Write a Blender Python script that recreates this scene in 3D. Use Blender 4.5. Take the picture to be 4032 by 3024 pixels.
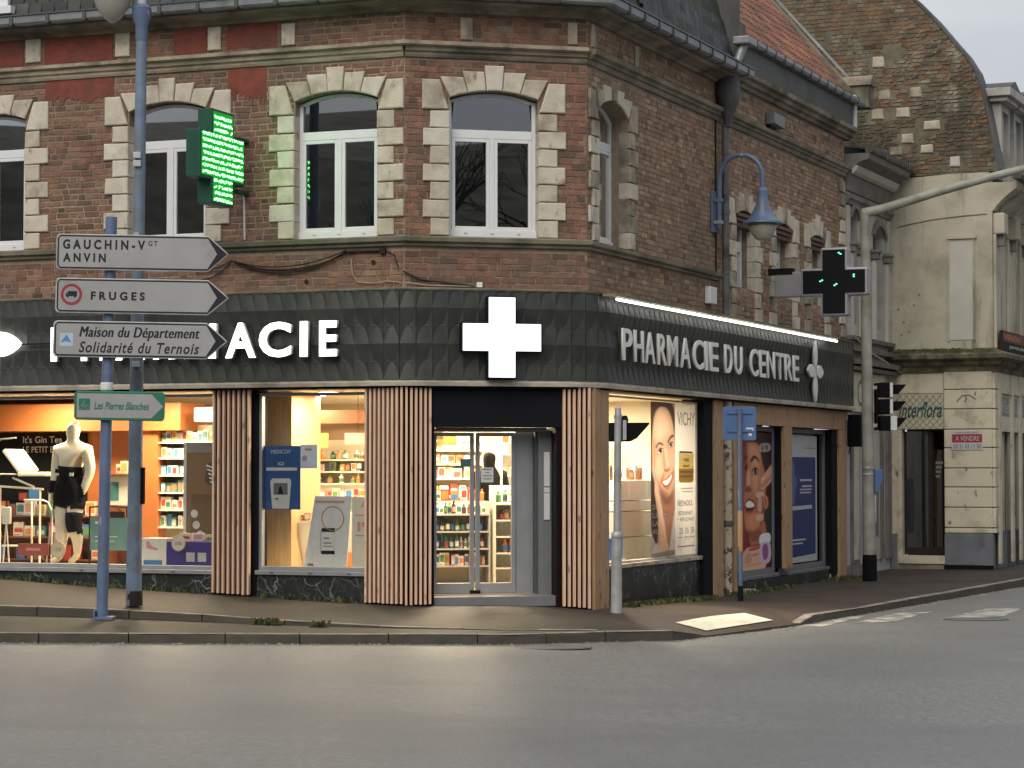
import bpy, bmesh, math, random
from mathutils import Matrix, Vector, noise
from mathutils.geometry import delaunay_2d_cdt
random.seed(7)
R = math.radians
scene = bpy.context.scene
for o in list(bpy.data.objects): bpy.data.objects.remove(o)

# ------------------------------------------------------------------ camera
cam = bpy.data.cameras.new('camera'); camo = bpy.data.objects.new('camera', cam)
scene.collection.objects.link(camo)
cam.sensor_width = 36.0; cam.lens = 80.36; cam.clip_start = 0.5; cam.clip_end = 2000
camo.location = (0, 0, 1.57); camo.rotation_euler = (R(90 + 2.151), 0, 0)
scene.camera = camo
scene.render.resolution_x = 1024; scene.render.resolution_y = 768

# ------------------------------------------------------------------ sky, overcast
SUN_EL, SUN_AZ = R(42), R(205)
w = bpy.data.worlds.new('World'); scene.world = w; w.use_nodes = True
nt = w.node_tree; nt.nodes.clear()
def N(t, **k):
    n = nt.nodes.new(t)
    for a, b in k.items(): setattr(n, a, b)
    return n
out = N('ShaderNodeOutputWorld'); bg = N('ShaderNodeBackground')
sky = N('ShaderNodeTexSky', sky_type='NISHITA', sun_disc=False)
sky.sun_elevation = SUN_EL; sky.sun_rotation = SUN_AZ; sky.air_density = 1.5; sky.dust_density = 3.0
tc = N('ShaderNodeTexCoord'); mp = N('ShaderNodeMapping'); mp.inputs['Scale'].default_value = (1.0, 1.0, 3.2)
nz = N('ShaderNodeTexNoise'); nz.inputs['Scale'].default_value = 2.6; nz.inputs['Detail'].default_value = 7; nz.inputs['Roughness'].default_value = .55
cr = N('ShaderNodeValToRGB')
cr.color_ramp.elements[0].position = .32; cr.color_ramp.elements[0].color = (.335, .36, .395, 1)
cr.color_ramp.elements[1].position = .68; cr.color_ramp.elements[1].color = (.55, .565, .59, 1)
gain = N('ShaderNodeVectorMath', operation='SCALE'); gain.inputs['Scale'].default_value = 10.6
mix = N('ShaderNodeMix', data_type='RGBA'); mix.inputs['Factor'].default_value = .93
nt.links.new(tc.outputs['Generated'], mp.inputs['Vector']); nt.links.new(mp.outputs[0], nz.inputs['Vector'])
nt.links.new(nz.outputs['Fac'], cr.inputs['Fac']); nt.links.new(cr.outputs['Color'], gain.inputs[0])
nt.links.new(sky.outputs['Color'], mix.inputs['A']); nt.links.new(gain.outputs[0], mix.inputs['B'])
nt.links.new(mix.outputs['Result'], bg.inputs['Color']); bg.inputs['Strength'].default_value = 0.10
nt.links.new(bg.outputs[0], out.inputs['Surface'])
sd = bpy.data.lights.new('sun', 'SUN'); sd.energy = 1.5; sd.angle = R(50); sd.color = (1, .93, .82)
so = bpy.data.objects.new('sun', sd); scene.collection.objects.link(so)
so.rotation_euler = (R(48), 0, R(-22)); so.location = (0, -20, 40)
vs = scene.view_settings
vs.view_transform = 'Standard'; vs.look = 'None'; vs.exposure = 0.36; vs.gamma = 1.0; vs.use_curve_mapping = False
scene.render.engine = 'CYCLES'
scene.cycles.max_bounces = 4; scene.cycles.diffuse_bounces = 2; scene.cycles.glossy_bounces = 2; scene.cycles.transparent_max_bounces = 8
scene.cycles.use_adaptive_sampling = True; scene.cycles.adaptive_threshold = .02; scene.cycles.use_denoising = True
scene.cycles.sample_clamp_indirect = 6.0; scene.cycles.caustics_reflective = False; scene.cycles.caustics_refractive = False

# ------------------------------------------------------------------ mesh helpers
I4 = Matrix.Identity(4)
class MB:
    def __init__(s): s.v = []; s.f = []; s.t = []
    def add(s, vs_, fs, tint=None):
        b = len(s.v); s.v += [tuple(p) for p in vs_]; s.f += [tuple(b + i for i in f) for f in fs]
        s.t += [tint if tint is not None else .5] * len(fs); return s
    def box(s, x0, y0, z0, x1, y1, z1, tint=None):
        return s.add([(x0,y0,z0),(x1,y0,z0),(x1,y1,z0),(x0,y1,z0),(x0,y0,z1),(x1,y0,z1),(x1,y1,z1),(x0,y1,z1)],
            [(0,3,2,1),(4,5,6,7),(0,1,5,4),(1,2,6,5),(2,3,7,6),(3,0,4,7)], tint)
    def prism(s, poly, y0, y1, tint=None):           # polygon in XZ, ccw seen from -y; front at y0
        n = len(poly)
        a = [(x, y0, z) for x, z in poly] + [(x, y1, z) for x, z in poly]
        return s.add(a, [tuple(range(n)), tuple(range(2*n-1, n-1, -1))] + [(i, n+i, n+(i+1)%n, (i+1)%n) for i in range(n)], tint)
    def chprism(s, poly, yb, yf, ch=.015, tint=None):  # prism with chamfered front edge
        n = len(poly); cx = sum(p[0] for p in poly)/n; cz = sum(p[1] for p in poly)/n
        def ins(p):
            dx, dz = p[0]-cx, p[1]-cz
            return (p[0]-math.copysign(min(ch, abs(dx)*.6), dx), p[1]-math.copysign(min(ch, abs(dz)*.6), dz))
        q = [ins(p) for p in poly]
        a = [(x, yb, z) for x, z in poly] + [(x, yf+ch*.8, z) for x, z in poly] + [(x, yf, z) for x, z in q]
        fs = [tuple(2*n+i for i in range(n))]
        for i in range(n):
            j = (i+1) % n
            fs += [(n+i, n+j, 2*n+j, 2*n+i)[::1], (i, j, n+j, n+i)]
        return s.add(a, fs, tint)
    def prismz(s, poly, z0, z1, tint=None):
        n = len(poly)
        a = [(x, y, z0) for x, y in poly] + [(x, y, z1) for x, y in poly]
        return s.add(a, [tuple(range(n-1, -1, -1)), tuple(range(n, 2*n))] + [(i, (i+1)%n, n+(i+1)%n, n+i) for i in range(n)], tint)
    def tube(s, pts, r, n=10, caps=True, tint=None):
        pts = [Vector(p) for p in pts]; rs = r if isinstance(r, (list, tuple)) else [r]*len(pts)
        vs_ = []; up = None
        for i, p in enumerate(pts):
            d = (pts[min(i+1, len(pts)-1)] - pts[max(i-1, 0)]).normalized()
            if up is None:
                up = Vector((0, 0, 1)) if abs(d.z) < .9 else Vector((1, 0, 0))
            a = d.cross(up).normalized(); b = a.cross(d).normalized(); up = b
            for k in range(n):
                t = 2*math.pi*k/n; vs_.append(p + (a*math.cos(t) + b*math.sin(t))*rs[i])
        fs = []
        for i in range(len(pts)-1):
            for k in range(n):
                fs.append((i*n+k, i*n+(k+1)%n, (i+1)*n+(k+1)%n, (i+1)*n+k))
        if caps: fs += [tuple(range(n-1, -1, -1)), tuple((len(pts)-1)*n+k for k in range(n))]
        return s.add(vs_, fs, tint)
    def lathe(s, prof, n=16, c=(0,0,0), axis='z', tint=None):
        vs_ = []
        for r, h in prof:
            for k in range(n):
                t = 2*math.pi*k/n
                x, y = r*math.cos(t), r*math.sin(t)
                vs_.append((c[0]+x, c[1]+y, c[2]+h) if axis == 'z' else (c[0]+x, c[1]+h, c[2]+y))
        fs = []
        for i in range(len(prof)-1):
            for k in range(n):
                fs.append((i*n+k, i*n+(k+1)%n, (i+1)*n+(k+1)%n, (i+1)*n+k))
        fs += [tuple(range(n-1, -1, -1)), tuple((len(prof)-1)*n+k for k in range(n))]
        return s.add(vs_, fs, tint)
    def mesh(s, name, smooth=False, tint=False):
        m = bpy.data.meshes.new(name); m.from_pydata(s.v, [], s.f); m.validate()
        bm = bmesh.new(); bm.from_mesh(m)
        bmesh.ops.recalc_face_normals(bm, faces=bm.faces); bm.to_mesh(m); bm.free()
        if tint and len(s.t) == len(m.polygons):
            a = m.attributes.new('tint', 'FLOAT', 'FACE'); a.data.foreach_set('value', s.t)
        if smooth:
            m.polygons.foreach_set('use_smooth', [True]*len(m.polygons))
        m.update(); return m

WM = {}
def obj(name, geo, mat=None, parent=None, M=I4, smooth=False, bevel=0, tint=False, autos=None):
    me = geo.mesh(name, smooth, tint) if isinstance(geo, MB) else geo
    o = bpy.data.objects.new(name, me); scene.collection.objects.link(o)
    if me is not None and mat is not None and len(me.materials) == 0: me.materials.append(mat)
    place(o, parent, M)
    if bevel:
        b = o.modifiers.new('bevel', 'BEVEL'); b.width = bevel; b.segments = 2; b.limit_method = 'ANGLE'; b.angle_limit = R(40)
    if autos:
        try: me.set_sharp_from_angle(angle=R(autos))
        except Exception: pass
    return o
def place(o, parent, M):
    o.matrix_basis = M; WM[o.name] = M.copy()
    if parent is not None:
        o.parent = parent; o.matrix_parent_inverse = WM[parent.name].inverted()
def tag(o, label=None, cat=None, group=None, kind=None):
    if label: o['label'] = label
    if cat: o['category'] = cat
    if group: o['group'] = group
    if kind: o['kind'] = kind
    return o
def thing(name, label, cat, M=I4, group=None):
    o = bpy.data.objects.new(name, None); scene.collection.objects.link(o); o.empty_display_size = .2
    place(o, None, M); return tag(o, label, cat, group)
def T(x, y, z): return Matrix.Translation((x, y, z))
def RZ(a): return Matrix.Rotation(a, 4, 'Z')
def SC(x, y, z): return Matrix.Diagonal((x, y, z, 1))
def frame(O, ex):
    ex = Vector((ex[0], ex[1], 0)).normalized(); ey = Vector((-ex.y, ex.x, 0))
    return Matrix(((ex.x, ey.x, 0, O[0]), (ex.y, ey.y, 0, O[1]), (0, 0, 1, 0), (0, 0, 0, 1)))
def yaw(d): return (math.sin(R(d)), math.cos(R(d)))
AB = (-1.360, 28.759); BC = (.9606, 29.307)
MA = frame(AB, (yaw(69.4)[0], -yaw(69.4)[1]))       # left facade, x runs left to right and ends at 0
MBF = frame(AB, yaw(76.7))                            # canted corner facade, 2.385 wide
MC = frame(BC, yaw(23.6))                             # right facade
MD = frame((7.19, 43.6), (.9165, -.400))              # cream corner shop, front
ME = frame((9.02, 42.8), (.400, .9165))               # cream corner shop, side
WB = 2.385
def wp(M, x, y, z=0.0): return M @ Vector((x, y, z))

# ------------------------------------------------------------------ materials
def new_mat(name):
    m = bpy.data.materials.new(name); m.use_nodes = True
    t = m.node_tree; return m, t, t.nodes['Principled BSDF']
def mat(name, col, rough=.6, var=.18, scale=6.0, detail=3, dirt=None, dscale=1.2, dlo=.5, dhi=.7, bump=0, bscale=60, metal=0, spec=.5,
        stretch=(1, 1, 1), ramp=None, rvar=.1, coat=0, streak=None):
    m, t, b = new_mat(name); L = t.links.new
    def n(ty, **k):
        x = t.nodes.new(ty)
        for a, c in k.items(): setattr(x, a, c)
        return x
    g = n('ShaderNodeNewGeometry'); mp = n('ShaderNodeMapping'); mp.inputs['Scale'].default_value = stretch
    L(g.outputs['Position'], mp.inputs['Vector'])
    nz = n('ShaderNodeTexNoise'); nz.inputs['Scale'].default_value = scale; nz.inputs['Detail'].default_value = detail
    L(mp.outputs[0], nz.inputs['Vector'])
    cr = n('ShaderNodeValToRGB'); e = cr.color_ramp.elements
    e[0].position = .3; e[1].position = .7
    e[0].color = tuple(max(0, c*(1-var)) for c in col) + (1,); e[1].color = tuple(min(1, c*(1+var)) for c in col) + (1,)
    L(nz.outputs['Fac'], cr.inputs['Fac']); c = cr.outputs['Color']
    if ramp:                                   # colour by the piece's own tint
        at = n('ShaderNodeAttribute'); at.attribute_name = 'tint'
        c2 = n('ShaderNodeValToRGB'); els = c2.color_ramp.elements
        while len(els) < len(ramp): els.new(.5)
        for i, (p, q) in enumerate(ramp): els[i].position = p; els[i].color = tuple(q) + (1,)
        L(at.outputs['Fac'], c2.inputs['Fac'])
        mx = n('ShaderNodeMix', data_type='RGBA', blend_type='MULTIPLY'); mx.inputs['Factor'].default_value = 1
        sc = n('ShaderNodeVectorMath', operation='SCALE'); sc.inputs['Scale'].default_value = 1.0
        L(c, mx.inputs['A']); L(c2.outputs['Color'], mx.inputs['B']); c = mx.outputs['Result']
    for k, (dc, ds, lo, hi, st) in enumerate(([(dirt, dscale, dlo, dhi, (1, 1, 1))] if dirt else []) + ([streak] if streak else [])):
        m2 = n('ShaderNodeMapping'); m2.inputs['Scale'].default_value = st; m2.inputs['Location'].default_value = (k*13.1, 3.3, 7.7)
        L(g.outputs['Position'], m2.inputs['Vector'])
        d = n('ShaderNodeTexNoise'); d.inputs['Scale'].default_value = ds; d.inputs['Detail'].default_value = 4; d.inputs['Roughness'].default_value = .62
        L(m2.outputs[0], d.inputs['Vector'])
        mr = n('ShaderNodeMapRange'); mr.inputs['From Min'].default_value = lo; mr.inputs['From Max'].default_value = hi
        L(d.outputs['Fac'], mr.inputs['Value'])
        mx = n('ShaderNodeMix', data_type='RGBA'); L(mr.outputs[0], mx.inputs['Factor']); L(c, mx.inputs['A']); mx.inputs['B'].default_value = tuple(dc) + (1,)
        c = mx.outputs['Result']
    L(c, b.inputs['Base Color'])
    r = n('ShaderNodeMapRange'); r.inputs['To Min'].default_value = max(0, rough-rvar); r.inputs['To Max'].default_value = min(1, rough+rvar)
    L(nz.outputs['Fac'], r.inputs['Value']); L(r.outputs[0], b.inputs['Roughness'])
    b.inputs['Metallic'].default_value = metal; b.inputs['Specular IOR Level'].default_value = spec
    if coat: b.inputs['Coat Weight'].default_value = coat; b.inputs['Coat Roughness'].default_value = .12
    if bump:
        bn = n('ShaderNodeTexNoise'); bn.inputs['Scale'].default_value = bscale; bn.inputs['Detail'].default_value = 2
        L(mp.outputs[0], bn.inputs['Vector'])
        bp = n('ShaderNodeBump'); bp.inputs['Strength'].default_value = bump; bp.inputs['Distance'].default_value = .02
        L(bn.outputs['Fac'], bp.inputs['Height']); L(bp.outputs[0], b.inputs['Normal'])
    return m
def emit(name, col, s, sample=True):
    m, t, b = new_mat(name)
    if not sample: m.cycles.emission_sampling = 'NONE'
    b.inputs['Base Color'].default_value = tuple(col) + (1,); b.inputs['Emission Color'].default_value = tuple(col) + (1,)
    b.inputs['Emission Strength'].default_value = s; return m
def flat(name, col, rough=.55, spec=.4): return mat(name, col, rough, var=.05, scale=9, spec=spec)
def glass(name, tint=(1, 1, 1), ior=1.5, rough=.0, body=None, thr=1.0):
    m, t, b = new_mat(name); t.nodes.remove(b); L = t.links.new
    o = t.nodes['Material Output']; fr = t.nodes.new('ShaderNodeFresnel'); fr.inputs['IOR'].default_value = ior
    gl = t.nodes.new('ShaderNodeBsdfGlossy'); gl.inputs['Roughness'].default_value = rough; gl.inputs['Color'].default_value = (.95, .97, 1, 1)
    tr = t.nodes.new('ShaderNodeBsdfTransparent'); tr.inputs['Color'].default_value = tuple(tint) + (1,)
    mx = t.nodes.new('ShaderNodeMixShader'); ml = t.nodes.new('ShaderNodeMath'); ml.operation = 'MULTIPLY'; ml.inputs[1].default_value = thr
    L(fr.outputs[0], ml.inputs[0]); L(ml.outputs[0], mx.inputs[0]); L(tr.outputs[0], mx.inputs[1]); L(gl.outputs[0], mx.inputs[2]); L(mx.outputs[0], o.inputs['Surface'])
    return m
RED = [(0, (.36, .235, .17)), (.25, (.60, .335, .24)), (.6, (.84, .44, .30)), (.9, (.97, .57, .40)), (1, (.82, .64, .47))]
BRN = [(0, (.36, .235, .16)), (.3, (.62, .405, .27)), (.7, (.83, .55, .365)), (1, (1.0, .74, .51))]
OLD = [(0, (.28, .23, .17)), (.35, (.70, .58, .42)), (.6, (.86, .45, .25)), (.8, (.60, .52, .40)), (1, (.9, .82, .66))]
M = {}
M['brick_a'] = mat('brick_red', (.295, .282, .275), .85, .28, 9, ramp=RED, bump=.5, bscale=70, dirt=(.13, .10, .08), dscale=.75, dlo=.48, dhi=.74)
M['brick_c'] = mat('brick_brown', (.42, .41, .40), .85, .22, 9, ramp=BRN, bump=.4, bscale=70, dirt=(.14, .115, .092), dscale=.5, dlo=.50, dhi=.8)
M['brick_old'] = mat('brick_weathered', (.25, .25, .235), .9, .35, 5, ramp=OLD, bump=.7, bscale=30, dirt=(.055, .05, .038), dscale=.55, dlo=.46, dhi=.68, streak=((.30, .275, .22), 1.7, .55, .68, (1, 1, 1)))
M['mortar'] = mat('mortar_beige', (.33, .265, .19), .95, .2, 14, bump=.5, bscale=90, dirt=(.17, .13, .09), dscale=1.0, dlo=.45, dhi=.72)
M['mortar_c'] = mat('mortar_brown', (.30, .24, .18), .95, .2, 14, bump=.4, bscale=90, dirt=(.12, .10, .08), dscale=.6)
M['mortar_old'] = mat('mortar_grey', (.185, .165, .12), .95, .25, 5, bump=.6, bscale=40, dirt=(.10, .09, .06), dscale=.6, dlo=.45, dhi=.65)
M['stone'] = mat('cream_stone', (.60, .54, .435), .8, .12, 5, bump=.35, bscale=45, dirt=(.34, .29, .22), dscale=2.4, dlo=.50, dhi=.75, streak=((.24, .20, .15), 7, .60, .72, (1, 1, .5)))
M['stone2'] = mat('cream_stone_aged', (.51, .455, .36), .8, .16, 6, bump=.35, bscale=45, dirt=(.27, .225, .165), dscale=3.0, dlo=.48, dhi=.72)
M['stone3'] = mat('cream_stone_pale', (.64, .59, .50), .8, .10, 7, bump=.3, bscale=45, dirt=(.42, .36, .28), dscale=3.4, dlo=.52, dhi=.74)
M['stone_dirty'] = mat('grimy_stone', (.42, .36, .27), .85, .2, 5, bump=.3, bscale=45, dirt=(.17, .145, .11), dscale=2.6, dlo=.42, dhi=.66)
M['stone_dark'] = mat('weathered_stone', (.30, .255, .19), .85, .22, 3, stretch=(1, 1, 6), bump=.4, bscale=30, dirt=(.10, .09, .065), dscale=1.3, dlo=.40, dhi=.62)
M['stone_band'] = mat('stained_band_stone', (.43, .37, .27), .85, .2, 3, stretch=(1, 1, 5), bump=.3, bscale=30, dirt=(.20, .175, .12), dscale=1.5, dlo=.45, dhi=.68)
M['sill'] = mat('sill_stone', (.25, .22, .16), .85, .25, 3, bump=.4, bscale=30, dirt=(.13, .13, .085), dscale=1.6, dlo=.42, dhi=.62)
M['red_paint'] = mat('red_render', (.215, .055, .036), .8, .25, 7, bump=.25, bscale=40, dirt=(.11, .055, .04), dscale=2.2, dlo=.5, dhi=.72)
M['pvc'] = mat('white_frame', (.78, .79, .80), .35, .03, 4)
M['pane'] = glass('window_pane', (.20, .21, .23), 1.5, .01, thr=5.5)
M['shop_pane'] = glass('shop_pane', (.97, .98, .97), 1.42, .0, thr=.7)
M['room_dark'] = flat('dark_room', (.028, .027, .03), .9)
M['tile'] = mat('black_relief_tile', (.036, .040, .035), .42, .2, 5, spec=.4, dirt=(.054, .058, .048), dscale=1.6, dlo=.5, dhi=.8)
M['fascia_back'] = flat('fascia_backing', (.02, .022, .021), .5)
M['rail'] = mat('weathered_rail', (.52, .46, .37), .7, .15, 6, stretch=(1, 1, 5), dirt=(.22, .19, .15), dscale=1.8, dlo=.45, dhi=.7)
def wood(name, a, bcol, knot=.55):
    m, t, b = new_mat(name); L = t.links.new
    def n(ty, **k):
        x = t.nodes.new(ty)
        for q, c in k.items(): setattr(x, q, c)
        return x
    g = n('ShaderNodeNewGeometry'); mp = n('ShaderNodeMapping'); mp.inputs['Scale'].default_value = (22, 22, 1.6)
    L(g.outputs['Position'], mp.inputs['Vector'])
    nz = n('ShaderNodeTexNoise'); nz.inputs['Scale'].default_value = 1.3; nz.inputs['Detail'].default_value = 5; nz.inputs['Distortion'].default_value = .8
    L(mp.outputs[0], nz.inputs['Vector'])
    cr = n('ShaderNodeValToRGB'); cr.color_ramp.elements[0].position = .33; cr.color_ramp.elements[1].position = .68
    cr.color_ramp.elements[0].color = tuple(a) + (1,); cr.color_ramp.elements[1].color = tuple(bcol) + (1,)
    L(nz.outputs['Fac'], cr.inputs['Fac'])
    vo = n('ShaderNodeTexVoronoi', feature='F1'); vo.inputs['Scale'].default_value = 1.0
    m2 = n('ShaderNodeMapping'); m2.inputs['Scale'].default_value = (7, 7, 3.1); L(g.outputs['Position'], m2.inputs['Vector']); L(m2.outputs[0], vo.inputs['Vector'])
    mr = n('ShaderNodeMapRange'); mr.inputs['From Min'].default_value = .10; mr.inputs['From Max'].default_value = .2; mr.inputs['To Min'].default_value = 1; mr.inputs['To Max'].default_value = 0
    L(vo.outputs['Distance'], mr.inputs['Value'])
    ml = n('ShaderNodeMath', operation='MULTIPLY'); ml.inputs[1].default_value = knot; L(mr.outputs[0], ml.inputs[0])
    mx = n('ShaderNodeMix', data_type='RGBA'); L(ml.outputs[0], mx.inputs['Factor']); L(cr.outputs['Color'], mx.inputs['A']); mx.inputs['B'].default_value = (.10, .045, .025, 1)
    L(mx.outputs['Result'], b.inputs['Base Color']); b.inputs['Roughness'].default_value = .6
    return m
M['slat'] = wood('larch_slat', (.70, .45, .295), (.86, .61, .44))
M['board'] = wood('larch_board', (.36, .22, .125), (.50, .325, .19), .7)
M['slat_back'] = flat('slat_backing', (.018, .006, .006), .9, .1)
M['black'] = flat('black_paint', (.008, .009, .012), .75, .15)
M['darkgrey'] = flat('dark_grey_metal', (.085, .088, .095), .4)
M['midgrey'] = flat('grey_panel', (.19, .195, .205), .45)
M['alu'] = mat('grey_aluminium', (.33, .34, .355), .38, .06, 5, metal=.3)
M['lightgrey'] = flat('pale_grey_metal', (.50, .51, .53), .4)
M['zinc'] = mat('zinc', (.30, .32, .34), .45, .15, 4, metal=.35, dirt=(.12, .12, .115), dscale=1.5, dlo=.5, dhi=.75)
M['zinc_dark'] = mat('dark_zinc', (.085, .087, .082), .6, .25, 3, stretch=(6, 6, .6), dirt=(.04, .04, .035), dscale=.9)
M['iron'] = mat('cast_iron_pipe', (.12, .125, .13), .55, .2, 8, dirt=(.05, .045, .04), dscale=3)
M['peel'] = mat('peeling_paint', (.52, .46, .33), .7, .12, 8, dirt=(.08, .06, .045), dscale=7, dlo=.52, dhi=.6, stretch=(1, 1, .4))
M['slate'] = mat('mossy_slate', (.050, .054, .060), .7, .3, 6, ramp=[(0, (.45, .45, .5)), (1, (1.7, 1.7, 1.65))], dirt=(.045, .055, .016), dscale=1.3, dlo=.47, dhi=.66)
M['rooftile'] = mat('orange_roof_tile', (.40, .40, .40), .8, .25, 7, ramp=[(0, (.40, .22, .17)), (.5, (.72, .29, .17)), (1, (.95, .42, .24))], dirt=(.07, .055, .045), dscale=.8, dlo=.52, dhi=.8)
def marble():
    m, t, b = new_mat('black_marble'); L = t.links.new
    g = t.nodes.new('ShaderNodeNewGeometry'); nz = t.nodes.new('ShaderNodeTexNoise'); nz.inputs['Scale'].default_value = 1.6; nz.inputs['Detail'].default_value = 3
    L(g.outputs['Position'], nz.inputs['Vector'])
    ad = t.nodes.new('ShaderNodeMix'); ad.data_type = 'VECTOR'; ad.inputs['Factor'].default_value = .45
    L(g.outputs['Position'], ad.inputs['A']); L(nz.outputs['Color'], ad.inputs['B'])
    def vein(sc, hi, seed):
        mp = t.nodes.new('ShaderNodeMapping'); mp.inputs['Scale'].default_value = (sc, sc, sc*.7); mp.inputs['Location'].default_value = (seed, seed*2, 0); mp.inputs['Rotation'].default_value = (.6, .5, .2)
        L(ad.outputs['Result'], mp.inputs['Vector'])
        vo = t.nodes.new('ShaderNodeTexVoronoi'); vo.feature = 'DISTANCE_TO_EDGE'; L(mp.outputs[0], vo.inputs['Vector'])
        mr = t.nodes.new('ShaderNodeMapRange'); mr.inputs['From Min'].default_value = 0; mr.inputs['From Max'].default_value = hi; mr.inputs['To Min'].default_value = 1; mr.inputs['To Max'].default_value = 0
        L(vo.outputs['Distance'], mr.inputs['Value'])
        n3 = t.nodes.new('ShaderNodeTexNoise'); n3.inputs['Scale'].default_value = 3.0; L(g.outputs['Position'], n3.inputs['Vector'])
        m3 = t.nodes.new('ShaderNodeMapRange'); m3.inputs['From Min'].default_value = .44; m3.inputs['From Max'].default_value = .62; L(n3.outputs['Fac'], m3.inputs['Value'])
        ml = t.nodes.new('ShaderNodeMath'); ml.operation = 'MULTIPLY'; L(mr.outputs[0], ml.inputs[0]); L(m3.outputs[0], ml.inputs[1]); return ml
    a = vein(1.7, .030, 1.0); c = vein(3.6, .03, 5.0)
    s = t.nodes.new('ShaderNodeMath'); s.operation = 'MULTIPLY_ADD'; s.inputs[1].default_value = .5; L(c.outputs[0], s.inputs[0]); L(a.outputs[0], s.inputs[2]); s.use_clamp = True
    mx = t.nodes.new('ShaderNodeMix'); mx.data_type = 'RGBA'; L(s.outputs[0], mx.inputs['Factor'])
    mx.inputs['A'].default_value = (.022, .027, .026, 1); mx.inputs['B'].default_value = (.32, .33, .31, 1)
    L(mx.outputs['Result'], b.inputs['Base Color']); b.inputs['Roughness'].default_value = .3; return m
M['marble'] = marble()
M['asphalt'] = mat('worn_asphalt', (.195, .197, .190), .48, .26, 16, detail=5, bump=.7, bscale=45, spec=.5, rvar=.10, dirt=(.158, .162, .158), dscale=.22, dlo=.44, dhi=.64, streak=((.150, .152, .147), .45, .56, .70, (.5, 1, 1)))
M['pave'] = mat('damp_pavement', (.040, .037, .030), .60, .45, 30, detail=3, bump=.6, bscale=70, rvar=.14, spec=.3, dirt=(.024, .022, .018), dscale=.55, dlo=.45, dhi=.66)
M['pave_red'] = mat('red_brown_pavement', (.068, .052, .043), .64, .40, 30, detail=3, bump=.6, bscale=70, spec=.3, dirt=(.042, .033, .028), dscale=.7, dlo=.46, dhi=.68)
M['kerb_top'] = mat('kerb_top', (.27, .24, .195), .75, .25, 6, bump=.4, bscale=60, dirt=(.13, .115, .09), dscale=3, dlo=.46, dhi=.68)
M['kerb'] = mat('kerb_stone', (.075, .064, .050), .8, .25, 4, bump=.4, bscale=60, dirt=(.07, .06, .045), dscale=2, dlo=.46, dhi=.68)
M['line'] = mat('road_paint', (.70, .67, .56), .6, .10, 8, dirt=(.42, .40, .33), dscale=3, dlo=.5, dhi=.75)
M['line_worn'] = mat('worn_road_paint', (.48, .465, .42), .6, .2, 8, dirt=(.17, .165, .155), dscale=3.5, dlo=.42, dhi=.62)
M['moss'] = mat('moss', (.075, .085, .03), .95, .4, 9)
M['blue'] = mat('blue_paint', (.115, .16, .27), .42, .14, 4, dirt=(.12, .14, .19), dscale=4.5, dlo=.54, dhi=.66, streak=((.30, .32, .36), 9, .66, .70, (1, 1, .4)))
M['blue_worn'] = mat('faded_blue_paint', (.16, .215, .30), .5, .18, 5, dirt=(.145, .16, .175), dscale=3, dlo=.45, dhi=.65)
M['blue_sign'] = mat('blue_sign_back', (.085, .17, .37), .4, .06, 3)
M['sign_grey'] = mat('sign_face', (.345, .345, .345), .4, .05, 3, dirt=(.27, .265, .25), dscale=2.2, dlo=.55, dhi=.75)
M['sign_black'] = flat('sign_black', (.012, .012, .02), .4)
M['sign_red'] = flat('sign_red', (.32, .035, .05), .4)
M['sign_green'] = flat('sign_green', (.02, .17, .105), .4)
M['white'] = flat('white_print', (.72, .72, .70), .5)
M['galva'] = mat('galvanised_steel', (.42, .43, .44), .45, .12, 5, metal=.3, dirt=(.24, .235, .22), dscale=2, dlo=.5, dhi=.75)
M['pole_old'] = mat('old_painted_steel', (.33, .33, .29), .55, .14, 4, dirt=(.17, .165, .11), dscale=1.6, dlo=.46, dhi=.7)
M['cream'] = mat('cream_render', (.49, .455, .355), .85, .08, 2, bump=.2, bscale=30, dirt=(.32, .295, .225), dscale=1.1, dlo=.46, dhi=.70, streak=((.21, .19, .14), 2.4, .53, .68, (1, 1, .16)))
M['cream_low'] = mat('cream_painted_stone', (.62, .56, .43), .75, .07, 2, bump=.2, bscale=30, dirt=(.38, .33, .235), dscale=2.2, dlo=.52, dhi=.72, streak=((.20, .17, .12), 6, .64, .70, (1, 1, .5)))
M['patch'] = mat('pale_plaster', (.52, .50, .45), .8, .06, 3, dirt=(.48, .46, .40), dscale=1.5, dlo=.5, dhi=.75)
M['greyplinth'] = mat('grey_plinth', (.155, .158, .18), .7, .12, 4, dirt=(.06, .058, .058), dscale=2.0, dlo=.55, dhi=.75)
M['greyhouse'] = mat('pale_grey_render', (.47, .455, .42), .8, .08, 3, dirt=(.29, .275, .245), dscale=1.2, dlo=.48, dhi=.72)
M['greytrim'] = mat('grey_trim', (.20, .185, .175), .75, .15, 4, dirt=(.11, .10, .09), dscale=1.6)
M['mossledge'] = mat('mossy_ledge', (.17, .15, .095), .9, .35, 6, dirt=(.05, .047, .028), dscale=3, dlo=.42, dhi=.62)
M['teal'] = flat('teal_script', (.025, .085, .085), .5)
M['trellis'] = flat('trellis_line', (.33, .285, .17), .6)
M['skin_mann'] = mat('mannequin_shell', (.74, .68, .52), .45, .04, 4)
M['cloth_black'] = flat('black_cloth', (.009, .009, .010), .9, .1)
M['cable'] = flat('cable', (.028, .022, .019), .8, .2)
M['cable_l'] = flat('pale_cable', (.38, .36, .32), .7)
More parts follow.
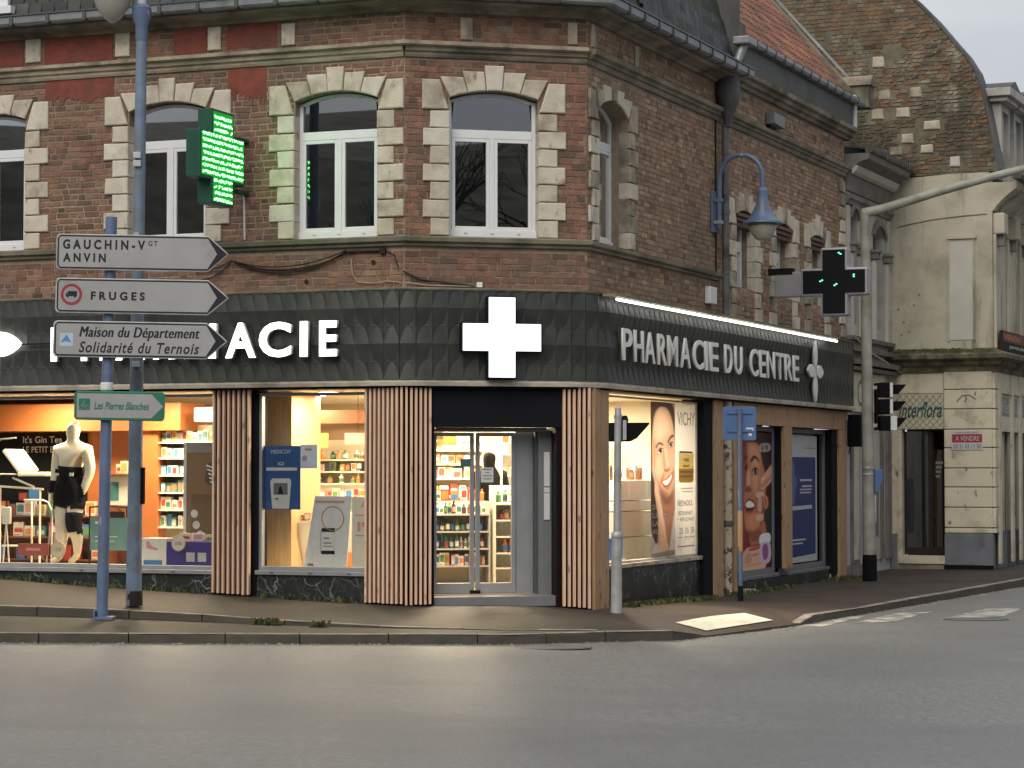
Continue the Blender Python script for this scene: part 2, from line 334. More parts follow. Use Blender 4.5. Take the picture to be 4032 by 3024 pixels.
# ------------------------------------------------------------------ ground
def road_z(x): return -.38 - .022*max(-14, min(x, 3))
rm = MB(); xs = [-500, -14, 3, 500]; ys = [-500, 0, 60, 500]
rm.add([(x, y, road_z(x)) for y in ys for x in xs], [(j*4+i, j*4+i+1, (j+1)*4+i+1, (j+1)*4+i) for j in range(3) for i in range(3)])
tag(obj('road', rm, M['asphalt']), 'worn grey asphalt road junction in front of the pharmacy', kind='structure')
U = [(-9.5,27.6,.0),(-6.2,27.2,-.04),(-4.9,27.0,-.07),(-3.6,26.75,-.12),(-2.5,26.45,-.18),(-1.4,26.35,-.235),(0,26.25,-.262),(1.0,26.5,-.285)]
US = [-.085,-.145,-.165,-.20,-.225,-.25,-.268,-.287]
KL = [(-9.5,23.6,-.09),(-5.4,24.3,-.16),(-2.8,24.9,-.215),(-1.65,25.2,-.24),(0,25.6,-.27),(1.07,26.3,-.29),(1.9,26.75,-.31),(2.36,27.5,-.415)]
KR = [(2.36,27.5,-.415),(3.73,29.7,-.42),(3.98,30.2,-.34),(5,32.2,-.355),(8.9,39.7,-.32),(12,46,-.3),(26,76,-.3)]
def cdt_mesh(name, loop, inner=()):
    pts = list(loop) + list(inner); n = len(loop)
    r = delaunay_2d_cdt([Vector(p[:2]) for p in pts], [], [list(range(n))], 1, 1e-5)
    vs_ = [(v.x, v.y, pts[ids[0]][2] if ids else -.2) for v, ids in zip(r[0], r[3])]
    m = bpy.data.meshes.new(name); m.from_pydata(vs_, [], [tuple(f) for f in r[2]]); m.update()
    bm = bmesh.new(); bm.from_mesh(m)
    for f in bm.faces:
        if f.normal.z < 0: f.normal_flip()
    bm.to_mesh(m); bm.free(); return m
def p3(Mx, x, y, z): q = wp(Mx, x, y, z); return (q.x, q.y, q.z)
wallA = [p3(MA,-9,.2,.17), p3(MA,-5.9,.2,.115), p3(MA,-4.4,.2,.03), p3(MA,-2.65,.2,-.036), p3(MA,-.5,.2,-.105), p3(MBF,.3,.45,-.112), p3(MBF,1.2,.45,-.125), p3(MBF,2.2,.35,-.17)]
bound = [(1.02,29.5,-.205),(.88,28.4,-.232),(1.35,27.35,-.285),(1.9,26.75,-.31)]
dark_loop = U[::1] + [(1.07,26.3,-.29)] + bound[::-1] + wallA[::-1]
pv = tag(obj('pavement', cdt_mesh('pavement', dark_loop, [(-3,28,-.12),(-1,27.5,-.2),(0.2,28.3,-.18)]), M['pave']), 'dark damp tarmac pavement below the shop front', kind='structure')
wallC = [p3(MC,.9,.15,-.22), p3(MC,5.3,.15,-.315), p3(MC,12.3,.15,-.345), p3(MC,15.5,.15,-.31), (9.0,43.2,-.29), (9.8,45.2,-.28), (22,74,-.28)]
red_loop = bound + [(2.36,27.5,-.415)] + KR[1:] + wallC[::-1]
pr_ = tag(obj('red_pavement', cdt_mesh('red_pavement', red_loop, [(2.3,29.3,-.28),(3.4,31.5,-.315)]), M['pave_red']), 'red-brown tarmac pavement along the side street', kind='structure')
low_loop = KL[:6] + [(1.0,26.5,-.287)] + [(u[0],u[1],s) for u, s in zip(U, US)][-2::-1]
lp = tag(obj('lower_pavement', cdt_mesh('lower_pavement', low_loop), M['pave']), 'lower tarmac strip between the step and the road', kind='structure')
def polyline(pts, step=.02):
    pts = [Vector(p) for p in pts]; L = [0]
    for a, b in zip(pts, pts[1:]): L.append(L[-1] + (b-a).length)
    def at(s):
        s = max(0, min(L[-1], s))
        for i in range(len(pts)-1):
            if s <= L[i+1] + 1e-9:
                f = (s-L[i])/max(1e-9, L[i+1]-L[i]); return pts[i].lerp(pts[i+1], f), (pts[i+1]-pts[i]).normalized()
    return at, L[-1]
def kerb_run(pts, parent, length, width, drop, gap=.013, s0=0, s1=None, lift=.006):
    at, L = polyline(pts); s = s0; s1 = s1 or L
    while s < s1 - .05:
        e = min(s1, s + length*random.uniform(.8, 1.12)); mb = MB(); secs = []
        ns = 5; dz = random.uniform(-.004, .004)
        for k in range(ns+1):
            p, d = at(s + gap/2 + (e-s-gap)*k/ns); p2, d2 = at(s + (e-s)*k/ns + .3); p0, d0 = at(s + (e-s)*k/ns - .3)
            d = (p2-p0); d.z = 0; d.normalize(); nrm = Vector((d.y, -d.x, 0))      # towards the road
            t = p + Vector((0, 0, lift+dz)); j = random.uniform(-.008, .006)
            c = .022
            sec = [t - nrm*width, t + nrm*(-c+j), t + nrm*(-c*.3+j) - Vector((0,0,c*.3)), t + nrm*j - Vector((0,0,c)), t + nrm*(j+.008) - Vector((0,0,drop)), t - nrm*width - Vector((0,0,drop))]
            secs += [tuple(q) for q in sec]
        n = 6; fs = [tuple(range(n-1,-1,-1)), tuple(ns*n+i for i in range(n))]
        for k in range(ns):
            for i in range(n): fs.append((k*n+i, k*n+(i+1)%n, (k+1)*n+(i+1)%n, (k+1)*n+i))
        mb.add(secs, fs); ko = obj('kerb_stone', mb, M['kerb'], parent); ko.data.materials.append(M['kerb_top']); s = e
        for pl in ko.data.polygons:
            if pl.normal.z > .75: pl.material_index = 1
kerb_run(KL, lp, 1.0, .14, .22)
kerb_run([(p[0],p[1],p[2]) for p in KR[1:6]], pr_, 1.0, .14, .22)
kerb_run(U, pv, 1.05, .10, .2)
dk = MB(); at_, L_ = polyline([(2.36,27.5,-.411),(3.73,29.7,-.415)])
for k in range(3): 
    a, d = at_(L_*k/3+.006); b, _ = at_(L_*(k+1)/3-.006); nn = Vector((-d.y, d.x, 0))*.13
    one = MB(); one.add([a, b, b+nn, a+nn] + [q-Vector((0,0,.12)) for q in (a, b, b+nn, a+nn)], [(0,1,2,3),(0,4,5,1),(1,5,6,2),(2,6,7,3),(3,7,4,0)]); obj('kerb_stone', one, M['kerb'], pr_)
# painted patch on the pavement, crossing stripes, gully lids
def sheet(name, pts, m, parent=None, lift=.004):
    mb = MB(); mb.add([(x, y, z+lift) for x, y, z in pts], [tuple(range(len(pts)))]); return obj(name, mb, m, parent)
def pz(x, y):                                         # height of the red pavement under a point
    return red_h(x, y)
from mathutils.bvhtree import BVHTree
def height_fn(o):
    m = o.data; bv = BVHTree.FromPolygons([v.co[:] for v in m.vertices], [p.vertices[:] for p in m.polygons])
    def h(x, y):
        r = bv.ray_cast(Vector((x, y, 5)), Vector((0, 0, -1))); return r[0].z if r[0] else -.3
    return h
red_h = height_fn(pr_); dark_h = height_fn(pv); low_h = height_fn(lp)
def draped(name, quad, m, h, n=8, lift=.005):
    mb = MB(); a, b, c, d = [Vector(q) for q in quad]
    vs_ = []
    for j in range(n+1):
        for i in range(n+1):
            p = a.lerp(b, i/n).lerp(d.lerp(c, i/n), j/n); vs_.append((p.x, p.y, h(p.x, p.y)+lift))
    mb.add(vs_, [(j*(n+1)+i, j*(n+1)+i+1, (j+1)*(n+1)+i+1, (j+1)*(n+1)+i) for j in range(n) for i in range(n)]); return obj(name, mb, m)
pp = draped('painted_patch', [(2.02,28.35),(2.36,27.85),(3.38,29.65),(3.07,30.25)], M['line'], red_h, lift=.012)
tag(pp, 'cream painted strip on the red-brown pavement at the dropped kerb', kind='structure')
for i, (a, b, c, d) in enumerate([((3.62,29.5),(4.0,29.5),(4.95,31.7),(4.6,31.5)),((4.45,30.1),(5.05,30.4),(6.0,32.6),(5.45,32.3)),((5.75,30.9),(6.7,31.4),(7.45,33.4),(6.9,33.3)),((7.2,32.1),(8.0,32.4),(8.8,34.6),(8.1,34.3))]):
    tag(draped('crossing_stripe', [a, b, c, d], M['line_worn'], lambda x, y: road_z(x), n=2, lift=.004), kind='structure')
for i, (x, y, r, sx) in enumerate([(.45,25.25,.36,1.2),(6.25,30.9,.40,1.1)]):
    mb = MB(); mb.lathe([(r, 0), (r, .006), (r*.93, .008), (r*.9, .004)], 24)
    md = obj('drain_cover', mb, M['iron'], None, T(x, y, road_z(x)+.004) @ SC(sx, .8, 1))
    tag(md, ['round iron drain cover in the road near the shop kerb', 'round iron drain cover beside the crossing stripes'][i], 'drain cover', 'drain covers')
# moss and weeds along wall foot
def weeds(name, label, spots):
    mb = MB()
    for (x, y, z, n, s) in spots:
        for k in range(n):
            px, py = x+random.gauss(0, s*.6), y+random.gauss(0, s*.35); a = random.uniform(0, 6.28); h = random.uniform(.02, .075); l = random.uniform(.01, .03)
            dx, dy = math.cos(a)*l, math.sin(a)*l; lx, ly = random.uniform(-.03, .03), random.uniform(-.03, .03)
            mb.add([(px-dx, py-dy, z-.01), (px+dx, py+dy, z-.01), (px+lx+dx*.5, py+ly+dy*.5, z+h), (px+lx-dx*.5, py+ly-dy*.5, z+h*.9)], [(0,1,2,3)])
    tag(obj(name, mb, M['moss']), label, kind='stuff')
sp = []
for u in [x*.12 for x in range(8, 38)]: q = wp(MC, u, -.12-.1*random.random(), 0); sp.append((q.x, q.y, red_h(q.x, q.y), 26, .09))
for u in [5.5, 5.7, 6.2, 6.9, 7.4, 8.2, 10.9, 11.4, 11.8, 12.1]: q = wp(MC, u, -.2, 0); sp.append((q.x, q.y, red_h(q.x, q.y), 50, .14))
for u in [-6.2+.25*k for k in range(14)] + [-1.9+.2*k for k in range(7)]: q = wp(MA, u, -.07, 0); sp.append((q.x, q.y, dark_h(q.x, q.y), 16, .1))
for x, y, z in [(-2.9,26.5,-.2),(-2.75,26.45,-.2),(-2.2,26.25,-.22)]: sp.append((x, y, z, 45, .08))
weeds('moss_and_weeds', 'green moss and weeds growing along the foot of the shop walls', sp)

# grit in the gutter and tar seams in the road
at_k, Lk = polyline([(p[0], p[1], 0) for p in KL] + [(p[0], p[1], 0) for p in KR[1:5]]); gm = MB()
for k in range(900):
    p, d = at_k(random.uniform(0, Lk)); q = p + Vector((d.y, -d.x, 0))*abs(random.gauss(.03, .12)); s = random.uniform(.006, .022); z = road_z(q.x)
    gm.add([(q.x-s, q.y, z), (q.x, q.y-s, z), (q.x+s, q.y, z), (q.x, q.y+s, z), (q.x, q.y, z+s*.8)], [(0,1,4),(1,2,4),(2,3,4),(3,0,4)])
tag(obj('gutter_grit', gm, M['kerb_top']), 'loose grit and leaf bits lying along the road gutter', kind='stuff')

# ------------------------------------------------------------------ pharmacy building
PH = thing('pharmacy_building', 'red-brick corner pharmacy with cream stone window surrounds and dark tiled shop fascia', 'building', T(0, 29.5, -.13))
def wall_geo(x0, x1, z0, z1, ops, th=.3):
    mb = MB(); ops = sorted(ops); x = x0
    def rect(a, b, c, d):
        if b-a > 1e-4 and d-c > 1e-4: mb.prism([(a,c),(b,c),(b,d),(a,d)], 0, th)
    for (xa, xb, za, zs, zc) in ops:
        rect(x, xa, z0, z1); rect(xa, xb, z0, za)
        mb.prism([(xa, zs)] + arc(xa, xb, zs, zc, 10)[1:-1] + [(xb, zs), (xb, z1), (xa, z1)], 0, th)
        x = xb
    rect(x, x1, z0, z1); return mb
def arc(xa, xb, zs, zc, n=10):
    if zc - zs < 1e-3: return [(xa + (xb-xa)*i/n, zs) for i in range(n+1)]
    w_ = (xb-xa)/2; h = zc-zs; r = (w_*w_+h*h)/(2*h); cx = (xa+xb)/2; cz = zc-r; a = math.asin(w_/r)
    return [(cx + r*math.sin(-a+2*a*i/n), cz + r*math.cos(-a+2*a*i/n)) for i in range(n+1)]
SZ = 4.53                                                # sill top
winA = [(-6.70,-5.557,SZ,6.30,6.40), (-3.966,-2.811,SZ,6.30,6.41), (-1.53,-.366,SZ,6.30,6.41)]
winB = [(.579,1.742,SZ,6.30,6.40)]
winC = [(.37,1.465,SZ,6.28,6.45)]
winC2 = [(6.13,7.10,3.86,5.50,5.58),(8.20,9.15,3.86,5.50,5.58),(10.20,11.08,3.86,5.50,5.58)]
wA = obj('brick_wall', wall_geo(-9, -.0, 2.6, 7.5, winA), M['mortar'], PH, MA)
wB = obj('brick_wall', wall_geo(0, WB, 2.6, 7.5, winB), M['mortar'], PH, MBF)
wC = obj('brick_wall', wall_geo(0, 12.45, 2.6, 7.5, winC+winC2), M['mortar_c'], PH, MC)
obj('dark_interior', MB().box(-8.9,.9,3.9,-.3,.95,7.4).box(-8.9,.3,3.85,-.3,.95,3.9), M['room_dark'], PH, MA)
obj('dark_interior', MB().box(.3,.7,3.9,2.1,.75,7.4), M['room_dark'], PH, MBF)
obj('dark_interior', MB().box(.2,.7,3.7,12.3,.75,7.4), M['room_dark'], PH, MC)
# bricks
NV = 12
def brick_variants(nm, m, rough=.004, dep=.02):
    out = []
    for k in range(NV):
        mb = MB(); j = lambda: random.uniform(-rough, rough)
        f = [(-.5+j(), -dep, -.5+j()*8), (.5+j(), -dep+j(), -.5+j()*8), (.5+j(), -dep, .5+j()*8), (-.5+j(), -dep+j(), .5+j()*8)]
        bk = [(-.5, 0, -.5), (.5, 0, -.5), (.5, 0, .5), (-.5, 0, .5)]
        t = (k+.5)/NV; mb.add(f+bk, [(0,1,2,3),(0,4,5,1),(1,5,6,2),(2,6,7,3),(3,7,4,0)], t)
        me = mb.mesh(nm, tint=True); me.materials.append(m); out.append(me)
    return out
def brick_field(parent, Mx, spans, z0, z1, m, variants, nobj, pitch=.08, joint=.013, length=.225, proud=.008, skip=None, prefer=None, irregular=.1):
    """spans(z) -> free x intervals of that course"""
    rows = int((z1-z0)/pitch); L = []
    ph = random.random()
    for r_ in range(rows):
        z = z0 + (r_+.5)*pitch
        for (a, b) in spans(z):
            x = a - random.random()*.12 - (.5*length if r_ % 2 else 0)
            while x < b:
                l = length*random.uniform(1-irregular, 1+irregular) if (r_+int(x*3)) % 3 else length*.52
                xa, xb = max(x, a), min(x+l, b); x += l
                if xb-xa < .045: continue
                if skip and skip((xa+xb)/2, z): continue
                h = pitch-joint+random.uniform(-.004, .003)*(irregular*10)
                L.append(((xa+xb)/2, z+random.uniform(-.003, .003)*(irregular*6), xb-xa-joint, h))
    if prefer: L.sort(key=prefer)
    stuff = MB()
    for i, (x, z, l, h) in enumerate(L):
        t = min(.999, max(0, random.gauss(.5, .22)))
        if i < nobj:
            place_o = bpy.data.objects.new('brick', variants[int(t*NV)]); scene.collection.objects.link(place_o)
            place(place_o, parent, Mx @ T(x, .0, z) @ SC(l, proud/.02, h))
        else:
            j = lambda: random.uniform(-.003, .003); d = -proud*random.uniform(.6, 1.1); a, b, c, e = x-l/2, x+l/2, z-h/2, z+h/2
            stuff.add([(a+j(),d,c+j()),(b+j(),d,c+j()),(b+j(),d,e+j()),(a+j(),d,e+j()),(a,0,c),(b,0,c),(b,0,e),(a,0,e)], [(0,1,2,3),(0,4,5,1),(1,5,6,2),(2,6,7,3),(3,7,4,0)], t)
    if stuff.v:
        s = obj('brickwork', stuff, m, parent, Mx, tint=True); s['kind'] = 'stuff'
def spans_from(x0, x1, ops):
    def f(z):
        iv = [(x0, x1)]
        for (a, b, za, zs, zc) in ops:
            if za-.04 < z < zc+.05:
                iv = [q for (p, r) in iv for q in ((p, min(r, a-.01)), (max(p, b+.01), r)) if q[1]-q[0] > .03]
        return iv
    return f
va = brick_variants('brick', M['brick_a'], .012)
brick_field(wB, MBF, spans_from(.0, WB, winB), 3.86, 4.41, M['brick_a'], va, 90, joint=.014)
brick_field(wB, MBF, spans_from(.0, WB, winB), 4.53, 6.81, M['brick_a'], va, 110, prefer=lambda q: 0 if (q[0] < .3 or q[0] > 2.05) else 1, joint=.014)
brick_field(wB, MBF, spans_from(.0, WB, []), 7.0, 7.40, M['brick_a'], va, 20)
brick_field(wA, MA, spans_from(-9, 0, winA), 3.86, 4.41, M['brick_a'], va, 20, prefer=lambda q: -q[0], irregular=.22, joint=.017)
brick_field(wA, MA, spans_from(-9, 0, winA), 4.53, 6.81, M['brick_a'], va, 60, prefer=lambda q: abs(q[0]+2.2), irregular=.25, joint=.023)
brick_field(wA, MA, spans_from(-9, 0, []), 7.0, 7.42, M['brick_a'], va, 0, irregular=.15, joint=.02)
brick_field(wC, MC, spans_from(0, 12.4, winC), 3.88, 4.41, M['brick_c'], va, 0, pitch=.072, joint=.010, length=.21, irregular=.05)
brick_field(wC, MC, spans_from(0, 12.4, winC+winC2), 4.53, 6.81, M['brick_c'], va, 0, pitch=.072, joint=.010, length=.21, irregular=.05)
brick_field(wC, MC, spans_from(0, 12.4, []), 7.0, 7.46, M['brick_c'], va, 0, pitch=.072, joint=.010, length=.21, irregular=.05)
# red painted render over the upper left brickwork
def ragged(x0, x1, z0, z1, n=26, amp=.06, right=False):
    p = [(x0+(x1-x0)*i/n, z0 + amp*noise.noise(Vector((i*.7, x0*3, 1.2)))*1.6) for i in range(n+1)]
    return p + [(x1, z1), (x0, z1)]
for (a, b, c, d, am) in [(-5.05,-4.22,7.025,7.375,.01),(-7.2,-5.60,7.025,7.39,.01),(-5.27,-5.05,7.025,7.385,.01),(-2.52,-1.80,7.05,7.36,.03),(-3.3,-2.82,7.02,7.35,.05),(-5.25,-4.2,6.52,6.795,.09),(-2.5,-1.95,6.4,6.795,.12)]:
    obj('red_render_patch', MB().prism(ragged(a, b, c, d, amp=am), -.0125, -.003), M['red_paint'], PH, MA)
# mouldings swept round the three facades
def facade_path(xa, xc, off=0.0):
    return [wp(MA, xa, 0), wp(MA, 0, 0), wp(MC, 0, 0), wp(MC, xc, 0)]
def sweep(prof, path, caps=True):
    mb = MB(); n = len(prof); rings = []
    for i, p in enumerate(path):
        d1 = (path[i]-path[i-1]).normalized() if i else None; d2 = (path[i+1]-path[i]).normalized() if i < len(path)-1 else None
        d1 = d1 or d2; d2 = d2 or d1
        n1 = Vector((d1.y, -d1.x, 0)); n2 = Vector((d2.y, -d2.x, 0)); m_ = (n1+n2).normalized(); k = 1/max(.3, m_.dot(n1))
        rings.append([(p.x+m_.x*k*o, p.y+m_.y*k*o, z) for o, z in prof])
    vs_ = [v for r in rings for v in r]; fs = []
    for i in range(len(path)-1):
        for j in range(n): fs.append((i*n+j, i*n+(j+1)%n, (i+1)*n+(j+1)%n, (i+1)*n+j))
    if caps: fs += [tuple(range(n)), tuple((len(path)-1)*n+j for j in range(n-1,-1,-1))]
    return mb.add(vs_, fs)
obj('sill_course', sweep([(-.02,4.40),(.05,4.40),(.06,4.42),(.045,4.435),(.10,4.455),(.11,4.505),(.02,4.53),(-.02,4.53)], facade_path(-9, 5.28)), M['sill'], PH)
obj('string_course', sweep([(-.02,6.80),(.03,6.80),(.045,6.83),(.045,6.86),(.08,6.875),(.085,6.925),(-.02,6.925)], facade_path(-9, 0)[:2]), M['stone_band'], PH)
obj('string_course', sweep([(-.02,6.80),(.03,6.80),(.045,6.83),(.045,6.86),(.08,6.875),(.085,6.925),(-.02,6.925)], facade_path(-9, 0)[1:3]), M['stone_dark'], PH)
obj('string_course_fillet', sweep([(-.02,6.928),(.10,6.928),(.14,6.945),(.14,6.985),(.03,7.015),(-.02,7.015)], facade_path(-9, 0)[:3]), M['stone_dirty'], PH)
obj('string_course', sweep([(-.02,6.80),(.03,6.80),(.045,6.83),(.045,6.86),(.08,6.875),(.085,6.905),(.13,6.93),(.14,6.985),(.03,7.015),(-.02,7.015)], [wp(MC,0.0,0), wp(MC,12.5,0)]), M['sill'], PH)
obj('eaves_cornice', sweep([(-.02,7.37),(.05,7.375),(.08,7.41),(.14,7.42),(.15,7.435),(.26,7.45),(.30,7.475),(.30,7.49),(-.02,7.49)], facade_path(-9, 5.6)), M['stone_dark'], PH)
obj('gutter', sweep([(.25,7.495),(.40,7.495),(.44,7.52),(.45,7.60),(.42,7.605),(.41,7.56),(.25,7.53)], facade_path(-9, 5.75)), M['zinc'], PH)
obj('gutter_lip', sweep([(.44,7.606),(.47,7.61),(.47,7.63),(.44,7.625)], facade_path(-9, 5.75)), M['darkgrey'], PH)
for (Mx, a, b) in [(MA,-6.1,-.2),(MBF,.25,2.2),(MC,.4,5.6)]:
    x = a
    while x < b:
        obj('gutter_bracket', MB().box(x,-.463,7.49,x+.05,-.24,7.615), M['darkgrey'], PH, Mx); x += .56
# frieze blocks
for Mx, L in [(MA, [(-7.0,.22,7.05,7.385),(-5.559,.235,7.06,7.385),(-4.177,.22,7.055,7.375),(-2.79,.19,7.05,7.36),(-1.719,.19,7.045,7.33)]), (MBF, [(-.12,.2,7.04,7.35),(.72,.16,7.04,7.33),(2.13,.13,7.04,7.33)]), (MC, [(.12,.16,7.04,7.35),(1.72,.15,7.04,7.34)])]:
    for (x, w_, a, b) in L:
        if Mx is MBF and x < 0: continue
        obj('frieze_block', MB().chprism([(x,a),(x+w_,a),(x+w_,b),(x,b)], .0, -.035, .012), M['stone'] if Mx is MA else M['stone_dirty'], PH, Mx)
# quoin stones and voussoirs
def surround(Mx, op, m, wide=.36, narrow=.235, hs=.127, n=8, both=(1, 1), key=True, proud=.04, colors=None):
    pick = lambda: random.choice((m, m, M['stone2'], M['stone3'])) if not colors else random.choice(colors)
    xa, xb, za, zs, zc = op; ph = (zs-.0+.06-za)/n
    for side in (0, 1):
        if not both[side]: continue
        for k in range(n-1):
            w_ = (wide if (n-1-k) % 2 == 0 else narrow)*random.uniform(.97, 1.03); a = za+k*ph+.007; b = za+(k+1)*ph-.007
            x0, x1 = (xa-w_, xa) if side == 0 else (xb, xb+w_)
            mm = random.choice((m, m, M['stone2'], M['stone3'])) if not colors else random.choice(colors)
            jq = lambda: random.uniform(-.006, .006)
            mb = MB().chprism([(x0+jq(),a+jq()),(x1,a+jq()),(x1,b+jq()),(x0+jq(),b+jq())], .0, -proud+jq(), .011)
            # return of the stone into the reveal
            xi0, xi1 = (xa-.03, xa+.004) if side == 0 else (xb-.004, xb+.03)
            mb.box(xi0, -.012, a, xi1, .115, b)
            obj('quoin_stone', mb, mm, PH, Mx)
    # springers and voussoirs
    cx = (xa+xb)/2; top = [za+n*ph+.16, za+n*ph+.20, za+n*ph+.28, za+n*ph+.36, za+n*ph+.28, za+n*ph+.20, za+n*ph+.16]
    base = za+(n-1)*ph+.012
    cz = zc-1.25; xs_ = [xa+.0, xa+(xb-xa)*.205, xa+(xb-xa)*.41, xa+(xb-xa)*.59, xa+(xb-xa)*.795, xb]
    A_ = arc(xa, xb, zs, zc, 40)
    def zon(x): 
        for (p, q) in zip(A_, A_[1:]):
            if p[0] <= x <= q[0]+1e-6: return p[1]+(q[1]-p[1])*(x-p[0])/max(1e-6, q[0]-p[0])
        return zs
    def up(x, z): return cx + (x-cx)*(z-cz)/(zon(x)-cz)
    for i in range(5):
        l, r = xs_[i]+.005, xs_[i+1]-.005; t = top[i+1]
        arcp = [(l+(r-l)*k/4, zon(l+(r-l)*k/4)) for k in range(5)]
        obj('voussoir', MB().chprism(arcp + [(up(r, t), t), (up(l, t), t)], .0, -proud-(.012 if i == 2 else 0), .013), pick(), PH, Mx)
        obj('voussoir_soffit', MB().add([(p[0], -.01, p[1]) for p in arcp] + [(p[0], .115, p[1]) for p in arcp] + [(p[0], .115, p[1]+.03) for p in arcp], [(k, k+1, 6+k, 5+k) for k in range(4)]), m, PH, Mx)
    for side in (0, 1):
        if not both[side]: continue
        t = top[0]
        if side == 0: poly = [(xa-wide, base), (xa-.012, base), (up(xa, t)-.02, t), (xa-wide, t)]
        else: poly = [(xb+.012, base), (xb+wide, base), (xb+wide, t), (up(xb, t)+.02, t)]
        obj('springer_stone', MB().chprism(poly, .0, -proud, .014), pick(), PH, Mx)
for op in winA: surround(MA, op, M['stone'])
surround(MBF, winB[0], M['stone'], wide=.355, narrow=.25)
surround(MC, winC[0], M['stone_dirty'], wide=.33, narrow=.22, colors=[M['stone'], M['stone_dirty'], M['stone_dirty']])
for op in winC2: surround(MC, op, M['stone'], wide=.34, narrow=.24, n=7, colors=[M['stone'], M['stone'], M['stone_dirty']])
for k in range(12):
    w_ = .34 if k % 2 else .24; a = 3.92+k*.235
    if a+.22 < 6.75: obj('quoin_stone', MB().chprism([(12.16-w_+.2,a),(12.38,a),(12.38,a+.205),(12.16-w_+.2,a+.205)], 0, -.04, .014), random.choice([M['stone'], M['stone_dirty']]), PH, MC)
# white casement windows
def window(Mx, op, yf=.12, transom=.71, label=None):
    xa, xb, za, zs, zc = op; a = arc(xa+.03, xb-.03, zs-.01, zc-.012, 12); zt = za + (zc-za)*transom; fw = .055
    mb = MB()
    mb.box(xa+.002, yf, za+.10, xa+fw, yf+.07, zs-.01).box(xb-fw, yf, za+.10, xb-.002, yf+.07, zs-.01)
    mb.box(xa+.001, yf-.025, za, xb-.001, yf+.07, za+.10)                       # bottom rail
    mb.box(xa+fw, yf-.012, zt-.055, xb-fw, yf+.065, zt+.055)                    # transom
    top = [(p[0], p[1]) for p in a]; inn = arc(xa+fw+.03, xb-fw-.03, zs-.045, zc-.055, 12)
    for i in range(12): mb.prism([inn[i], inn[i+1], top[i+1], top[i]], yf+.001, yf+.068)
    cx = (xa+xb)/2; mb.box(cx-.028, yf-.016, za+.10, cx+.028, yf+.06, zt-.055)   # meeting stile
    fo = obj('window', mb, M['pvc'], PH, Mx, bevel=.006)
    for (l, r) in ((xa+fw+.001, cx-.029), (cx+.029, xb-fw-.001)):
        b, t = za+.101, zt-.056; s = .045
        obj('sash', MB().box(l, yf-.008, b, l+s, yf+.055, t).box(r-s, yf-.008, b, r, yf+.055, t).box(l+s, yf-.009, b, r-s, yf+.054, b+s).box(l+s, yf-.009, t-s, r-s, yf+.054, t), M['pvc'], fo, Mx, bevel=.005)
        obj('glazing', MB().add([(l+s, yf+.02, b+s), (r-s, yf+.02, b+s), (r-s, yf+.02, t-s), (l+s, yf+.02, t-s)], [(0,1,2,3)]), M['pane'], fo, Mx)
    obj('glazing', MB().add([(xa+fw, yf+.02, zt+.055), (xb-fw, yf+.02, zt+.055)] + [(p[0], yf+.02, p[1]) for p in inn[::-1]], [tuple(range(15))]), M['pane'], fo, Mx)
    for fx in (.2, .5, .8):
        obj('drain_cap', MB().box(xa+(xb-xa)*fx-.02, yf-.033, za+.05, xa+(xb-xa)*fx+.02, yf-.025, za+.062), M['lightgrey'], fo, Mx)
for op in winA: window(MA, op)
window(MBF, winB[0]); window(MC, winC[0], yf=.22)
for op in winC2: window(MC, op, yf=.20)
# brick corbels over the three side windows
for op in winC2:
    for k in range(3): obj('corbel_brick', MB().box(op[0]+.05, -.03+.03*k, op[4]-.10-.07*k, op[1]-.04, .2, op[4]-.045-.07*k), M['brick_c'], PH, MC)

# roofs: mossy slates on the left block
rl = MB(); path = facade_path(-9, 5.6)
roof = obj('slate_roof', sweep([(.22,7.54),(-.55,9.9),(-.7,9.9),(.0,7.54)], path), M['slate'], PH)
sl = []
for k in range(4):
    mb = MB(); mb.box(-.092,-.012,0,.092,0,.235, (k+.5)/4); me = mb.mesh('slate', tint=True); me.materials.append(M['slate']); sl.append(me)
tilt = Matrix.Rotation(-math.atan2(.77, 2.36), 4, 'X')
def slates(Mx, x0, x1, rows):
    for r_ in range(rows):
        x = x0 + (.1 if r_ % 2 else 0)
        while x < x1:
            o = bpy.data.objects.new('slate', random.choice(sl)); scene.collection.objects.link(o)
            s = .04+r_*.15; d = .327
            place(o, roof, Mx @ T(x, -.225+s*.31+.0, 7.56+s*.95) @ tilt @ Matrix.Rotation(R(3.2), 4, 'X') @ T(0, -.012-.004*random.random(), 0)); x += .2
slates(MC, 1.7, 5.6, 9); slates(MA, -6.1, -2.4, 2)
obj('verge_board', MB().box(5.60,-.32,7.5,5.72,.9,8.3).box(5.62,-.22,8.3,5.74,1.3,10.4).box(5.76,-.10,8.2,5.84,1.2,10.4), M['zinc_dark'], PH, MC)
dm = obj('dormer', MB().box(-6.8,-.30,7.70,-5.62,.6,7.80), M['pvc'], PH, MA)
obj('dormer_frame', MB().box(-6.8,-.22,7.80,-5.72,.5,9.2), M['pvc'], dm, MA)
dm2 = obj('dormer', MB().box(1.35,-.05,7.75,2.0,.6,9.2), M['stone'], PH, MC)
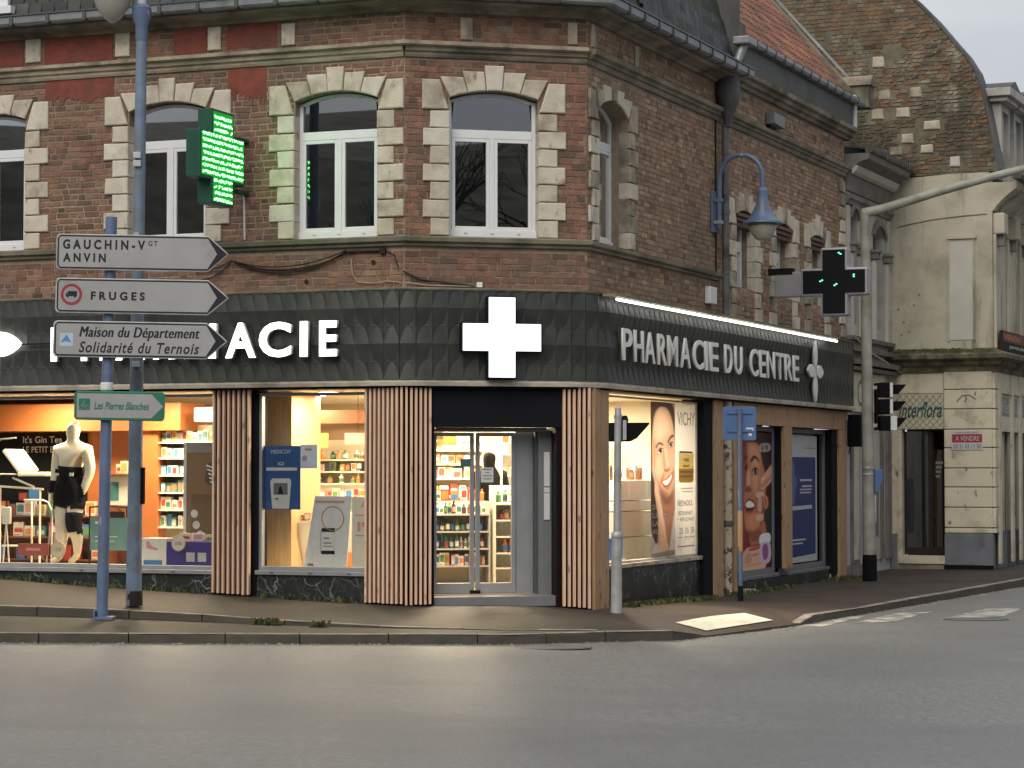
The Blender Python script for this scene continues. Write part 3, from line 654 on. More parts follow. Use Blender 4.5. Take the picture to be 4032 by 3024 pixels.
# right block: moulding, zinc band, gutter, orange roof with stone verge
def bar(name, prof, x0, x1, m, Mx=MC, parent=PH, **k):
    mb = MB(); n = len(prof); mb.add([(x0,-o,z) for o, z in prof] + [(x1,-o,z) for o, z in prof], [tuple(range(n)), tuple(range(2*n-1,n-1,-1))] + [(i,(i+1)%n,n+(i+1)%n,n+i) for i in range(n)]); return obj(name, mb, m, parent, Mx, **k)
bar('brick_band', [(-.25,7.495),(.0,7.495),(.0,7.52),(-.25,7.52)], 5.8, 12.45, M['brick_c'])
bar('eaves_cornice', [(-.2,7.47),(.06,7.47),(.08,7.52),(.13,7.54),(.14,7.59),(.20,7.62),(.21,7.69),(-.2,7.69)], 5.76, 12.62, M['stone_dark'])
bar('zinc_band', [(-.2,7.69),(.12,7.69),(.13,8.12),(-.2,8.12)], 5.78, 12.75, M['zinc_dark'])
bar('gutter', [(-.1,8.12),(.22,8.12),(.25,8.16),(.25,8.215),(.22,8.22),(-.1,8.2)], 5.75, 12.95, M['zinc'])
x = 6.0
while x < 12.9: obj('gutter_bracket', MB().box(x,-.262,8.115,x+.045,.05,8.226), M['darkgrey'], PH, MC); x += .5
obj('end_return', MB().box(12.30,-.1,7.70,12.42,.2,8.1).box(12.62,-.16,7.66,12.75,.4,8.3), M['pvc'], PH, MC)
run, rise = 2.6, 3.2
rf = obj('tile_roof', MB().add([(5.75,-.1,8.19),(12.9,-.1,8.19),(12.9,run,8.19+rise*run/2.6),(5.75,run,8.19+rise*run/2.6),(12.9,run,7.6),(5.75,run,7.6)], [(0,1,2,3),(1,4,2),(0,3,5)]), M['rooftile'], PH, MC, tint=True)
rt = []
for k in range(6):
    mb = MB(); n = 5
    top = [(-.11+.22*i/n, -.012-.022*math.sin(math.pi*i/n)) for i in range(n+1)]
    mb.add([(x, y, 0) for x, y in top] + [(x, y+.012, .30) for x, y in top] + [(x, y+.02, 0) for x, y in top], [(i, i+1, n+2+i, n+1+i) for i in range(n)] + [(2*n+2+i, 2*n+3+i, i+1, i) for i in range(n)], (k+.5)/6)
    me = mb.mesh('roof_tile', tint=True); me.materials.append(M['rooftile']); rt.append(me)
tl = Matrix.Rotation(-math.atan2(run, rise), 4, 'X'); L_ = math.hypot(run, rise); cnt = 0; stuff = MB()
cand = [(r_, i) for r_ in range(15) for i in range(33)]
for (r_, i) in cand:
    s = .02+r_*.262; x = 5.86+i*.215
    Mt = T(x, -.1+s*run/L_, 8.19+s*rise/L_) @ tl @ T(0, -.004, 0)
    if cnt < 290:
        o = bpy.data.objects.new('roof_tile', random.choice(rt)); scene.collection.objects.link(o); place(o, rf, MC @ Mt); cnt += 1
    else:
        me = random.choice(rt); t = me.attributes['tint'].data[0].value
        stuff.add([Mt @ v.co for v in me.vertices], [p.vertices[:] for p in me.polygons], t)
s_ = obj('roof_tiling', stuff, M['rooftile'], rf, MC, tint=True); s_['kind'] = 'stuff'
vg = MB(); vg.add([(12.72,-.15,8.19),(13.22,-.15,8.19),(13.22,run,8.19+rise),(12.72,run,8.19+rise),(12.72,-.15,8.30),(13.22,-.15,8.30),(13.22,run,8.30+rise),(12.72,run,8.30+rise)], [(0,3,2,1),(4,5,6,7),(0,1,5,4),(1,2,6,5),(2,3,7,6),(3,0,4,7)])
obj('verge_stone', vg, M['stone_dark'], PH, MC)
obj('verge_flashing', MB().add([(13.2,-.2,8.32),(13.3,-.2,8.32),(13.3,run,8.32+rise),(13.2,run,8.32+rise),(13.2,-.2,8.38),(13.3,-.2,8.38),(13.3,run,8.38+rise),(13.2,run,8.38+rise)], [(0,3,2,1),(4,5,6,7),(0,1,5,4),(1,2,6,5),(2,3,7,6),(3,0,4,7)]), M['zinc'], PH, MC)
obj('verge_end_block', MB().box(12.95,-.32,8.12,13.3,.15,8.52).prism([(12.9,8.52),(13.35,8.52),(13.12,8.72)], -.36, .2), M['stone_dark'], PH, MC)
# rainwater pipe with weathered hopper
dp = thing('drainpipe', 'dark cast-iron drainpipe with a wide weathered hopper on the side facade', 'drainpipe', MC @ T(5.32, -.1, 3.9))
obj('pipe', MB().tube([(5.32,-.12,3.86),(5.32,-.12,6.75)], .055, 12), M['iron'], dp, MC, smooth=True, autos=40)
obj('hopper', MB().lathe([(.055,6.70),(.08,6.85),(.16,7.05),(.20,7.2),(.17,7.44)], 14, (5.32,-.16,0)), M['zinc_dark'], dp, MC, smooth=True, autos=40)
obj('upper_pipe', MB().tube([(5.32,-.22,7.42),(5.34,-.28,7.6),(5.46,-.36,7.95)], [.07,.06,.075], 12), M['zinc'], dp, MC, smooth=True, autos=40)
obj('pipe_head', MB().box(5.30,-.50,7.95,5.72,-.24,8.07), M['zinc'], dp, MC, bevel=.02)
for z in (4.5, 5.4, 6.3): obj('pipe_clip', MB().lathe([(.066,0),(.066,.04)], 12, (5.32,-.12,z)), M['iron'], dp, MC)
obj('side_cable', MB().tube([(5.16,-.02,4.4),(5.16,-.02,6.8)], .014, 6), M['cable'], dp, MC)
# ------------------------------------------------------------------ shop front
def off_path(d, xa, xc, rAB, rBC, n=14):
    ls = [(wp(MA, xa, -d), wp(MA, 0, -d)), (wp(MBF, 0, -d), wp(MBF, WB, -d)), (wp(MC, 0, -d), wp(MC, xc, -d))]
    def isect(l1, l2):
        p, r = l1[0], l1[1]-l1[0]; q, s = l2[0], l2[1]-l2[0]; c = r.x*s.y-r.y*s.x
        t = ((q-p).x*s.y-(q-p).y*s.x)/c; return p+r*t
    P = [ls[0][0]]
    for (l1, l2, r) in ((ls[0], ls[1], rAB), (ls[1], ls[2], rBC)):
        c = isect(l1, l2); d1 = (l1[1]-l1[0]).normalized(); d2 = (l2[1]-l2[0]).normalized(); ang = math.acos(max(-1, min(1, d1.dot(d2))))
        tl_ = r*math.tan(ang/2); a = c-d1*tl_; left = Vector((-d1.y, d1.x, 0)); o = a+left*r; a0 = math.atan2((a-o).y, (a-o).x)
        for k in range(n+1):
            t = a0+ang*k/n; P.append(Vector((o.x+r*math.cos(t), o.y+r*math.sin(t), 0)))
    P.append(ls[2][1]); return P
FT, FB = 3.83, 2.70
fp = off_path(.16, -6.4, 12.42, 1.1, .85)
fas = obj('fascia', sweep([(-.1,FB),(-.002,FB),(-.002,FT),(-.1,FT)], fp), M['fascia_back'], PH)
obj('fascia_soffit', sweep([(-.2,FB-.004),(-.03,FB-.004),(-.03,FB-.10),(-.2,FB-.10)], fp), M['black'], fas)
obj('fascia_rail', sweep([(-.1,FB-.075),(.022,FB-.075),(.03,FB-.03),(.022,FB+.004),(-.1,FB+.004)], fp), M['rail'], fas)
obj('fascia_top', sweep([(-.2,FT+.003),(.02,FT+.003),(.025,FT+.02),(-.2,FT+.055)], fp), M['sill'], fas)
def relief(up):
    mb = MB(); w_, h = .1, .225; n = 5; d = .026
    cur = []
    for i in range(2*n+1):
        t = -1+i/n; z = h*(1-abs(t)**1.9); cur.append((w_*t, z))
    dep = lambda z: .004 + d*(1-z/h)
    C_ = [(x, -dep(z), z) for x, z in cur]
    base = [(x, -dep(0), 0) for x, z in cur]
    vs_ = C_ + [(x, -dep(0)-.006*(1-(x/w_)**2), .0) for x, z in cur]
    k = len(cur); fs = [(k+i, k+i+1, i+1, i) for i in range(k-1)]
    vs_ += [(-w_, -.022, h), (w_, -.022, h)]; tl_, tr_ = 2*k, 2*k+1
    fs += [(tl_, i, i+1) for i in range(n)] + [(tr_, i, i+1) for i in range(n, 2*n)]
    vs_ += [(-w_, 0, 0), (w_, 0, 0), (w_, 0, h), (-w_, 0, h)]
    b = 2*k+2; fs += [(b, b+1, 2*k-1, k), (b, 0, tl_, b+3), (b+1, b+2, tr_, k-1), (tl_, n, tr_, b+2, b+3)]
    if not up: vs_ = [(x, y, h-z) for x, y, z in vs_]
    return mb.add(vs_, fs)
tiles = []
for up in (1, 0):
    me = relief(up).mesh('tile'); me.materials.append(M['tile']); tiles.append(me)
fat, fl = polyline(fp); nt_ = int(fl/.2); ent = []
for r_ in range(5):
    for i in range(nt_):
        s = (i+.5)*.2; p, d = fat(s); p1, _ = fat(s-.1); p2, _ = fat(s+.1); d = (p2-p1).normalized()
        ent.append((p, d, r_, i, max(0, s-8.2)))
ent.sort(key=lambda e: e[4]); stuff = MB()
for k, (p, d, r_, i, _) in enumerate(ent):
    Mt = frame(p, d) @ T(0, -.001, FT-.226*(r_+1)+.002); me = tiles[r_ % 2]
    tw = Matrix.Rotation(random.gauss(0, .006), 4, 'Z') @ Matrix.Rotation(random.gauss(0, .006), 4, 'X')
    if k < 300:
        o = bpy.data.objects.new('tile', me); scene.collection.objects.link(o); place(o, fas, Mt @ tw)
    else: stuff.add([Mt @ v.co for v in me.vertices], [q.vertices[:] for q in me.polygons])
s_ = obj('tiling', stuff, M['tile'], fas); s_['kind'] = 'stuff'
def gz(Mx, x, y): q = wp(Mx, x, y); return (red_h if Mx is MC and x > .4 else dark_h)(q.x, q.y)
# --- left facade, ground floor
def shop_window(Mx, x0, x1, z0, z1, posts=(), fr=.05, y=.06, m='alu'):
    mb = MB().box(x0, y, z0, x0+fr, y+.09, z1).box(x1-fr, y, z0, x1, y+.09, z1).box(x0+fr, y-.004, z0-.0, x1-fr, y+.086, z0+fr).box(x0+fr, y+.004, z1-fr*.8, x1-fr, y+.094, z1)
    for px in posts: mb.box(px-.02, y+.006, z0+fr, px+.02, y+.08, z1-fr)
    fo = obj('shop_window', mb, M[m], PH, Mx, bevel=.004)
    xs_ = [x0+fr] + list(posts) + [x1-fr]
    for a, b in zip(xs_, xs_[1:]):
        obj('shop_glazing', MB().add([(a, y+.03, z0+fr), (b, y+.03, z0+fr), (b, y+.03, z1-fr), (a, y+.03, z1-fr)], [(0,1,2,3)]), M['shop_pane'], fo, Mx)
    obj('window_ledge', MB().box(x0-.01, y-.075, z0-.055, x1+.01, y+.12, z0-.002), M[m], fo, Mx, bevel=.004)
    for t in (.15, .5, .85): obj('drain_cap', MB().box(x0+(x1-x0)*t-.025, y-.083, z0-.035, x0+(x1-x0)*t+.025, y-.075, z0-.022), M['darkgrey'], fo, Mx)
    return fo
shop_window(MA, -6.6, -2.67, .27, 2.56); shop_window(MA, -2.07, -.51, .28, 2.56)
def base_panel(Mx, x0, x1, zt, m, cuts=()):
    xs_ = [x0] + list(cuts) + [x1]
    for a, b in zip(xs_, xs_[1:]):
        za, zb = gz(Mx, a, -.1)-.08, gz(Mx, b, -.1)-.08
        obj('base_panel', MB().prism([(a+.003, za), (b-.003, zb), (b-.003, zt), (a+.003, zt)], .03, .2), m, PH, Mx)
base_panel(MA, -6.6, -2.67, .214, M['marble'], (-5.3, -4.0)); base_panel(MA, -2.07, -.50, .224, M['marble'])
obj('black_post', MB().box(-2.15, .03, -.15, -2.06, .3, 2.62), M['black'], PH, MA)
def slat_panel(path, zt, pitch=.063, first=.03, hfun=None, w_=.029, dpt=.045, back=True):
    at, L = polyline(path)
    zb = min(hfun(p.x, p.y) for p in path)-.02
    bk = obj('slat_panel', sweep([(-.05,zb),(-.032,zb),(-.032,zt),(-.05,zt)], path), M['slat_back'], PH)
    s = first
    while s < L - w_*.4:
        p, d = at(s); z0 = hfun(p.x, p.y)+.018+random.uniform(-.005, .008)
        o = obj('slat', MB().box(-w_/2, -dpt*.6, z0, w_/2, dpt*.66, zt-random.uniform(0, .004)), M['slat'], bk, frame(p, d), bevel=.003); s += pitch
slat_panel([wp(MA, -2.69, -.05), wp(MA, -2.13, -.05)], 2.62, .0725, .035, dark_h)
pw = off_path(.08, -.50, 1, .42, .3); lim = wp(MBF, .37, -.08)
pw2 = [p for p in pw if (MBF.inverted() @ p).x < .37] + [lim]
slat_panel(pw2, 2.62, .060, .02, dark_h)
slat_panel([wp(MBF, 2.03, -.08), wp(MBF, 2.43, -.08)], 2.62, .066, .03, dark_h, w_=.032)
zc0 = gz(MC, .3, -.1)
obj('corner_board', MB().box(-.0, -.11, zc0+.0, .25, .05, 2.62).box(.255, -.112, zc0, .50, .05, 2.62), M['board'], PH, MC, bevel=.006)
obj('corner_backing', MB().box(2.0,-.03,-.2,2.37,.25,2.62), M['slat_back'], PH, MBF)
# --- right facade, ground floor
shop_window(MC, .55, 4.52, .32, 2.56, m='rail', fr=.03); base_panel(MC, .50, 4.53, .262, M['marble'], (1.9, 3.2))
obj('black_post', MB().box(4.53, -.04, -.42, 4.91, .3, 2.62), M['black'], PH, MC)
def board(x0, x1, z0, z1, y0=-.06, y1=.1, Mx=MC): return obj('timber_board', MB().box(x0, y0, z0, x1, y1, z1), M['board'], PH, Mx, bevel=.005)
g1 = lambda u: gz(MC, u, -.1)
board(4.915, 5.36, g1(5.1), 2.62); board(5.88, 6.02, g1(5.9), 2.62)
obj('recess_back', MB().box(5.36,.1,-.4,6.0,.3,2.62), M['darkgrey'], PH, MC)
obj('grey_shutter', MB().box(6.02,.06,g1(6.2)+.32,6.58,.1,2.3), M['midgrey'], PH, MC); obj('shutter_foot', MB().box(6.02,.10,g1(6.2),6.58,.14,g1(6.2)+.32), M['black'], PH, MC)
obj('door_sill', MB().box(5.9,-.14,g1(6.2)-.05,6.7,.1,g1(6.2)+.05), M['stone'], PH, MC)
xx = 6.02
while xx < 12.25:
    e = min(12.25, xx+random.uniform(.5, .75)); board(xx+.003, e-.003, 2.275, 2.625, -.05, .08); xx = e
board(8.52, 8.93, g1(8.7)+.3, 2.27); board(11.80, 12.28, g1(12), 2.27)
obj('black_post', MB().box(11.46,-.02,g1(11.6)+.1,11.795,.3,2.27), M['black'], PH, MC); obj('black_post', MB().box(8.46,-.0,g1(8.5)+.3,8.517,.3,2.27), M['black'], PH, MC)
shop_window(MC, 6.58, 8.46, -.09, 2.26, y=.10, fr=.09, m='midgrey'); shop_window(MC, 8.94, 11.46, -.10, 2.26, y=.10, fr=.09, m='midgrey')
base_panel(MC, 6.58, 8.5, -.15, M['marble']); base_panel(MC, 8.5, 11.46, -.16, M['marble'])
for a, b in ((6.58, 8.46), (8.94, 11.46)): obj('display_back', MB().box(a, .3, -.3, b, .34, 2.6), M['darkgrey'], PH, MC)
# old peeling pipe beside the timber
op_ = thing('old_drainpipe', 'old drainpipe with peeling cream paint between the timber boards', 'drainpipe', MC @ T(5.62, -.02, g1(5.6)))
obj('pipe', MB().tube([(5.62,-.03,g1(5.6)-.02),(5.62,-.03,2.62)], .075, 14), M['peel'], op_, MC, smooth=True, autos=40)
obj('pipe_collar', MB().lathe([(.09,0),(.095,.02),(.095,.07),(.08,.09)], 14, (5.62,-.03,.72)), M['iron'], op_, MC, smooth=True, autos=40)
# --- corner entrance
obj('door_lintel', MB().box(.36,-.055,2.11,2.04,.10,2.63), M['black'], PH, MBF)
obj('door_operator', MB().box(.42,.02,2.055,1.86,.3,2.108), M['darkgrey'], PH, MBF, bevel=.01)
obj('entrance_reveal', MB().box(.30,-.02,-.2,.385,.62,2.11), M['black'], PH, MBF); obj('entrance_reveal', MB().box(1.97,-.02,-.2,2.05,.55,2.11), M['black'], PH, MBF)
obj('entrance_side_panel', MB().box(1.80,.22,-.05,1.975,.27,2.08), M['midgrey'], PH, MBF)
obj('entrance_side_post', MB().box(1.765,.26,-.05,1.80,.40,2.08), M['darkgrey'], PH, MBF)
obj('white_door_panel', MB().box(1.535,.38,-.02,1.765,.42,2.06), M['alu'], PH, MBF, bevel=.004)
for k in range(5): obj('step_plank', MB().box(.385,.0+.075*k,-.16,1.97,.071+.075*k,-.035+.004*k), M['midgrey'], PH, MBF, bevel=.003)
obj('door_threshold', MB().box(.40,.372,-.16,1.80,.6,-.012), M['alu'], PH, MBF)
for (a, b) in ((.44, .985), (1.005, 1.53)):
    dr = obj('door', MB().box(a,.36,-.01,a+.055,.40,2.05).box(b-.055,.36,-.01,b,.40,2.05).box(a+.055,.361,-.01,b-.055,.399,.12).box(a+.055,.361,2.0,b-.055,.399,2.05), M['alu'], PH, MBF, bevel=.004)
    obj('door_glazing', MB().add([(a+.055,.38,.12),(b-.055,.38,.12),(b-.055,.38,2.0),(a+.055,.38,2.0)], [(0,1,2,3)]), M['shop_pane'], dr, MBF)
obj('door_stop', MB().box(.93,.33,-.015,1.06,.36,.03), M['black'], PH, MBF)

# ------------------------------------------------------------------ lettering
def text_mesh(s, bold=.0, shear=0, extrude=0, spacing=1.0, res=4):
    cu = bpy.data.curves.new('t', 'FONT'); cu.body = s; cu.size = 1; cu.offset = bold; cu.shear = shear; cu.extrude = extrude; cu.space_character = spacing; cu.resolution_u = res
    o = bpy.data.objects.new('t', cu); scene.collection.objects.link(o)
    dg = bpy.context.evaluated_depsgraph_get(); me = bpy.data.meshes.new_from_object(o.evaluated_get(dg)); bpy.data.objects.remove(o); bpy.data.curves.remove(cu)
    return me
def fit_text(s, x0, x1, z0, z1, y, m, name='lettering', bold=.0, shear=0, depth=0, parent=None, Mx=I4, spacing=1.0, keep=False):
    me = text_mesh(s, bold, shear, 1.0 if depth else 0, spacing); vs_ = me.vertices
    ax = min(v.co.x for v in vs_); bx = max(v.co.x for v in vs_); az = min(v.co.y for v in vs_); bz = max(v.co.y for v in vs_)
    kx = (x1-x0)/(bx-ax); kz = (z1-z0)/(bz-az)
    for v in vs_:
        x, z, e = v.co; v.co = (x0+(x-ax)*kx, y - e*depth/2 - (depth/2 if depth else 0), z0+(z-az)*kz)
    me.materials.clear(); me.materials.append(m); me.name = name
    bm = bmesh.new(); bm.from_mesh(me); bmesh.ops.remove_doubles(bm, verts=bm.verts, dist=1e-5)
    if not depth:
        for f in bm.faces:
            if f.normal.y > 0: f.normal_flip()
    else: bmesh.ops.recalc_face_normals(bm, faces=bm.faces)
    bm.to_mesh(me); bm.free()
    return obj(name, me, None, parent, Mx)
M['lit'] = emit('lit_letter', (1, .96, .88), 2.6)
M['letter_side'] = flat('letter_side', (.72, .72, .70), .4)
M['unlit'] = mat('white_letter', (.84, .83, .79), .45, .04, 5)
lt = thing('illuminated_lettering', 'large glowing white PHARMACIE letters on the left fascia behind the direction signs', 'lettering', MA @ T(-2.8, -.2, 3.0))
for ch, a, b in [('P',-4.96,-4.66),('H',-4.50,-4.12),('A',-3.98,-3.54),('R',-3.42,-3.09),('M',-2.97,-2.50),('A',-2.37,-1.93),('C',-1.89,-1.43),('I',-1.31,-1.20),('E',-1.04,-.79)]:
    o = fit_text(ch, a, b, 3.0, 3.455, -.225, M['letter_side'], 'letter', bold=.028, depth=.075, parent=lt, Mx=MA)
    fit_text(ch, a+.004, b-.004, 3.004, 3.451, -.302, M['lit'], 'letter_face', bold=.028, parent=o, Mx=MA)
l2 = thing('fascia_lettering', 'unlit white letters reading PHARMACIE DU CENTRE on the side fascia', 'lettering', MC @ T(4.6, -.2, 3.0))
sp_ = [(.572,.93),(1.018,1.36),(1.427,1.80),(1.922,2.26),(2.328,2.72),(2.85,3.26),(3.389,3.84),(3.899,4.02),(4.114,4.50),(4.81,5.15),(5.29,5.64),(6.033,6.43),(6.513,6.82),(6.905,7.30),(7.40,7.76),(7.854,8.24),(8.31,8.62)]
for ch, (a, b) in zip('PHARMACIEDUCENTRE', sp_): fit_text(ch, a+.03, b+.03, 3.0, 3.42, -.24, M['unlit'], 'letter', bold=.006, depth=.03, parent=l2, Mx=MC)
def petal(L, w_, n=10):
    r_ = [(0, 0)]; p = []
    for i in range(n+1): t = i/n; p.append((w_*math.sin(math.pi*t)**.8*(1), L*t))
    return p + [(-x, z) for x, z in p[-2:0:-1]]
def flower(name, label, Mx, cx, cz, m, lv=.46, lh=.27, wv=.11, wh=.15, group=None, sides=None):
    t = thing(name, label, 'emblem', Mx @ T(cx, -.2, cz), group)
    for k, (L, w_) in enumerate(((lv, wv), (lh, wh), (lv, wv), (lh, wh))):
        a = -k*math.pi/2; pts = [(cx + (x*math.cos(a)-(z+.02)*math.sin(a)), cz + (x*math.sin(a)+(z+.02)*math.cos(a))) for x, z in petal(L, w_)]
        obj('petal', MB().prism(pts, -.265, -.225), m, t, Mx, bevel=.006)
    obj('crossbar', MB().box(cx-.015,-.272,cz-.1,cx+.015,-.265,cz+.1), M['lightgrey'], t, Mx)
    return t
flower('flower_emblem', 'white four-petal flower emblem at the right end of the side fascia', MC, 9.66, 3.21, M['unlit'], lv=.5, lh=.44, wv=.095, wh=.11)
flower('flower_emblem', 'glowing white petal of the emblem at the left picture edge of the fascia', MA, -6.12, 3.25, M['lit'], lv=.5, lh=.66, wv=.13, wh=.165)
obj('emblem_bar', MB().box(-5.44,-.26,3.235,-5.0,-.23,3.25), M['black'], fas, MA)
# LED strip lamp over the side fascia
led = thing('led_strip_light', 'long glowing white LED strip along the top of the side fascia', 'light strip', MC @ T(5.3, -.3, 3.8))
obj('led_housing', MB().box(.12,-.36,3.80,10.75,-.17,3.835), M['sill'], led, MC)
obj('led_tube', MB().tube([(.22,-.33,3.765),(10.7,-.33,3.765)], .018, 8), emit('led_glow', (1, .99, .95), 3.6), led, MC)
# crosses
def cross_poly(cx, cz, a, b, r=0):
    p = [(-a,-b),(-b,-b),(-b,-a),(b,-a),(b,-b),(a,-b),(a,b),(b,b),(b,a),(-b,a),(-b,b),(-a,b)]
    return [(cx+x, cz+z) for x, z in p]
def cross_glow():
    m, t, b = new_mat('cross_glow'); L = t.links.new; g = t.nodes.new('ShaderNodeNewGeometry'); n = t.nodes.new('ShaderNodeTexNoise'); n.inputs['Scale'].default_value = 2.3; n.inputs['Detail'].default_value = 1
    c = t.nodes.new('ShaderNodeValToRGB'); e = c.color_ramp.elements; e[0].position = .30; e[0].color = (.62, .92, .98, 1); e[1].position = .46; e[1].color = (1, 1, 1, 1); x = e.new(.60); x.color = (1, 1, 1, 1); x = e.new(.70); x.color = (.86, .82, 1, 1)
    L(g.outputs['Position'], n.inputs['Vector']); L(n.outputs['Fac'], c.inputs['Fac']); L(c.outputs['Color'], b.inputs['Emission Color']); b.inputs['Emission Strength'].default_value = 1.25; b.inputs['Base Color'].default_value = (.1, .1, .1, 1); return m
wc = thing('white_led_cross', 'glowing white LED pharmacy cross on the fascia above the door', 'pharmacy cross', MBF @ T(1.2, -.2, 3.23))
obj('cross_body', MB().prism(cross_poly(1.19, 3.235, .525, .19), -.33, -.2), M['black'], wc, MBF, bevel=.02)
obj('cross_face', MB().prism(cross_poly(1.19, 3.235, .505, .172), -.345, -.331), cross_glow(), wc, MBF, bevel=.02)
def leddots(name, rows, m, parent, Mx, y, size):
    mb = MB()
    for (x, z) in rows: mb.add([(x,y-.004,z),(x+size[0],y-.004,z),(x+size[0],y-.004,z+size[1]),(x,y-.004,z+size[1])],[(0,1,2,3)])
    return obj(name, mb, m, parent, Mx)
dots = [(1.07+.02*random.randint(0, 5), 3.0+.028*k) for k in range(20) for _ in range(2) if random.random() < .35]
dots += [(1.42+.02*random.randint(0, 4), 3.12+.03*k) for k in range(8) for _ in range(2) if random.random() < .6]
leddots('led_pattern', dots, emit('cyan_glow', (.35, .85, .9), 1.4, False), wc, MBF, -.3455, (.03, .008))
# green cross standing off the left facade
gd = (.352, .936); GM = frame((-3.847, 28.2), gd)
gc = thing('green_led_cross', 'green LED pharmacy cross with scrolling text lines on a wall bracket', 'pharmacy cross', GM @ T(.55, 0, 4.9))
M['gcase'] = mat('green_casing', (.012, .085, .05), .4, .1, 5)
cz_ = 5.50
obj('cross_casing', MB().prism(cross_poly(.56, cz_, .60, .30), -.0, .20), M['gcase'], gc, GM, bevel=.012)
obj('cross_panel', MB().prism(cross_poly(.56, cz_, .565, .262), -.006, -.001), emit('green_panel', (.0, .30, .02), .6), gc, GM)
dots = []
for r_ in range(14):
    z = cz_+.535-.0795*(r_+.55); half = .245 if (z > cz_+.27 or z < cz_-.27) else .545
    x = .56-half
    while x < .56+half-.02:
        if random.random() < .86: 
            for q in range(3): dots.append((x+random.random()*.008, z+random.uniform(-.018, .016)))
        x += .023
leddots('led_text', dots, emit('green_led', (.28, 1.0, .34), 6.0, False), gc, GM, -.0065, (.016, .010))
for z in (5.12, 5.80): obj('bracket', MB().box(1.1,.06,z,1.42,.14,z+.05), M['gcase'], gc, GM)
obj('power_cable', MB().tube([(1.30,.1,5.14),(1.34,.1,5.05),(1.36,.1,4.55)], .012, 6), M['pvc'], gc, GM)
# dark cross on the side facade
DM = frame(wp(MC, 7.55, -.18), (.9165, -.400))
dc = thing('dark_led_cross', 'dark LED pharmacy cross and white rim, nearly unlit, on the side facade', 'pharmacy cross', DM @ T(.75, 0, 4.0))
dx, dz_ = .98, 4.52
obj('cross_rim', MB().prism(cross_poly(dx, dz_, .54, .22), .0, .22), M['alu'], dc, DM, bevel=.03)
obj('cross_screen', MB().prism(cross_poly(dx, dz_, .50, .18), -.008, -.001), M['black'], dc, DM)
leddots('lit_pixel', [(dx+.10,dz_+.42),(dx+.07,dz_+.44),(dx-.23,dz_+.0),(dx-.2,dz_+.015),(dx-.0,dz_-.07),(dx+.03,dz_-.05),(dx+.31,dz_+.09),(dx+.31,dz_+.06)], emit('green_pixel', (.15, .8, .4), 1.2, False), dc, DM, -.0085, (.03, .022))
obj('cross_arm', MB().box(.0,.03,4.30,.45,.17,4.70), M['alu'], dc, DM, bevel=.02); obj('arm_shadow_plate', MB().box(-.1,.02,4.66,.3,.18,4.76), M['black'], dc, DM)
# ------------------------------------------------------------------ street furniture
def sign_board(parent, name, x0, x1, z0, z1, Mx, face, edge, tip=.24, y=-.09):
    h = (z1-z0)/2; zc = (z0+z1)/2; r = .045
    outer = [(x0+r,z0),(x1-tip,z0),(x1-.03,zc-.03),(x1,zc),(x1-.03,zc+.03),(x1-tip,z1),(x0+r,z1),(x0+.012,z1-.012),(x0,z1-r),(x0,z0+r),(x0+.012,z0+.012)]
    b = obj(name, MB().prism(outer, y-.03, y), M['galva'], parent, Mx, bevel=.006)
    def ins(d, tp): return [(x0+r+d*.3,z0+d),(x1-tip-d*.2,z0+d),(x1-d*1.3,zc),(x1-tip-d*.2,z1-d),(x0+r+d*.3,z1-d),(x0+d+.004,z1-r-d*.4),(x0+d+.004,z0+r+d*.4)]
    obj('border', MB().prism(ins(.014, 0), y-.0325, y-.0305), edge, b, Mx)
    zi = .033; xt = x1-tip-.005
    obj('face', MB().prism([(x0+r+.01,z0+zi),(xt,z0+zi),(x1-.135,zc),(xt,z1-zi),(x0+r+.01,z1-zi),(x0+zi+.004,z1-zi-.02),(x0+zi+.004,z0+zi+.02)], y-.0355, y-.033), face, b, Mx)
    for k, zb in enumerate((z0+.09, z1-.13)): obj('clamp', MB().box(-.10,y+.002,zb,.10,.0,zb+.05), M['blue'], b, Mx)
    return b
SM = T(-4.735, 26.7, 0) @ Matrix.Rotation(R(1.0), 4, 'Y')
sp1 = thing('direction_sign_post', 'blue post carrying three grey arrow direction signs and a green cycle sign', 'signpost', T(-4.74, 26.7, -.155))
obj('post', MB().tube([(-.085,0,-.19),(-.06,0,1.5),(-.005,0,4.53)], .068, 16), M['blue'], sp1, T(-4.69, 26.7, 0), smooth=True, autos=40)
obj('base_plate', MB().box(-.17,-.13,-.17,.06,.13,-.135).box(-.17,-.10,-.135,-.15,.1,-.06), M['blue'], sp1, T(-4.69, 26.7, 0), bevel=.004)
obj('post_band', MB().lathe([(.073,0),(.076,.02),(.076,.075),(.072,.09)], 16, (-.045,0,2.50)), M['white'], sp1, T(-4.69, 26.7, 0))
y0 = -.09; yt = y0-.0362
def stext(s, x0, x1, z0, z1, par, m=None, dy=0, **k): return fit_text(s, x0, x1, z0, z1, yt-dy, m or M['sign_black'], 'lettering', parent=par, Mx=SM, **k)
s1 = sign_board(sp1, 'arrow_sign', -.655, 1.36, 3.895, 4.315, SM, M['sign_grey'], M['sign_black'])
K_ = dict(bold=.042, spacing=1.6)
stext('GAUCHIN-V', -.575, .385, 4.135, 4.25, s1, **K_); stext('GT', .42, .53, 4.185, 4.245, s1, bold=.02, spacing=1.4); stext('ANVIN', -.57, -.07, 3.985, 4.09, s1, **K_)
s2 = sign_board(sp1, 'arrow_sign', -.65, 1.37, 3.39, 3.80, SM, M['sign_grey'], M['sign_black'])
stext('FRUGES', -.235, .395, 3.545, 3.645, s2, **K_)
def disc(cx, cz, r, y, n=28): return MB().prism([(cx+r*math.cos(2*math.pi*i/n), cz+r*math.sin(2*math.pi*i/n)) for i in range(n)], y-.0012, y)
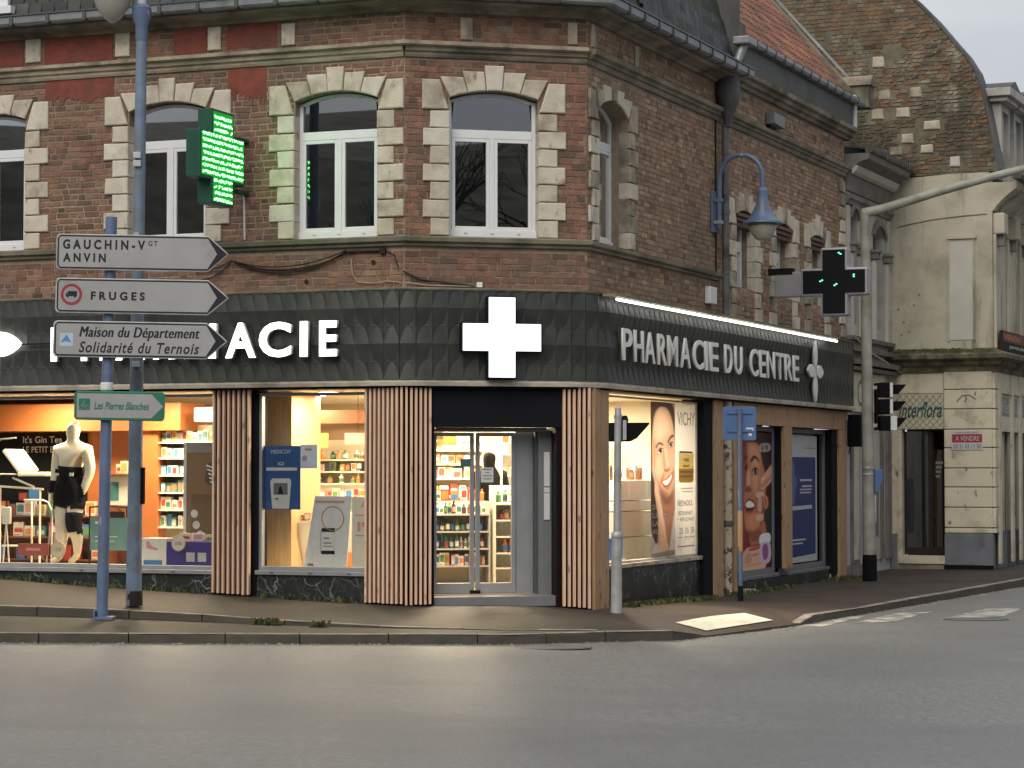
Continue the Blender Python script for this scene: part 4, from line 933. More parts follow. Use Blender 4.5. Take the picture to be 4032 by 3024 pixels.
obj('red_ring', disc(-.46, 3.605, .125, yt), M['sign_red'], s2, SM); obj('ring_centre', disc(-.46, 3.605, .093, yt-.0014), M['sign_grey'], s2, SM)
obj('lorry_symbol', MB().prism([(-.50,3.585),(-.395,3.585),(-.395,3.645),(-.50,3.645)], yt-.0042, yt-.0028).prism([(-.53,3.588),(-.503,3.588),(-.503,3.628),(-.518,3.628)], yt-.0042, yt-.0028).prism([(p[0]-.505, p[1]+3.583) for p in [(.014*math.cos(i*.7),.014*math.sin(i*.7)) for i in range(9)]], yt-.0052, yt-.0043).prism([(p[0]-.42, p[1]+3.583) for p in [(.014*math.cos(i*.7),.014*math.sin(i*.7)) for i in range(9)]], yt-.0052, yt-.0043), M['sign_black'], s2, SM)
s3 = sign_board(sp1, 'arrow_sign', -.665, 1.365, 2.875, 3.30, SM, M['sign_grey'], M['sign_black'])
[stext('Maison du Département', -.36+d_, 1.036+d_, 3.075, 3.235, s3, bold=0, shear=.25, spacing=1.08, dy=.0005*i_) for i_, d_ in enumerate((0, .005, .010))]; stext('Solidarité du Ternois', -.36, 1.04, 2.93, 3.06, s3, bold=.02, shear=.25, spacing=1.15)
obj('emblem', MB().box(-.585,yt-.0012,3.0,-.43,yt,3.155), flat('pale_blue_print', (.42, .55, .62)), s3, SM)
obj('emblem_peak', MB().prism([(-.575,3.045),(-.515,3.06),(-.45,3.045),(-.505,3.14)], yt-.0030, yt-.0014), flat('mid_blue_print', (.10, .24, .50)), s3, SM)
c1 = obj('cycle_sign', MB().prism([(-.40+.03,2.145),(.655-.03,2.145),(.655,2.175),(.655,2.455),(.625,2.485),(-.37,2.485),(-.40,2.455),(-.40,2.175)], y0-.03, y0), M['sign_green'], sp1, SM, bevel=.008)
obj('face', MB().prism([(-.365,2.175),(.50,2.175),(.64,2.315),(.50,2.455),(-.365,2.455)], y0-.034, y0-.031), M['sign_grey'], c1, SM)
stext('Les Pierres Blanches', -.165, .475, 2.27, 2.36, c1, m=M['sign_green'], bold=.02, shear=.25)
obj('cycle_plate', MB().box(-.345,yt-.0012,2.265,-.215,yt,2.395), M['sign_green'], c1, SM)
cy = MB()
for cx in (-.315, -.245): 
    P_ = [(cx+.022*math.cos(i*math.pi/6), yt-.0026, 2.292+.022*math.sin(i*math.pi/6)) for i in range(13)]; cy.tube(P_, .003, 4, caps=False)
cy.tube([(-.315,yt-.0026,2.292),(-.29,yt-.0026,2.335),(-.26,yt-.0026,2.335),(-.245,yt-.0026,2.292)], .003, 4).tube([(-.275,yt-.0026,2.30),(-.30,yt-.0026,2.345),(-.27,yt-.0026,2.368)], .005, 4)
obj('cycle_symbol', cy, M['sign_grey'], c1, SM)
# lamp post behind it
lp2 = thing('lamp_post', 'faded blue lamp post with a hanging clear bowl lamp, behind the signs', 'street lamp', T(-4.53, 27.5, -.03))
LM = T(-4.53, 27.5, 0)
obj('column', MB().tube([(-.01,0,-.06),(.015,0,3.5),(.045,0,6.75)], [.095,.078,.066], 16), M['blue_worn'], lp2, LM, smooth=True, autos=40)
obj('column_foot', MB().lathe([(.10,-.06),(.10,.08),(.096,.12)], 16), M['cable'], lp2, LM, smooth=True, autos=40)
obj('column_collar', MB().lathe([(.066,6.75),(.075,6.80),(.075,6.95),(.115,7.05),(.12,7.16),(.085,7.2)], 16, (.045,0,0)), M['blue'], lp2, LM, smooth=True, autos=40)
obj('column_top', MB().tube([(.045,0,7.15),(.045,0,8.5)], .06, 14), M['lightgrey'], lp2, LM, smooth=True, autos=40)
obj('lamp_arm', MB().tube([(.045,0,7.5),(-.1,0,7.55),(-.3,0,7.5)], .03, 8), M['blue'], lp2, LM)
M['bowl'] = mat('clear_bowl', (.44, .42, .37), .25, .05, 5, spec=.5)
obj('lamp_bowl', MB().lathe([(.02,6.975),(.10,7.03),(.19,7.16),(.25,7.32),(.26,7.36)], 20, (-.31,0,0)), M['bowl'], lp2, LM, smooth=True, autos=40)
obj('lamp_hood', MB().lathe([(.31,7.355),(.31,7.38),(.2,7.5),(.06,7.7)], 20, (-.31,0,0)), M['cable'], lp2, LM, smooth=True, autos=40)
for z in (5.32, 5.22, 2.80): obj('clamp_box', MB().box(-.03,-.115,z,.06,-.06,z+.075), M['lightgrey'], lp2, LM, bevel=.006)
obj('clamp_box', MB().box(-.02,-.115,4.36,.05,-.06,4.42), M['galva'], lp2, LM, bevel=.006)
obj('access_door', MB().box(.065,-.05,1.16,.115,.05,1.60), M['cloth_black'], lp2, LM, bevel=.008)
# grey signal post by the pillar
gp = thing('signal_post', 'short grey steel post with a black pedestrian signal head beside the corner pillar', 'signal post', T(1.35, 29.0, -.235))
GP = T(1.345, 29.0, 0)
obj('post', MB().tube([(-.025,0,-.26),(-.02,0,.72)], [.074,.064], 18), M['galva'], gp, GP, smooth=True, autos=40)
obj('post_collar', MB().lathe([(.066,.70),(.074,.715),(.074,.76),(.05,.79)], 18, (-.015,0,0)), M['galva'], gp, GP, smooth=True, autos=40)
obj('post_upper', MB().tube([(-.015,0,.75),(0,0,2.22)], .046, 16), M['galva'], gp, GP, smooth=True, autos=40)
obj('post_cap', MB().lathe([(.048,2.22),(.052,2.24),(.04,2.31),(.036,2.36)], 16), M['galva'], gp, GP, smooth=True, autos=40)
obj('signal_head', MB().box(-.11,.03,1.93,.10,.26,2.17), M['black'], gp, GP, bevel=.01)
obj('signal_visor', MB().prism([(.10,1.93),(.16,1.93),(.24,1.97),(.40,2.15),(.40,2.17),(.10,2.17)], .02, .26), M['cloth_black'], gp, GP, bevel=.005)
obj('bracket', MB().box(.06,-.03,1.95,.105,.03,2.2), M['galva'], gp, GP); obj('bracket_top', MB().lathe([(.04,2.17),(.05,2.2),(.03,2.26)], 10, (.09,.1,0)), M['black'], gp, GP)
# blue traffic sign seen from behind
bs = thing('traffic_sign', 'square blue traffic sign seen from behind on a thin blue post', 'traffic sign', T(3.29, 33.0, -.3))
BM = T(3.29, 33.0, 0)
obj('post', MB().tube([(.0,0,-.32),(.0,0,2.45)], .034, 14), M['blue'], bs, BM, smooth=True, autos=40)
obj('post_foot', MB().lathe([(.042,-.32),(.042,-.1)], 12), M['black'], bs, BM); obj('post_sleeve', MB().lathe([(.038,.40),(.038,.98)], 12), M['board'], bs, BM)
pan = []
for (cx, cz, a0) in ((.205,2.45,0),(-.205,2.45,90),(-.205,2.03,180),(.205,2.03,270)):
    for k in range(5): t = R(a0+k*22.5); pan.append((cx+.035*math.cos(t), cz+.035*math.sin(t)))
obj('sign_panel', MB().prism(pan[::-1][::-1], .045, .06), M['blue_sign'], bs, BM, bevel=.004)
for z in (2.12, 2.38): obj('rail', MB().box(-.18,.02,z,.18,.045,z+.035), M['blue_sign'], bs, BM)
obj('sticker', MB().box(.09,.041,2.135,.20,.0445,2.18).box(.13,.041,2.06,.175,.0445,2.10), M['white'], bs, BM)
# traffic light mast
tl_ = thing('traffic_light_mast', 'tall weathered grey mast with a long cantilever arm and traffic lights', 'traffic light', T(6.1, 39.2, -.37))
TM = T(6.09, 39.2, 0)
obj('mast', MB().tube([(.03,0,-.4),(.01,0,2.0),(-.02,0,6.05)], [.115,.10,.078], 18), M['pole_old'], tl_, TM, smooth=True, autos=40)
obj('mast_foot', MB().lathe([(.125,-.4),(.125,.02),(.118,.12)], 18, (.03,0,0)), M['cloth_black'], tl_, TM, smooth=True, autos=40)
obj('arm', MB().tube([(-.06,0,5.98),(.3,0,6.06),(1.2,-.15,6.33),(2.2,-.3,6.60),(3.6,-.5,6.93)], [.085,.083,.075,.068,.06], 14), M['pole_old'], tl_, TM, smooth=True, autos=40)
for z in (1.58, 1.47): obj('mast_band', MB().lathe([(.108,0),(.112,.01),(.112,.035),(.108,.045)], 18, (.012,0,z)), M['galva'], tl_, TM)
hd = obj('signal_head', MB().box(.16,-.02,2.25,.19,.24,3.06), M['black'], tl_, TM)
for k in range(3):
    z = 2.24+.285*k; sx = .02*(k == 0)
    h = obj('lamp_housing', MB().box(.19+sx,-.13,z,.42+sx,.13,z+.255), M['cloth_black'], tl_, TM, bevel=.02)
    obj('housing_stripe', MB().box(.423+sx-(.06 if k == 0 else .05),-.134,z+.004,.423+sx+(.05 if k == 0 else 0),.12,z+.25), M['white'], h, TM, bevel=.006)
    obj('visor', MB().prism([(.47,z+.06),(.52,z+.06),(.66,z+.22),(.47,z+.22)], -.12, .12), M['cloth_black'], h, TM)
obj('signal_bracket', MB().box(.05,-.03,2.3,.17,.03,2.36).box(.05,-.03,2.95,.17,.03,3.01), M['galva'], tl_, TM)
obj('blue_box', MB().prism([(.11,1.18),(.16,1.18),(.25,1.42),(.25,1.58),(.11,1.58)], -.09, .09), M['blue_sign'], tl_, TM, bevel=.012)
obj('conduit', MB().box(.10,-.03,.68,.145,.03,1.14), M['galva'], tl_, TM)
# wall lamp
wl = thing('wall_lamp', 'blue wall lamp on a swan-neck arm above the side fascia', 'wall lamp', MC @ T(5.02, 0, 5.2))
obj('wall_plate', MB().box(4.93,-.05,5.10,5.10,-.012,5.72), M['blue'], wl, MC, bevel=.006)
arm = [(5.02,-.12,5.16),(5.02,-.12,5.9)] + [(5.02,-.12-.335*(1-math.cos(t)), 5.9+.335*math.sin(t)) for t in [math.pi*k/12 for k in range(1, 13)]] + [(5.02,-.79,5.72)]
obj('arm', MB().tube(arm, .034, 12), M['blue'], wl, MC, smooth=True, autos=40)
for z in (5.22, 5.55): obj('arm_clamp', MB().box(4.97,-.17,z,5.07,-.04,z+.05), M['galva'] if z < 5.3 else M['blue'], wl, MC, bevel=.006)
lc = (5.02,-.79,0)
obj('lamp_shade', MB().lathe([(.045,5.74),(.085,5.70),(.085,5.67),(.075,5.60),(.10,5.47),(.17,5.33),(.20,5.27),(.295,5.22),(.30,5.195),(.285,5.19)], 28, lc), M['blue'], wl, MC, smooth=True, autos=50)
obj('lamp_glass', MB().lathe([(.215,5.19),(.20,5.11),(.12,4.98),(.07,4.95)], 24, lc), M['bowl'], wl, MC, smooth=True)
# small wall boxes and cables
tag(obj('meter_box', MB().box(4.66,-.10,4.02,4.97,-.01,4.27), M['pvc'], None, MC, bevel=.01), 'small white meter box on brick left of the drainpipe', 'box')
ab = thing('alarm_box', 'small grey sounder box high on the side facade under the cornice', 'alarm box', MC @ T(8, 0, 7.15)); obj('casing', MB().prism([(7.72,7.10),(8.28,7.08),(8.3,7.28),(7.70,7.28)], -.16, -.01), M['midgrey'], ab, MC, bevel=.01); obj('bracket', MB().box(7.75,-.06,7.03,7.82,-.01,7.12), M['black'], ab, MC)
spk = thing('wall_speaker', 'black loudspeaker at the far end of the timber shop front', 'speaker', MC @ T(12.4, -.1, 2.0))
obj('cabinet', MB().box(12.30,-.30,1.98,12.52,-.06,2.55), M['cloth_black'], spk, MC, bevel=.02); obj('mount', MB().box(12.3,-.08,2.45,12.4,.0,2.6), M['pvc'], spk, MC); obj('lead', MB().tube([(12.35,-.1,1.98),(12.38,-.08,1.9),(12.45,-.05,1.86)], .01, 5), M['cable'], spk, MC)
def sag(Mx, pts, n=14):
    out_ = []
    for (a, b, dr) in pts:
        for k in range(n+1):
            t = k/n; out_.append((a[0]+(b[0]-a[0])*t, -.035, a[1]+(b[1]-a[1])*t-dr*4*t*(1-t)))
    return out_
cb = thing('facade_cables', 'dark cables sagging across the brick below the window sills', 'cables', MA @ T(-1.5, 0, 4.3))
for k, dr in enumerate((.17, .20, .215, .14)):
    obj('cable', MB().tube([(q[0], q[1]-.008*k, q[2]) for q in sag(MA, [((-2.42, 4.28), (-.78, 4.33+.01*k), dr)])], .009, 5), M['cable'], cb, MA)
obj('cable', MB().tube(sag(MA, [((-2.95, 4.15), (-2.42, 4.28), .03), ((-2.42, 4.28), (-2.85, 4.05), .06)]), .008, 5), M['cable'], cb, MA)
obj('cable', MB().tube(sag(MA, [((-.78, 4.34), (-.25, 4.34), .0)]), .016, 5), M['cable'], cb, MA)
obj('cable', MB().tube([(-.22,-.03,4.33),(-.12,-.03,4.28),(-.06,-.03,4.1)], .007, 5), M['cable'], cb, MA)
obj('cable', MB().tube([(-.02,-.035,4.07),(.2,-.03,3.97),(.6,-.03,3.925),(.9,-.03,3.90)], .009, 5), M['cable'], cb, MBF)
obj('pale_cable', MB().tube([(-.72,-.03,4.25),(-.70,-.03,4.05),(-.62,-.03,3.95),(-.4,-.03,3.935),(-.25,-.03,3.955),(-.08,-.03,3.94),(-.03,-.035,3.92)], .006, 5), M['cable_l'], cb, MA)
obj('pale_cable', MB().tube([(.0,-.035,3.93),(.3,-.03,3.90),(.8,-.03,3.895),(.95,-.03,3.90)], .007, 5), M['cable_l'], cb, MBF)
obj('junction_box', MB().box(.93,-.05,3.885,1.0,-.01,3.95), M['pvc'], cb, MBF); obj('wall_hook', MB().box(-.32,-.05,4.30,-.24,-.01,4.37), M['cable'], cb, MA)
for (a, z) in ((-1.36, 3.98), (-.42, 4.2)): obj('wall_hole_cap', MB().lathe([(.03,-.02),(.03,-.004)], 10, (a,0,z), axis='y'), M['cable'], cb, MA)
# ------------------------------------------------------------------ shop interior
M['orange'] = mat('orange_panel', (.42, .135, .035), .5, .06, 3); M['orange_d'] = mat('brown_panel', (.22, .075, .03), .55, .1, 3)
M['room'] = mat('warm_white_wall', (.70, .62, .46), .7, .04, 3); M['ceil'] = mat('ceiling_white', (.74, .69, .56), .7, .03, 3)
M['oak'] = wood('pale_oak', (.46, .29, .13), (.58, .38, .19), .1); M['brownwall'] = flat('taupe_bulkhead', (.20, .13, .075), .6)
M['floor'] = mat('shop_floor', (.38, .27, .16), .35, .06, 4); M['shelfw'] = flat('shelf_white', (.74, .70, .58), .4); M['shelfglass'] = mat('grey_shelf_edge', (.45, .44, .40), .3, .05, 6)
fl_ = [p3(MA,-8,.25,0), p3(MA,0,.25,0), p3(MBF,2.2,.3,0), p3(MC,5.0,.25,0), p3(MC,5.0,4.2,0), p3(MA,-8,5.5,0)]
P2 = [(p[0], p[1]) for p in fl_]
obj('shop_floor', MB().prismz(P2, -.06, -.014), M['floor'], PH); obj('shop_ceiling', MB().prismz(P2, 2.60, 2.66), M['ceil'], PH)
for a, b in ((3, 4), (4, 5), (5, 0)):
    A_, B_ = Vector(fl_[a]), Vector(fl_[b]); L = (B_-A_).length; obj('shop_wall', MB().box(0, 0, -.06, L, .06, 2.64), M['room'], PH, frame(A_, (A_-B_)*-1))
obj('display_platform', MB().box(-7.9,.17,-.1,-2.3,1.45,.262), M['room'], PH, MA); obj('display_platform', MB().box(-2.28,.17,-.1,-.52,.9,.272), M['ceil'], PH, MA)
obj('display_platform', MB().box(.6,.17,-.1,4.5,.95,.30), M['ceil'], PH, MC)
obj('orange_wall', MB().box(-7.9,2.30,0,-4.72,2.36,2.6), M['orange'], PH, MA); obj('orange_bulkhead', MB().box(-7.9,1.60,2.12,-4.06,2.30,2.50), M['orange'], PH, MA)
obj('brown_post', MB().box(-4.71,1.7,.2,-4.47,1.95,2.12), M['orange'], PH, MA); obj('brown_panel', MB().box(-6.3,2.1,.26,-5.2,2.29,1.05), M['orange_d'], PH, MA)
obj('partition', MB().box(-3.3,1.75,0,-2.25,1.8,2.6), M['room'], PH, MA)
obj('oak_column', MB().box(-2.36,.62,.0,-1.87,1.5,2.6), M['oak'], PH, MA)
obj('bulkhead', MB().box(-4.0,2.5,2.22,-.6,2.6,2.40), M['orange_d'], PH, MA); obj('bulkhead', MB().box(-4.0,2.75,1.99,-.6,2.8,2.22), M['brownwall'], PH, MA)
M['lampglow'] = emit('lamp_glow', (1, .86, .62), 9, False)
def ceiling_light(Mx, x, y, e, label, r=.13, size=.5, group='round ceiling lights inside the shop'):
    t = thing('ceiling_light', label, 'ceiling light', Mx @ T(x, y, 2.59), group)
    obj('rim', MB().lathe([(r+.02,2.585),(r+.02,2.60)], 20, (x,y,0)), M['pvc'], t, Mx); obj('lamp_disc', MB().lathe([(r,2.57),(r,2.586)], 20, (x,y,0)), M['lampglow'], t, Mx)
    l = bpy.data.lights.new('lamp', 'AREA'); l.shape = 'DISK'; l.size = size; l.energy = e*(1.2 if Mx is MA else 1.4); l.color = (1, .79, .53) if Mx is not MC else (1, .84, .62)
    o = bpy.data.objects.new('lamp', l); scene.collection.objects.link(o); place(o, t, Mx @ T(x, y, 2.55))
ceiling_light(MA, -5.9, 1.0, 55, 'ceiling light over the mannequin behind the left window'); ceiling_light(MA, -4.2, .95, 60, 'small ceiling light behind the green cycle sign')
ceiling_light(MA, -3.3, 1.2, 45, 'ceiling light near the slatted panel in the left window'); ceiling_light(MA, -1.39, .8, 40, 'brightest ceiling light in the middle window', r=.16)
ceiling_light(MA, -1.98, 1.6, 30, 'second ceiling light in the middle window'); ceiling_light(MA, -2.45, 2.3, 30, 'rearmost ceiling light in the middle window')
ceiling_light(MBF, 1.0, 1.2, 75, 'ceiling light just inside the entrance door'); ceiling_light(MBF, 1.3, 3.2, 110, 'ceiling light deep inside beyond the door', size=1.0)
ceiling_light(MC, 1.45, .55, 80, 'ceiling light in the side window above the grey post'); ceiling_light(MC, 2.7, 1.3, 120, 'second ceiling light in the side window'); ceiling_light(MC, 3.8, 2.6, 120, 'ceiling light behind the tall face poster')
PAL = [flat('pack_cream', (.68, .60, .42)), flat('pack_white', (.74, .72, .66)), flat('pack_orange', (.62, .20, .06)), flat('pack_amber', (.50, .30, .08)), flat('pack_green', (.10, .25, .09)), flat('pack_red', (.45, .06, .05)), flat('pack_dark', (.06, .05, .07)), flat('pack_blue', (.06, .20, .45)), flat('pack_teal', (.06, .20, .20)), flat('pack_pink', (.62, .30, .26))]
pm = {}
def product(kind, w_, d, h, mi):
    k = (kind, round(w_, 3), round(h, 3), mi, random.randint(0, 2))
    if k not in pm:
        mb = MB()
        if kind == 'b':
            mb.box(-w_/2, -d/2, 0, w_/2, d/2, h); nb_ = len(mb.f); c0 = random.uniform(.1, .3); c1 = random.uniform(.5, .9)
            for (u0, u1, v0, v1) in ((-.4, .4, c0, c1), (-.42, .1, .06, .12), (-.3, .3, c1+.02, c1+.06)): mb.add([(u0*w_, -d/2-.0015, v0*h), (u1*w_, -d/2-.0015, v0*h), (u1*w_, -d/2-.0015, v1*h), (u0*w_, -d/2-.0015, v1*h)], [(0,1,2,3)])
        else:
            mb.lathe([(w_/2*.95,0),(w_/2,.01),(w_/2,h*.66),(w_/2*.4,h*.78),(w_/2*.36,h*.84),(w_/2*.46,h*.85),(w_/2*.46,h)], 10); nb_ = len(mb.f); mb.lathe([(w_/2*1.02,h*.15),(w_/2*1.02,h*.55)], 10)
        me = mb.mesh('product'); me.materials.append(PAL[mi]); me.materials.append(PAL[random.choice([1, 1, 0, 7, 5, 4, 2, 9, 6]) if mi not in (0, 1) else random.choice([2, 7, 5, 4, 8, 9, 3])]); pm[k] = me
        for q, pl in enumerate(me.polygons): pl.material_index = 1 if q >= nb_ else 0
    return pm[k]
def shelf_unit(name, label, Mx, x0, x1, y0, y1, zs, zt, m, back=None, sides=True):
    t = thing(name, label, 'shelf', Mx @ T((x0+x1)/2, y0, zs[0]))
    if sides:
        for x in (x0, x1-.02): obj('side_panel', MB().box(x, y0, zs[0]-.05, x+.02, y1, zt), m, t, Mx)
    for z in zs: obj('shelf_board', MB().box(x0+.021, y0, z-.022, x1-.021, y1, z), m, t, Mx)
    if back: obj('back_panel', MB().box(x0+.02, y1-.005, zs[0]-.02, x1-.02, y1+.01, zt), back, t, Mx)
    return t
def stock(Mx, x0, x1, y, z, kind, mis, h, w_, label, group, gapf=1.15, jit=.25, fill=1.0):
    x = x0+w_/2
    while x < x1-w_*.4:
        ww = round(w_*random.choice((.85, 1, 1.15)), 3); hh = round(h*random.choice((1-jit, 1-jit/2, 1)), 3)
        if random.random() < fill:
            nm = 'product_box' if kind == 'b' else 'product_bottle'
            o = bpy.data.objects.new(nm, product(kind, ww, .07, hh, random.choice(mis))); scene.collection.objects.link(o)
            place(o, None, Mx @ T(x, y+random.uniform(-.02, .02), z+.002) @ RZ(random.uniform(-.15, .15))); tag(o, label, 'box' if kind == 'b' else 'bottle', group)
        x += ww*gapf
# left window: tall shelf of cream boxes
zs = [.78, 1.02, 1.26, 1.50, 1.74, 1.96]
shelf_unit('shelf_unit', 'tall white shelf of small boxes at the right of the left window', MA, -4.50, -3.35, 1.72, 2.1, zs, 2.2, M['shelfw'], M['room'])
ORD = ['lowest', 'second lowest', 'third lowest', 'third highest', 'second highest', 'highest']
for z, od in zip(zs, ORD): stock(MA, -4.46, -3.4, 1.82, z, 'b', [0, 0, 1, 1, 3, 8] if z != 1.26 else [8, 4, 8, 0], .17, .075, 'small packaged box on the '+od+' board of the tall shelf in the left window', 'boxes on the '+od+' board of the tall shelf')
obj('air_unit', MB().box(-3.80,1.5,2.23,-3.45,1.72,2.43), M['shelfw'], PH, MA, bevel=.02)
# dark screen with white writing
sc_ = thing('dark_wall_screen', 'dark wall panel with white handwriting-like writing behind the mannequin', 'panel', MA @ T(-6.6, 2.2, 1.2)); obj('panel', MB().box(-7.7,2.24,1.10,-5.95,2.29,2.10), M['black'], sc_, MA)
fit_text("It's Gin Tea", -7.0, -6.34, 1.96, 2.06, 2.236, M['white'], parent=sc_, Mx=MA, bold=.01); fit_text("LE PETIT BONHEUR", -7.0, -6.0, 1.82, 1.91, 2.236, M['white'], parent=sc_, Mx=MA, bold=.01)
# mannequin
def skin_mesh(joints, edges, sub=2, gr=1.22):
    me = bpy.data.meshes.new('sk'); names = list(joints); me.from_pydata([joints[n][:3] for n in names], [(names.index(a), names.index(b)) for a, b in edges], [])
    o = bpy.data.objects.new('sk', me); scene.collection.objects.link(o)
    sm = o.modifiers.new('s', 'SKIN'); sm.use_smooth_shade = True
    for i, n in enumerate(names):
        r = joints[n][3]; r = tuple(q*gr for q in r) if isinstance(r, tuple) else r*gr; me.skin_vertices[0].data[i].radius = r if isinstance(r, tuple) else (r, r)
    me.skin_vertices[0].data[0].use_root = True
    ss = o.modifiers.new('ss', 'SUBSURF'); ss.levels = sub; ss.render_levels = sub
    dg = bpy.context.evaluated_depsgraph_get(); dg.update(); out_ = bpy.data.meshes.new_from_object(o.evaluated_get(dg)); bpy.data.objects.remove(o)
    out_.polygons.foreach_set('use_smooth', [True]*len(out_.polygons)); return out_
MM = MA @ T(-5.19, .62, .27)
def mp_(cx, cy, y=0): return ((cx-520)*.00188, y, (1325-cy)*.00188)
J = {}
def j(n, cx, cy, r, y=0): J[n] = mp_(cx, cy, y) + (r,)
j('pelvis', 508, 790, (.165, .12)); j('waist', 510, 660, (.145, .105)); j('chest', 522, 550, (.20, .125), .0); j('collar', 528, 472, (.14, .085)); j('neck', 531, 430, (.058, .06)); j('jaw', 533, 388, (.066, .078), -.02); j('brow', 535, 345, (.078, .092), -.005); j('crown', 536, 300, (.066, .08), 0.01)
j('shL', 415, 492, .084); j('elL', 384, 640, .062, .02); j('wrL', 376, 775, .042, -.02); j('haL', 370, 825, (.038, .02), -.05); j('fiL', 380, 862, (.024, .014), -.06)
j('shR', 646, 492, .084); j('elR', 668, 640, .062, .03); j('wrR', 628, 785, .042, -.03); j('haR', 612, 830, (.038, .02), -.05); j('fiR', 612, 866, (.024, .014), -.06)
j('hipL', 452, 850, .118); j('knL', 447, 1030, .078, -.02); j('caL', 440, 1110, .076, .02); j('anL', 432, 1265, .036, .0); j('toL', 385, 1312, (.05, .026), -.12)
j('hipR', 563, 850, .118); j('knR', 556, 1030, .078, -.08); j('caR', 572, 1110, .076, .0); j('anR', 555, 1255, .036, .06); j('toR', 515, 1312, (.05, .026), -.06)
mn = thing('mannequin', 'cream male shop mannequin wearing black shorts, back belt, wrist and knee braces', 'mannequin', MM)
ed = [('pelvis','waist'),('waist','chest'),('chest','collar'),('collar','neck'),('neck','jaw'),('jaw','brow'),('brow','crown'),('collar','shL'),('shL','elL'),('elL','wrL'),('wrL','haL'),('haL','fiL'),('collar','shR'),('shR','elR'),('elR','wrR'),('wrR','haR'),('haR','fiR'),('pelvis','hipL'),('hipL','knL'),('knL','caL'),('caL','anL'),('anL','toL'),('pelvis','hipR'),('hipR','knR'),('knR','caR'),('caR','anR'),('anR','toR')]
obj('body', skin_mesh(J, ed), M['skin_mann'], mn, MM)
obj('hair', skin_mesh({'a': (.03,.03,1.90,(.075,.08)), 'b': (.03,.0,1.945,(.06,.075))}, [('a','b')]), M['skin_mann'], mn, MM)
def limb_cover(name, pts, rs, m): obj(name, MB().tube([Vector(p) for p in pts], rs, 18), m, mn, MM, smooth=True, autos=60)
def vv(n, t=0, n2=None):
    a = Vector(J[n][:3]); return a if n2 is None else a.lerp(Vector(J[n2][:3]), t)
body_me = bpy.data.objects['body'].data
def garment(name, pred, off, m):
    bm = bmesh.new(); bm.from_mesh(body_me)
    bmesh.ops.delete(bm, geom=[f_ for f_ in bm.faces if not pred(f_.calc_center_median())], context='FACES'); bm.normal_update()
    for v in bm.verts: v.co += v.normal*off
    me = bpy.data.meshes.new(name); bm.to_mesh(me); bm.free(); me.materials.clear(); o = obj(name, me, m, mn, MM)
    sd_ = o.modifiers.new('thickness', 'SOLIDIFY'); sd_.thickness = .006; sd_.offset = 1; return o
zc_ = lambda cy: (1325-cy)*.00188
garment('shorts', lambda c: zc_(905) < c.z < zc_(688) and abs(c.x+.01) < .235 and not (c.x < -.225 or c.x > .19 and c.z > zc_(760)), .010, M['cloth_black'])
garment('back_belt', lambda c: zc_(690) < c.z < zc_(618) and abs(c.x+.02) < .20, .014, M['cloth_black'])
garment('wrist_brace', lambda c: zc_(800) < c.z < zc_(715) and c.x < -.215, .009, M['cloth_black'])
garment('knee_brace', lambda c: zc_(1085) < c.z < zc_(940) and c.x > -.04, .010, M['cloth_black'])
obj('belt_print', MB().box(-.15,-.175,1.225,-.03,-.165,1.255).box(.07,-.172,1.215,.13,-.162,1.26), M['white'], mn, MM)
limb_cover('elbow_strap', [vv('hipR',.5,'knR')+Vector((.09,0,0)), vv('knR',.9,'caR')+Vector((.08,0,0))], .01, M['cloth_black'])
# treatment couch
cz = thing('treatment_couch', 'white reclining couch with a raised backrest in the left window', 'couch', MA @ T(-6.4, 1.3, .27))
def slab(p, q, th, y0, y1, m, nm): d = Vector((q[0]-p[0], 0, q[1]-p[1])).normalized(); n = Vector((-d.z, 0, d.x))*th; obj(nm, MB().prism([p, q, (q[0]+n.x, q[1]+n.z), (p[0]+n.x, p[1]+n.z)], y0, y1), m, cz, MA, bevel=.015)
slab((-6.36,1.53),(-6.62,1.83),-.06,1.1,1.6,M['shelfw'],'backrest'); slab((-6.36,1.48),(-5.9,1.48),.06,1.1,1.6,M['shelfw'],'mattress'); slab((-6.8,1.50),(-6.4,1.50),.02,1.1,1.6,M['shelfw'],'foot_section')
for k, pts in enumerate(([(-6.75,1.2,1.34),(-6.0,1.2,1.30)], [(-6.5,1.2,1.46),(-6.15,1.2,1.33)], [(-6.05,1.2,1.30),(-6.05,1.2,.27)], [(-6.7,1.2,1.34),(-6.7,1.2,.27)])): obj('frame_tube', MB().tube(pts, .016, 8), M['shelfw'], cz, MA)
obj('desk_lamp_arm', MB().tube([(-6.9,1.2,1.84),(-6.7,1.2,2.0),(-6.45,1.2,2.02)], .014, 6), M['alu'], cz, MA)
# rail frame with bag, red sign, round sign
wf = thing('walking_frame', 'pale tubular walking frame at the left of the left window', 'walking frame', MA @ T(-6.0, .95, .27))
for pts in ([(-6.15,.95,1.15),(-5.85,.95,1.15),(-5.76,.95,1.12),(-5.70,.95,1.0),(-5.70,.95,.27)], [(-6.02,.95,1.14),(-6.02,.95,.27)], [(-6.4,.8,.52),(-6.15,.8,.52)]): obj('tube', MB().tube(pts, .014, 8), M['shelfw'], wf, MA, smooth=True)
bg_ = thing('accessory_bag', 'small clear bag on a thin stand in the left window', 'bag', MA @ T(-6.25, .7, .27)); obj('pouch', MB().box(-6.34,.68,.82,-6.20,.73,1.06), M['shelfw'], bg_, MA, bevel=.02); obj('hook', MB().tube([(-6.27,.7,1.06),(-6.27,.7,1.14)], .01, 6), M['black'], bg_, MA)
for dx_ in (-.05, .05): obj('stand_leg', MB().tube([(-6.27,.7,.84),(-6.27+dx_,.7,.27)], .01, 6), M['shelfw'], bg_, MA)
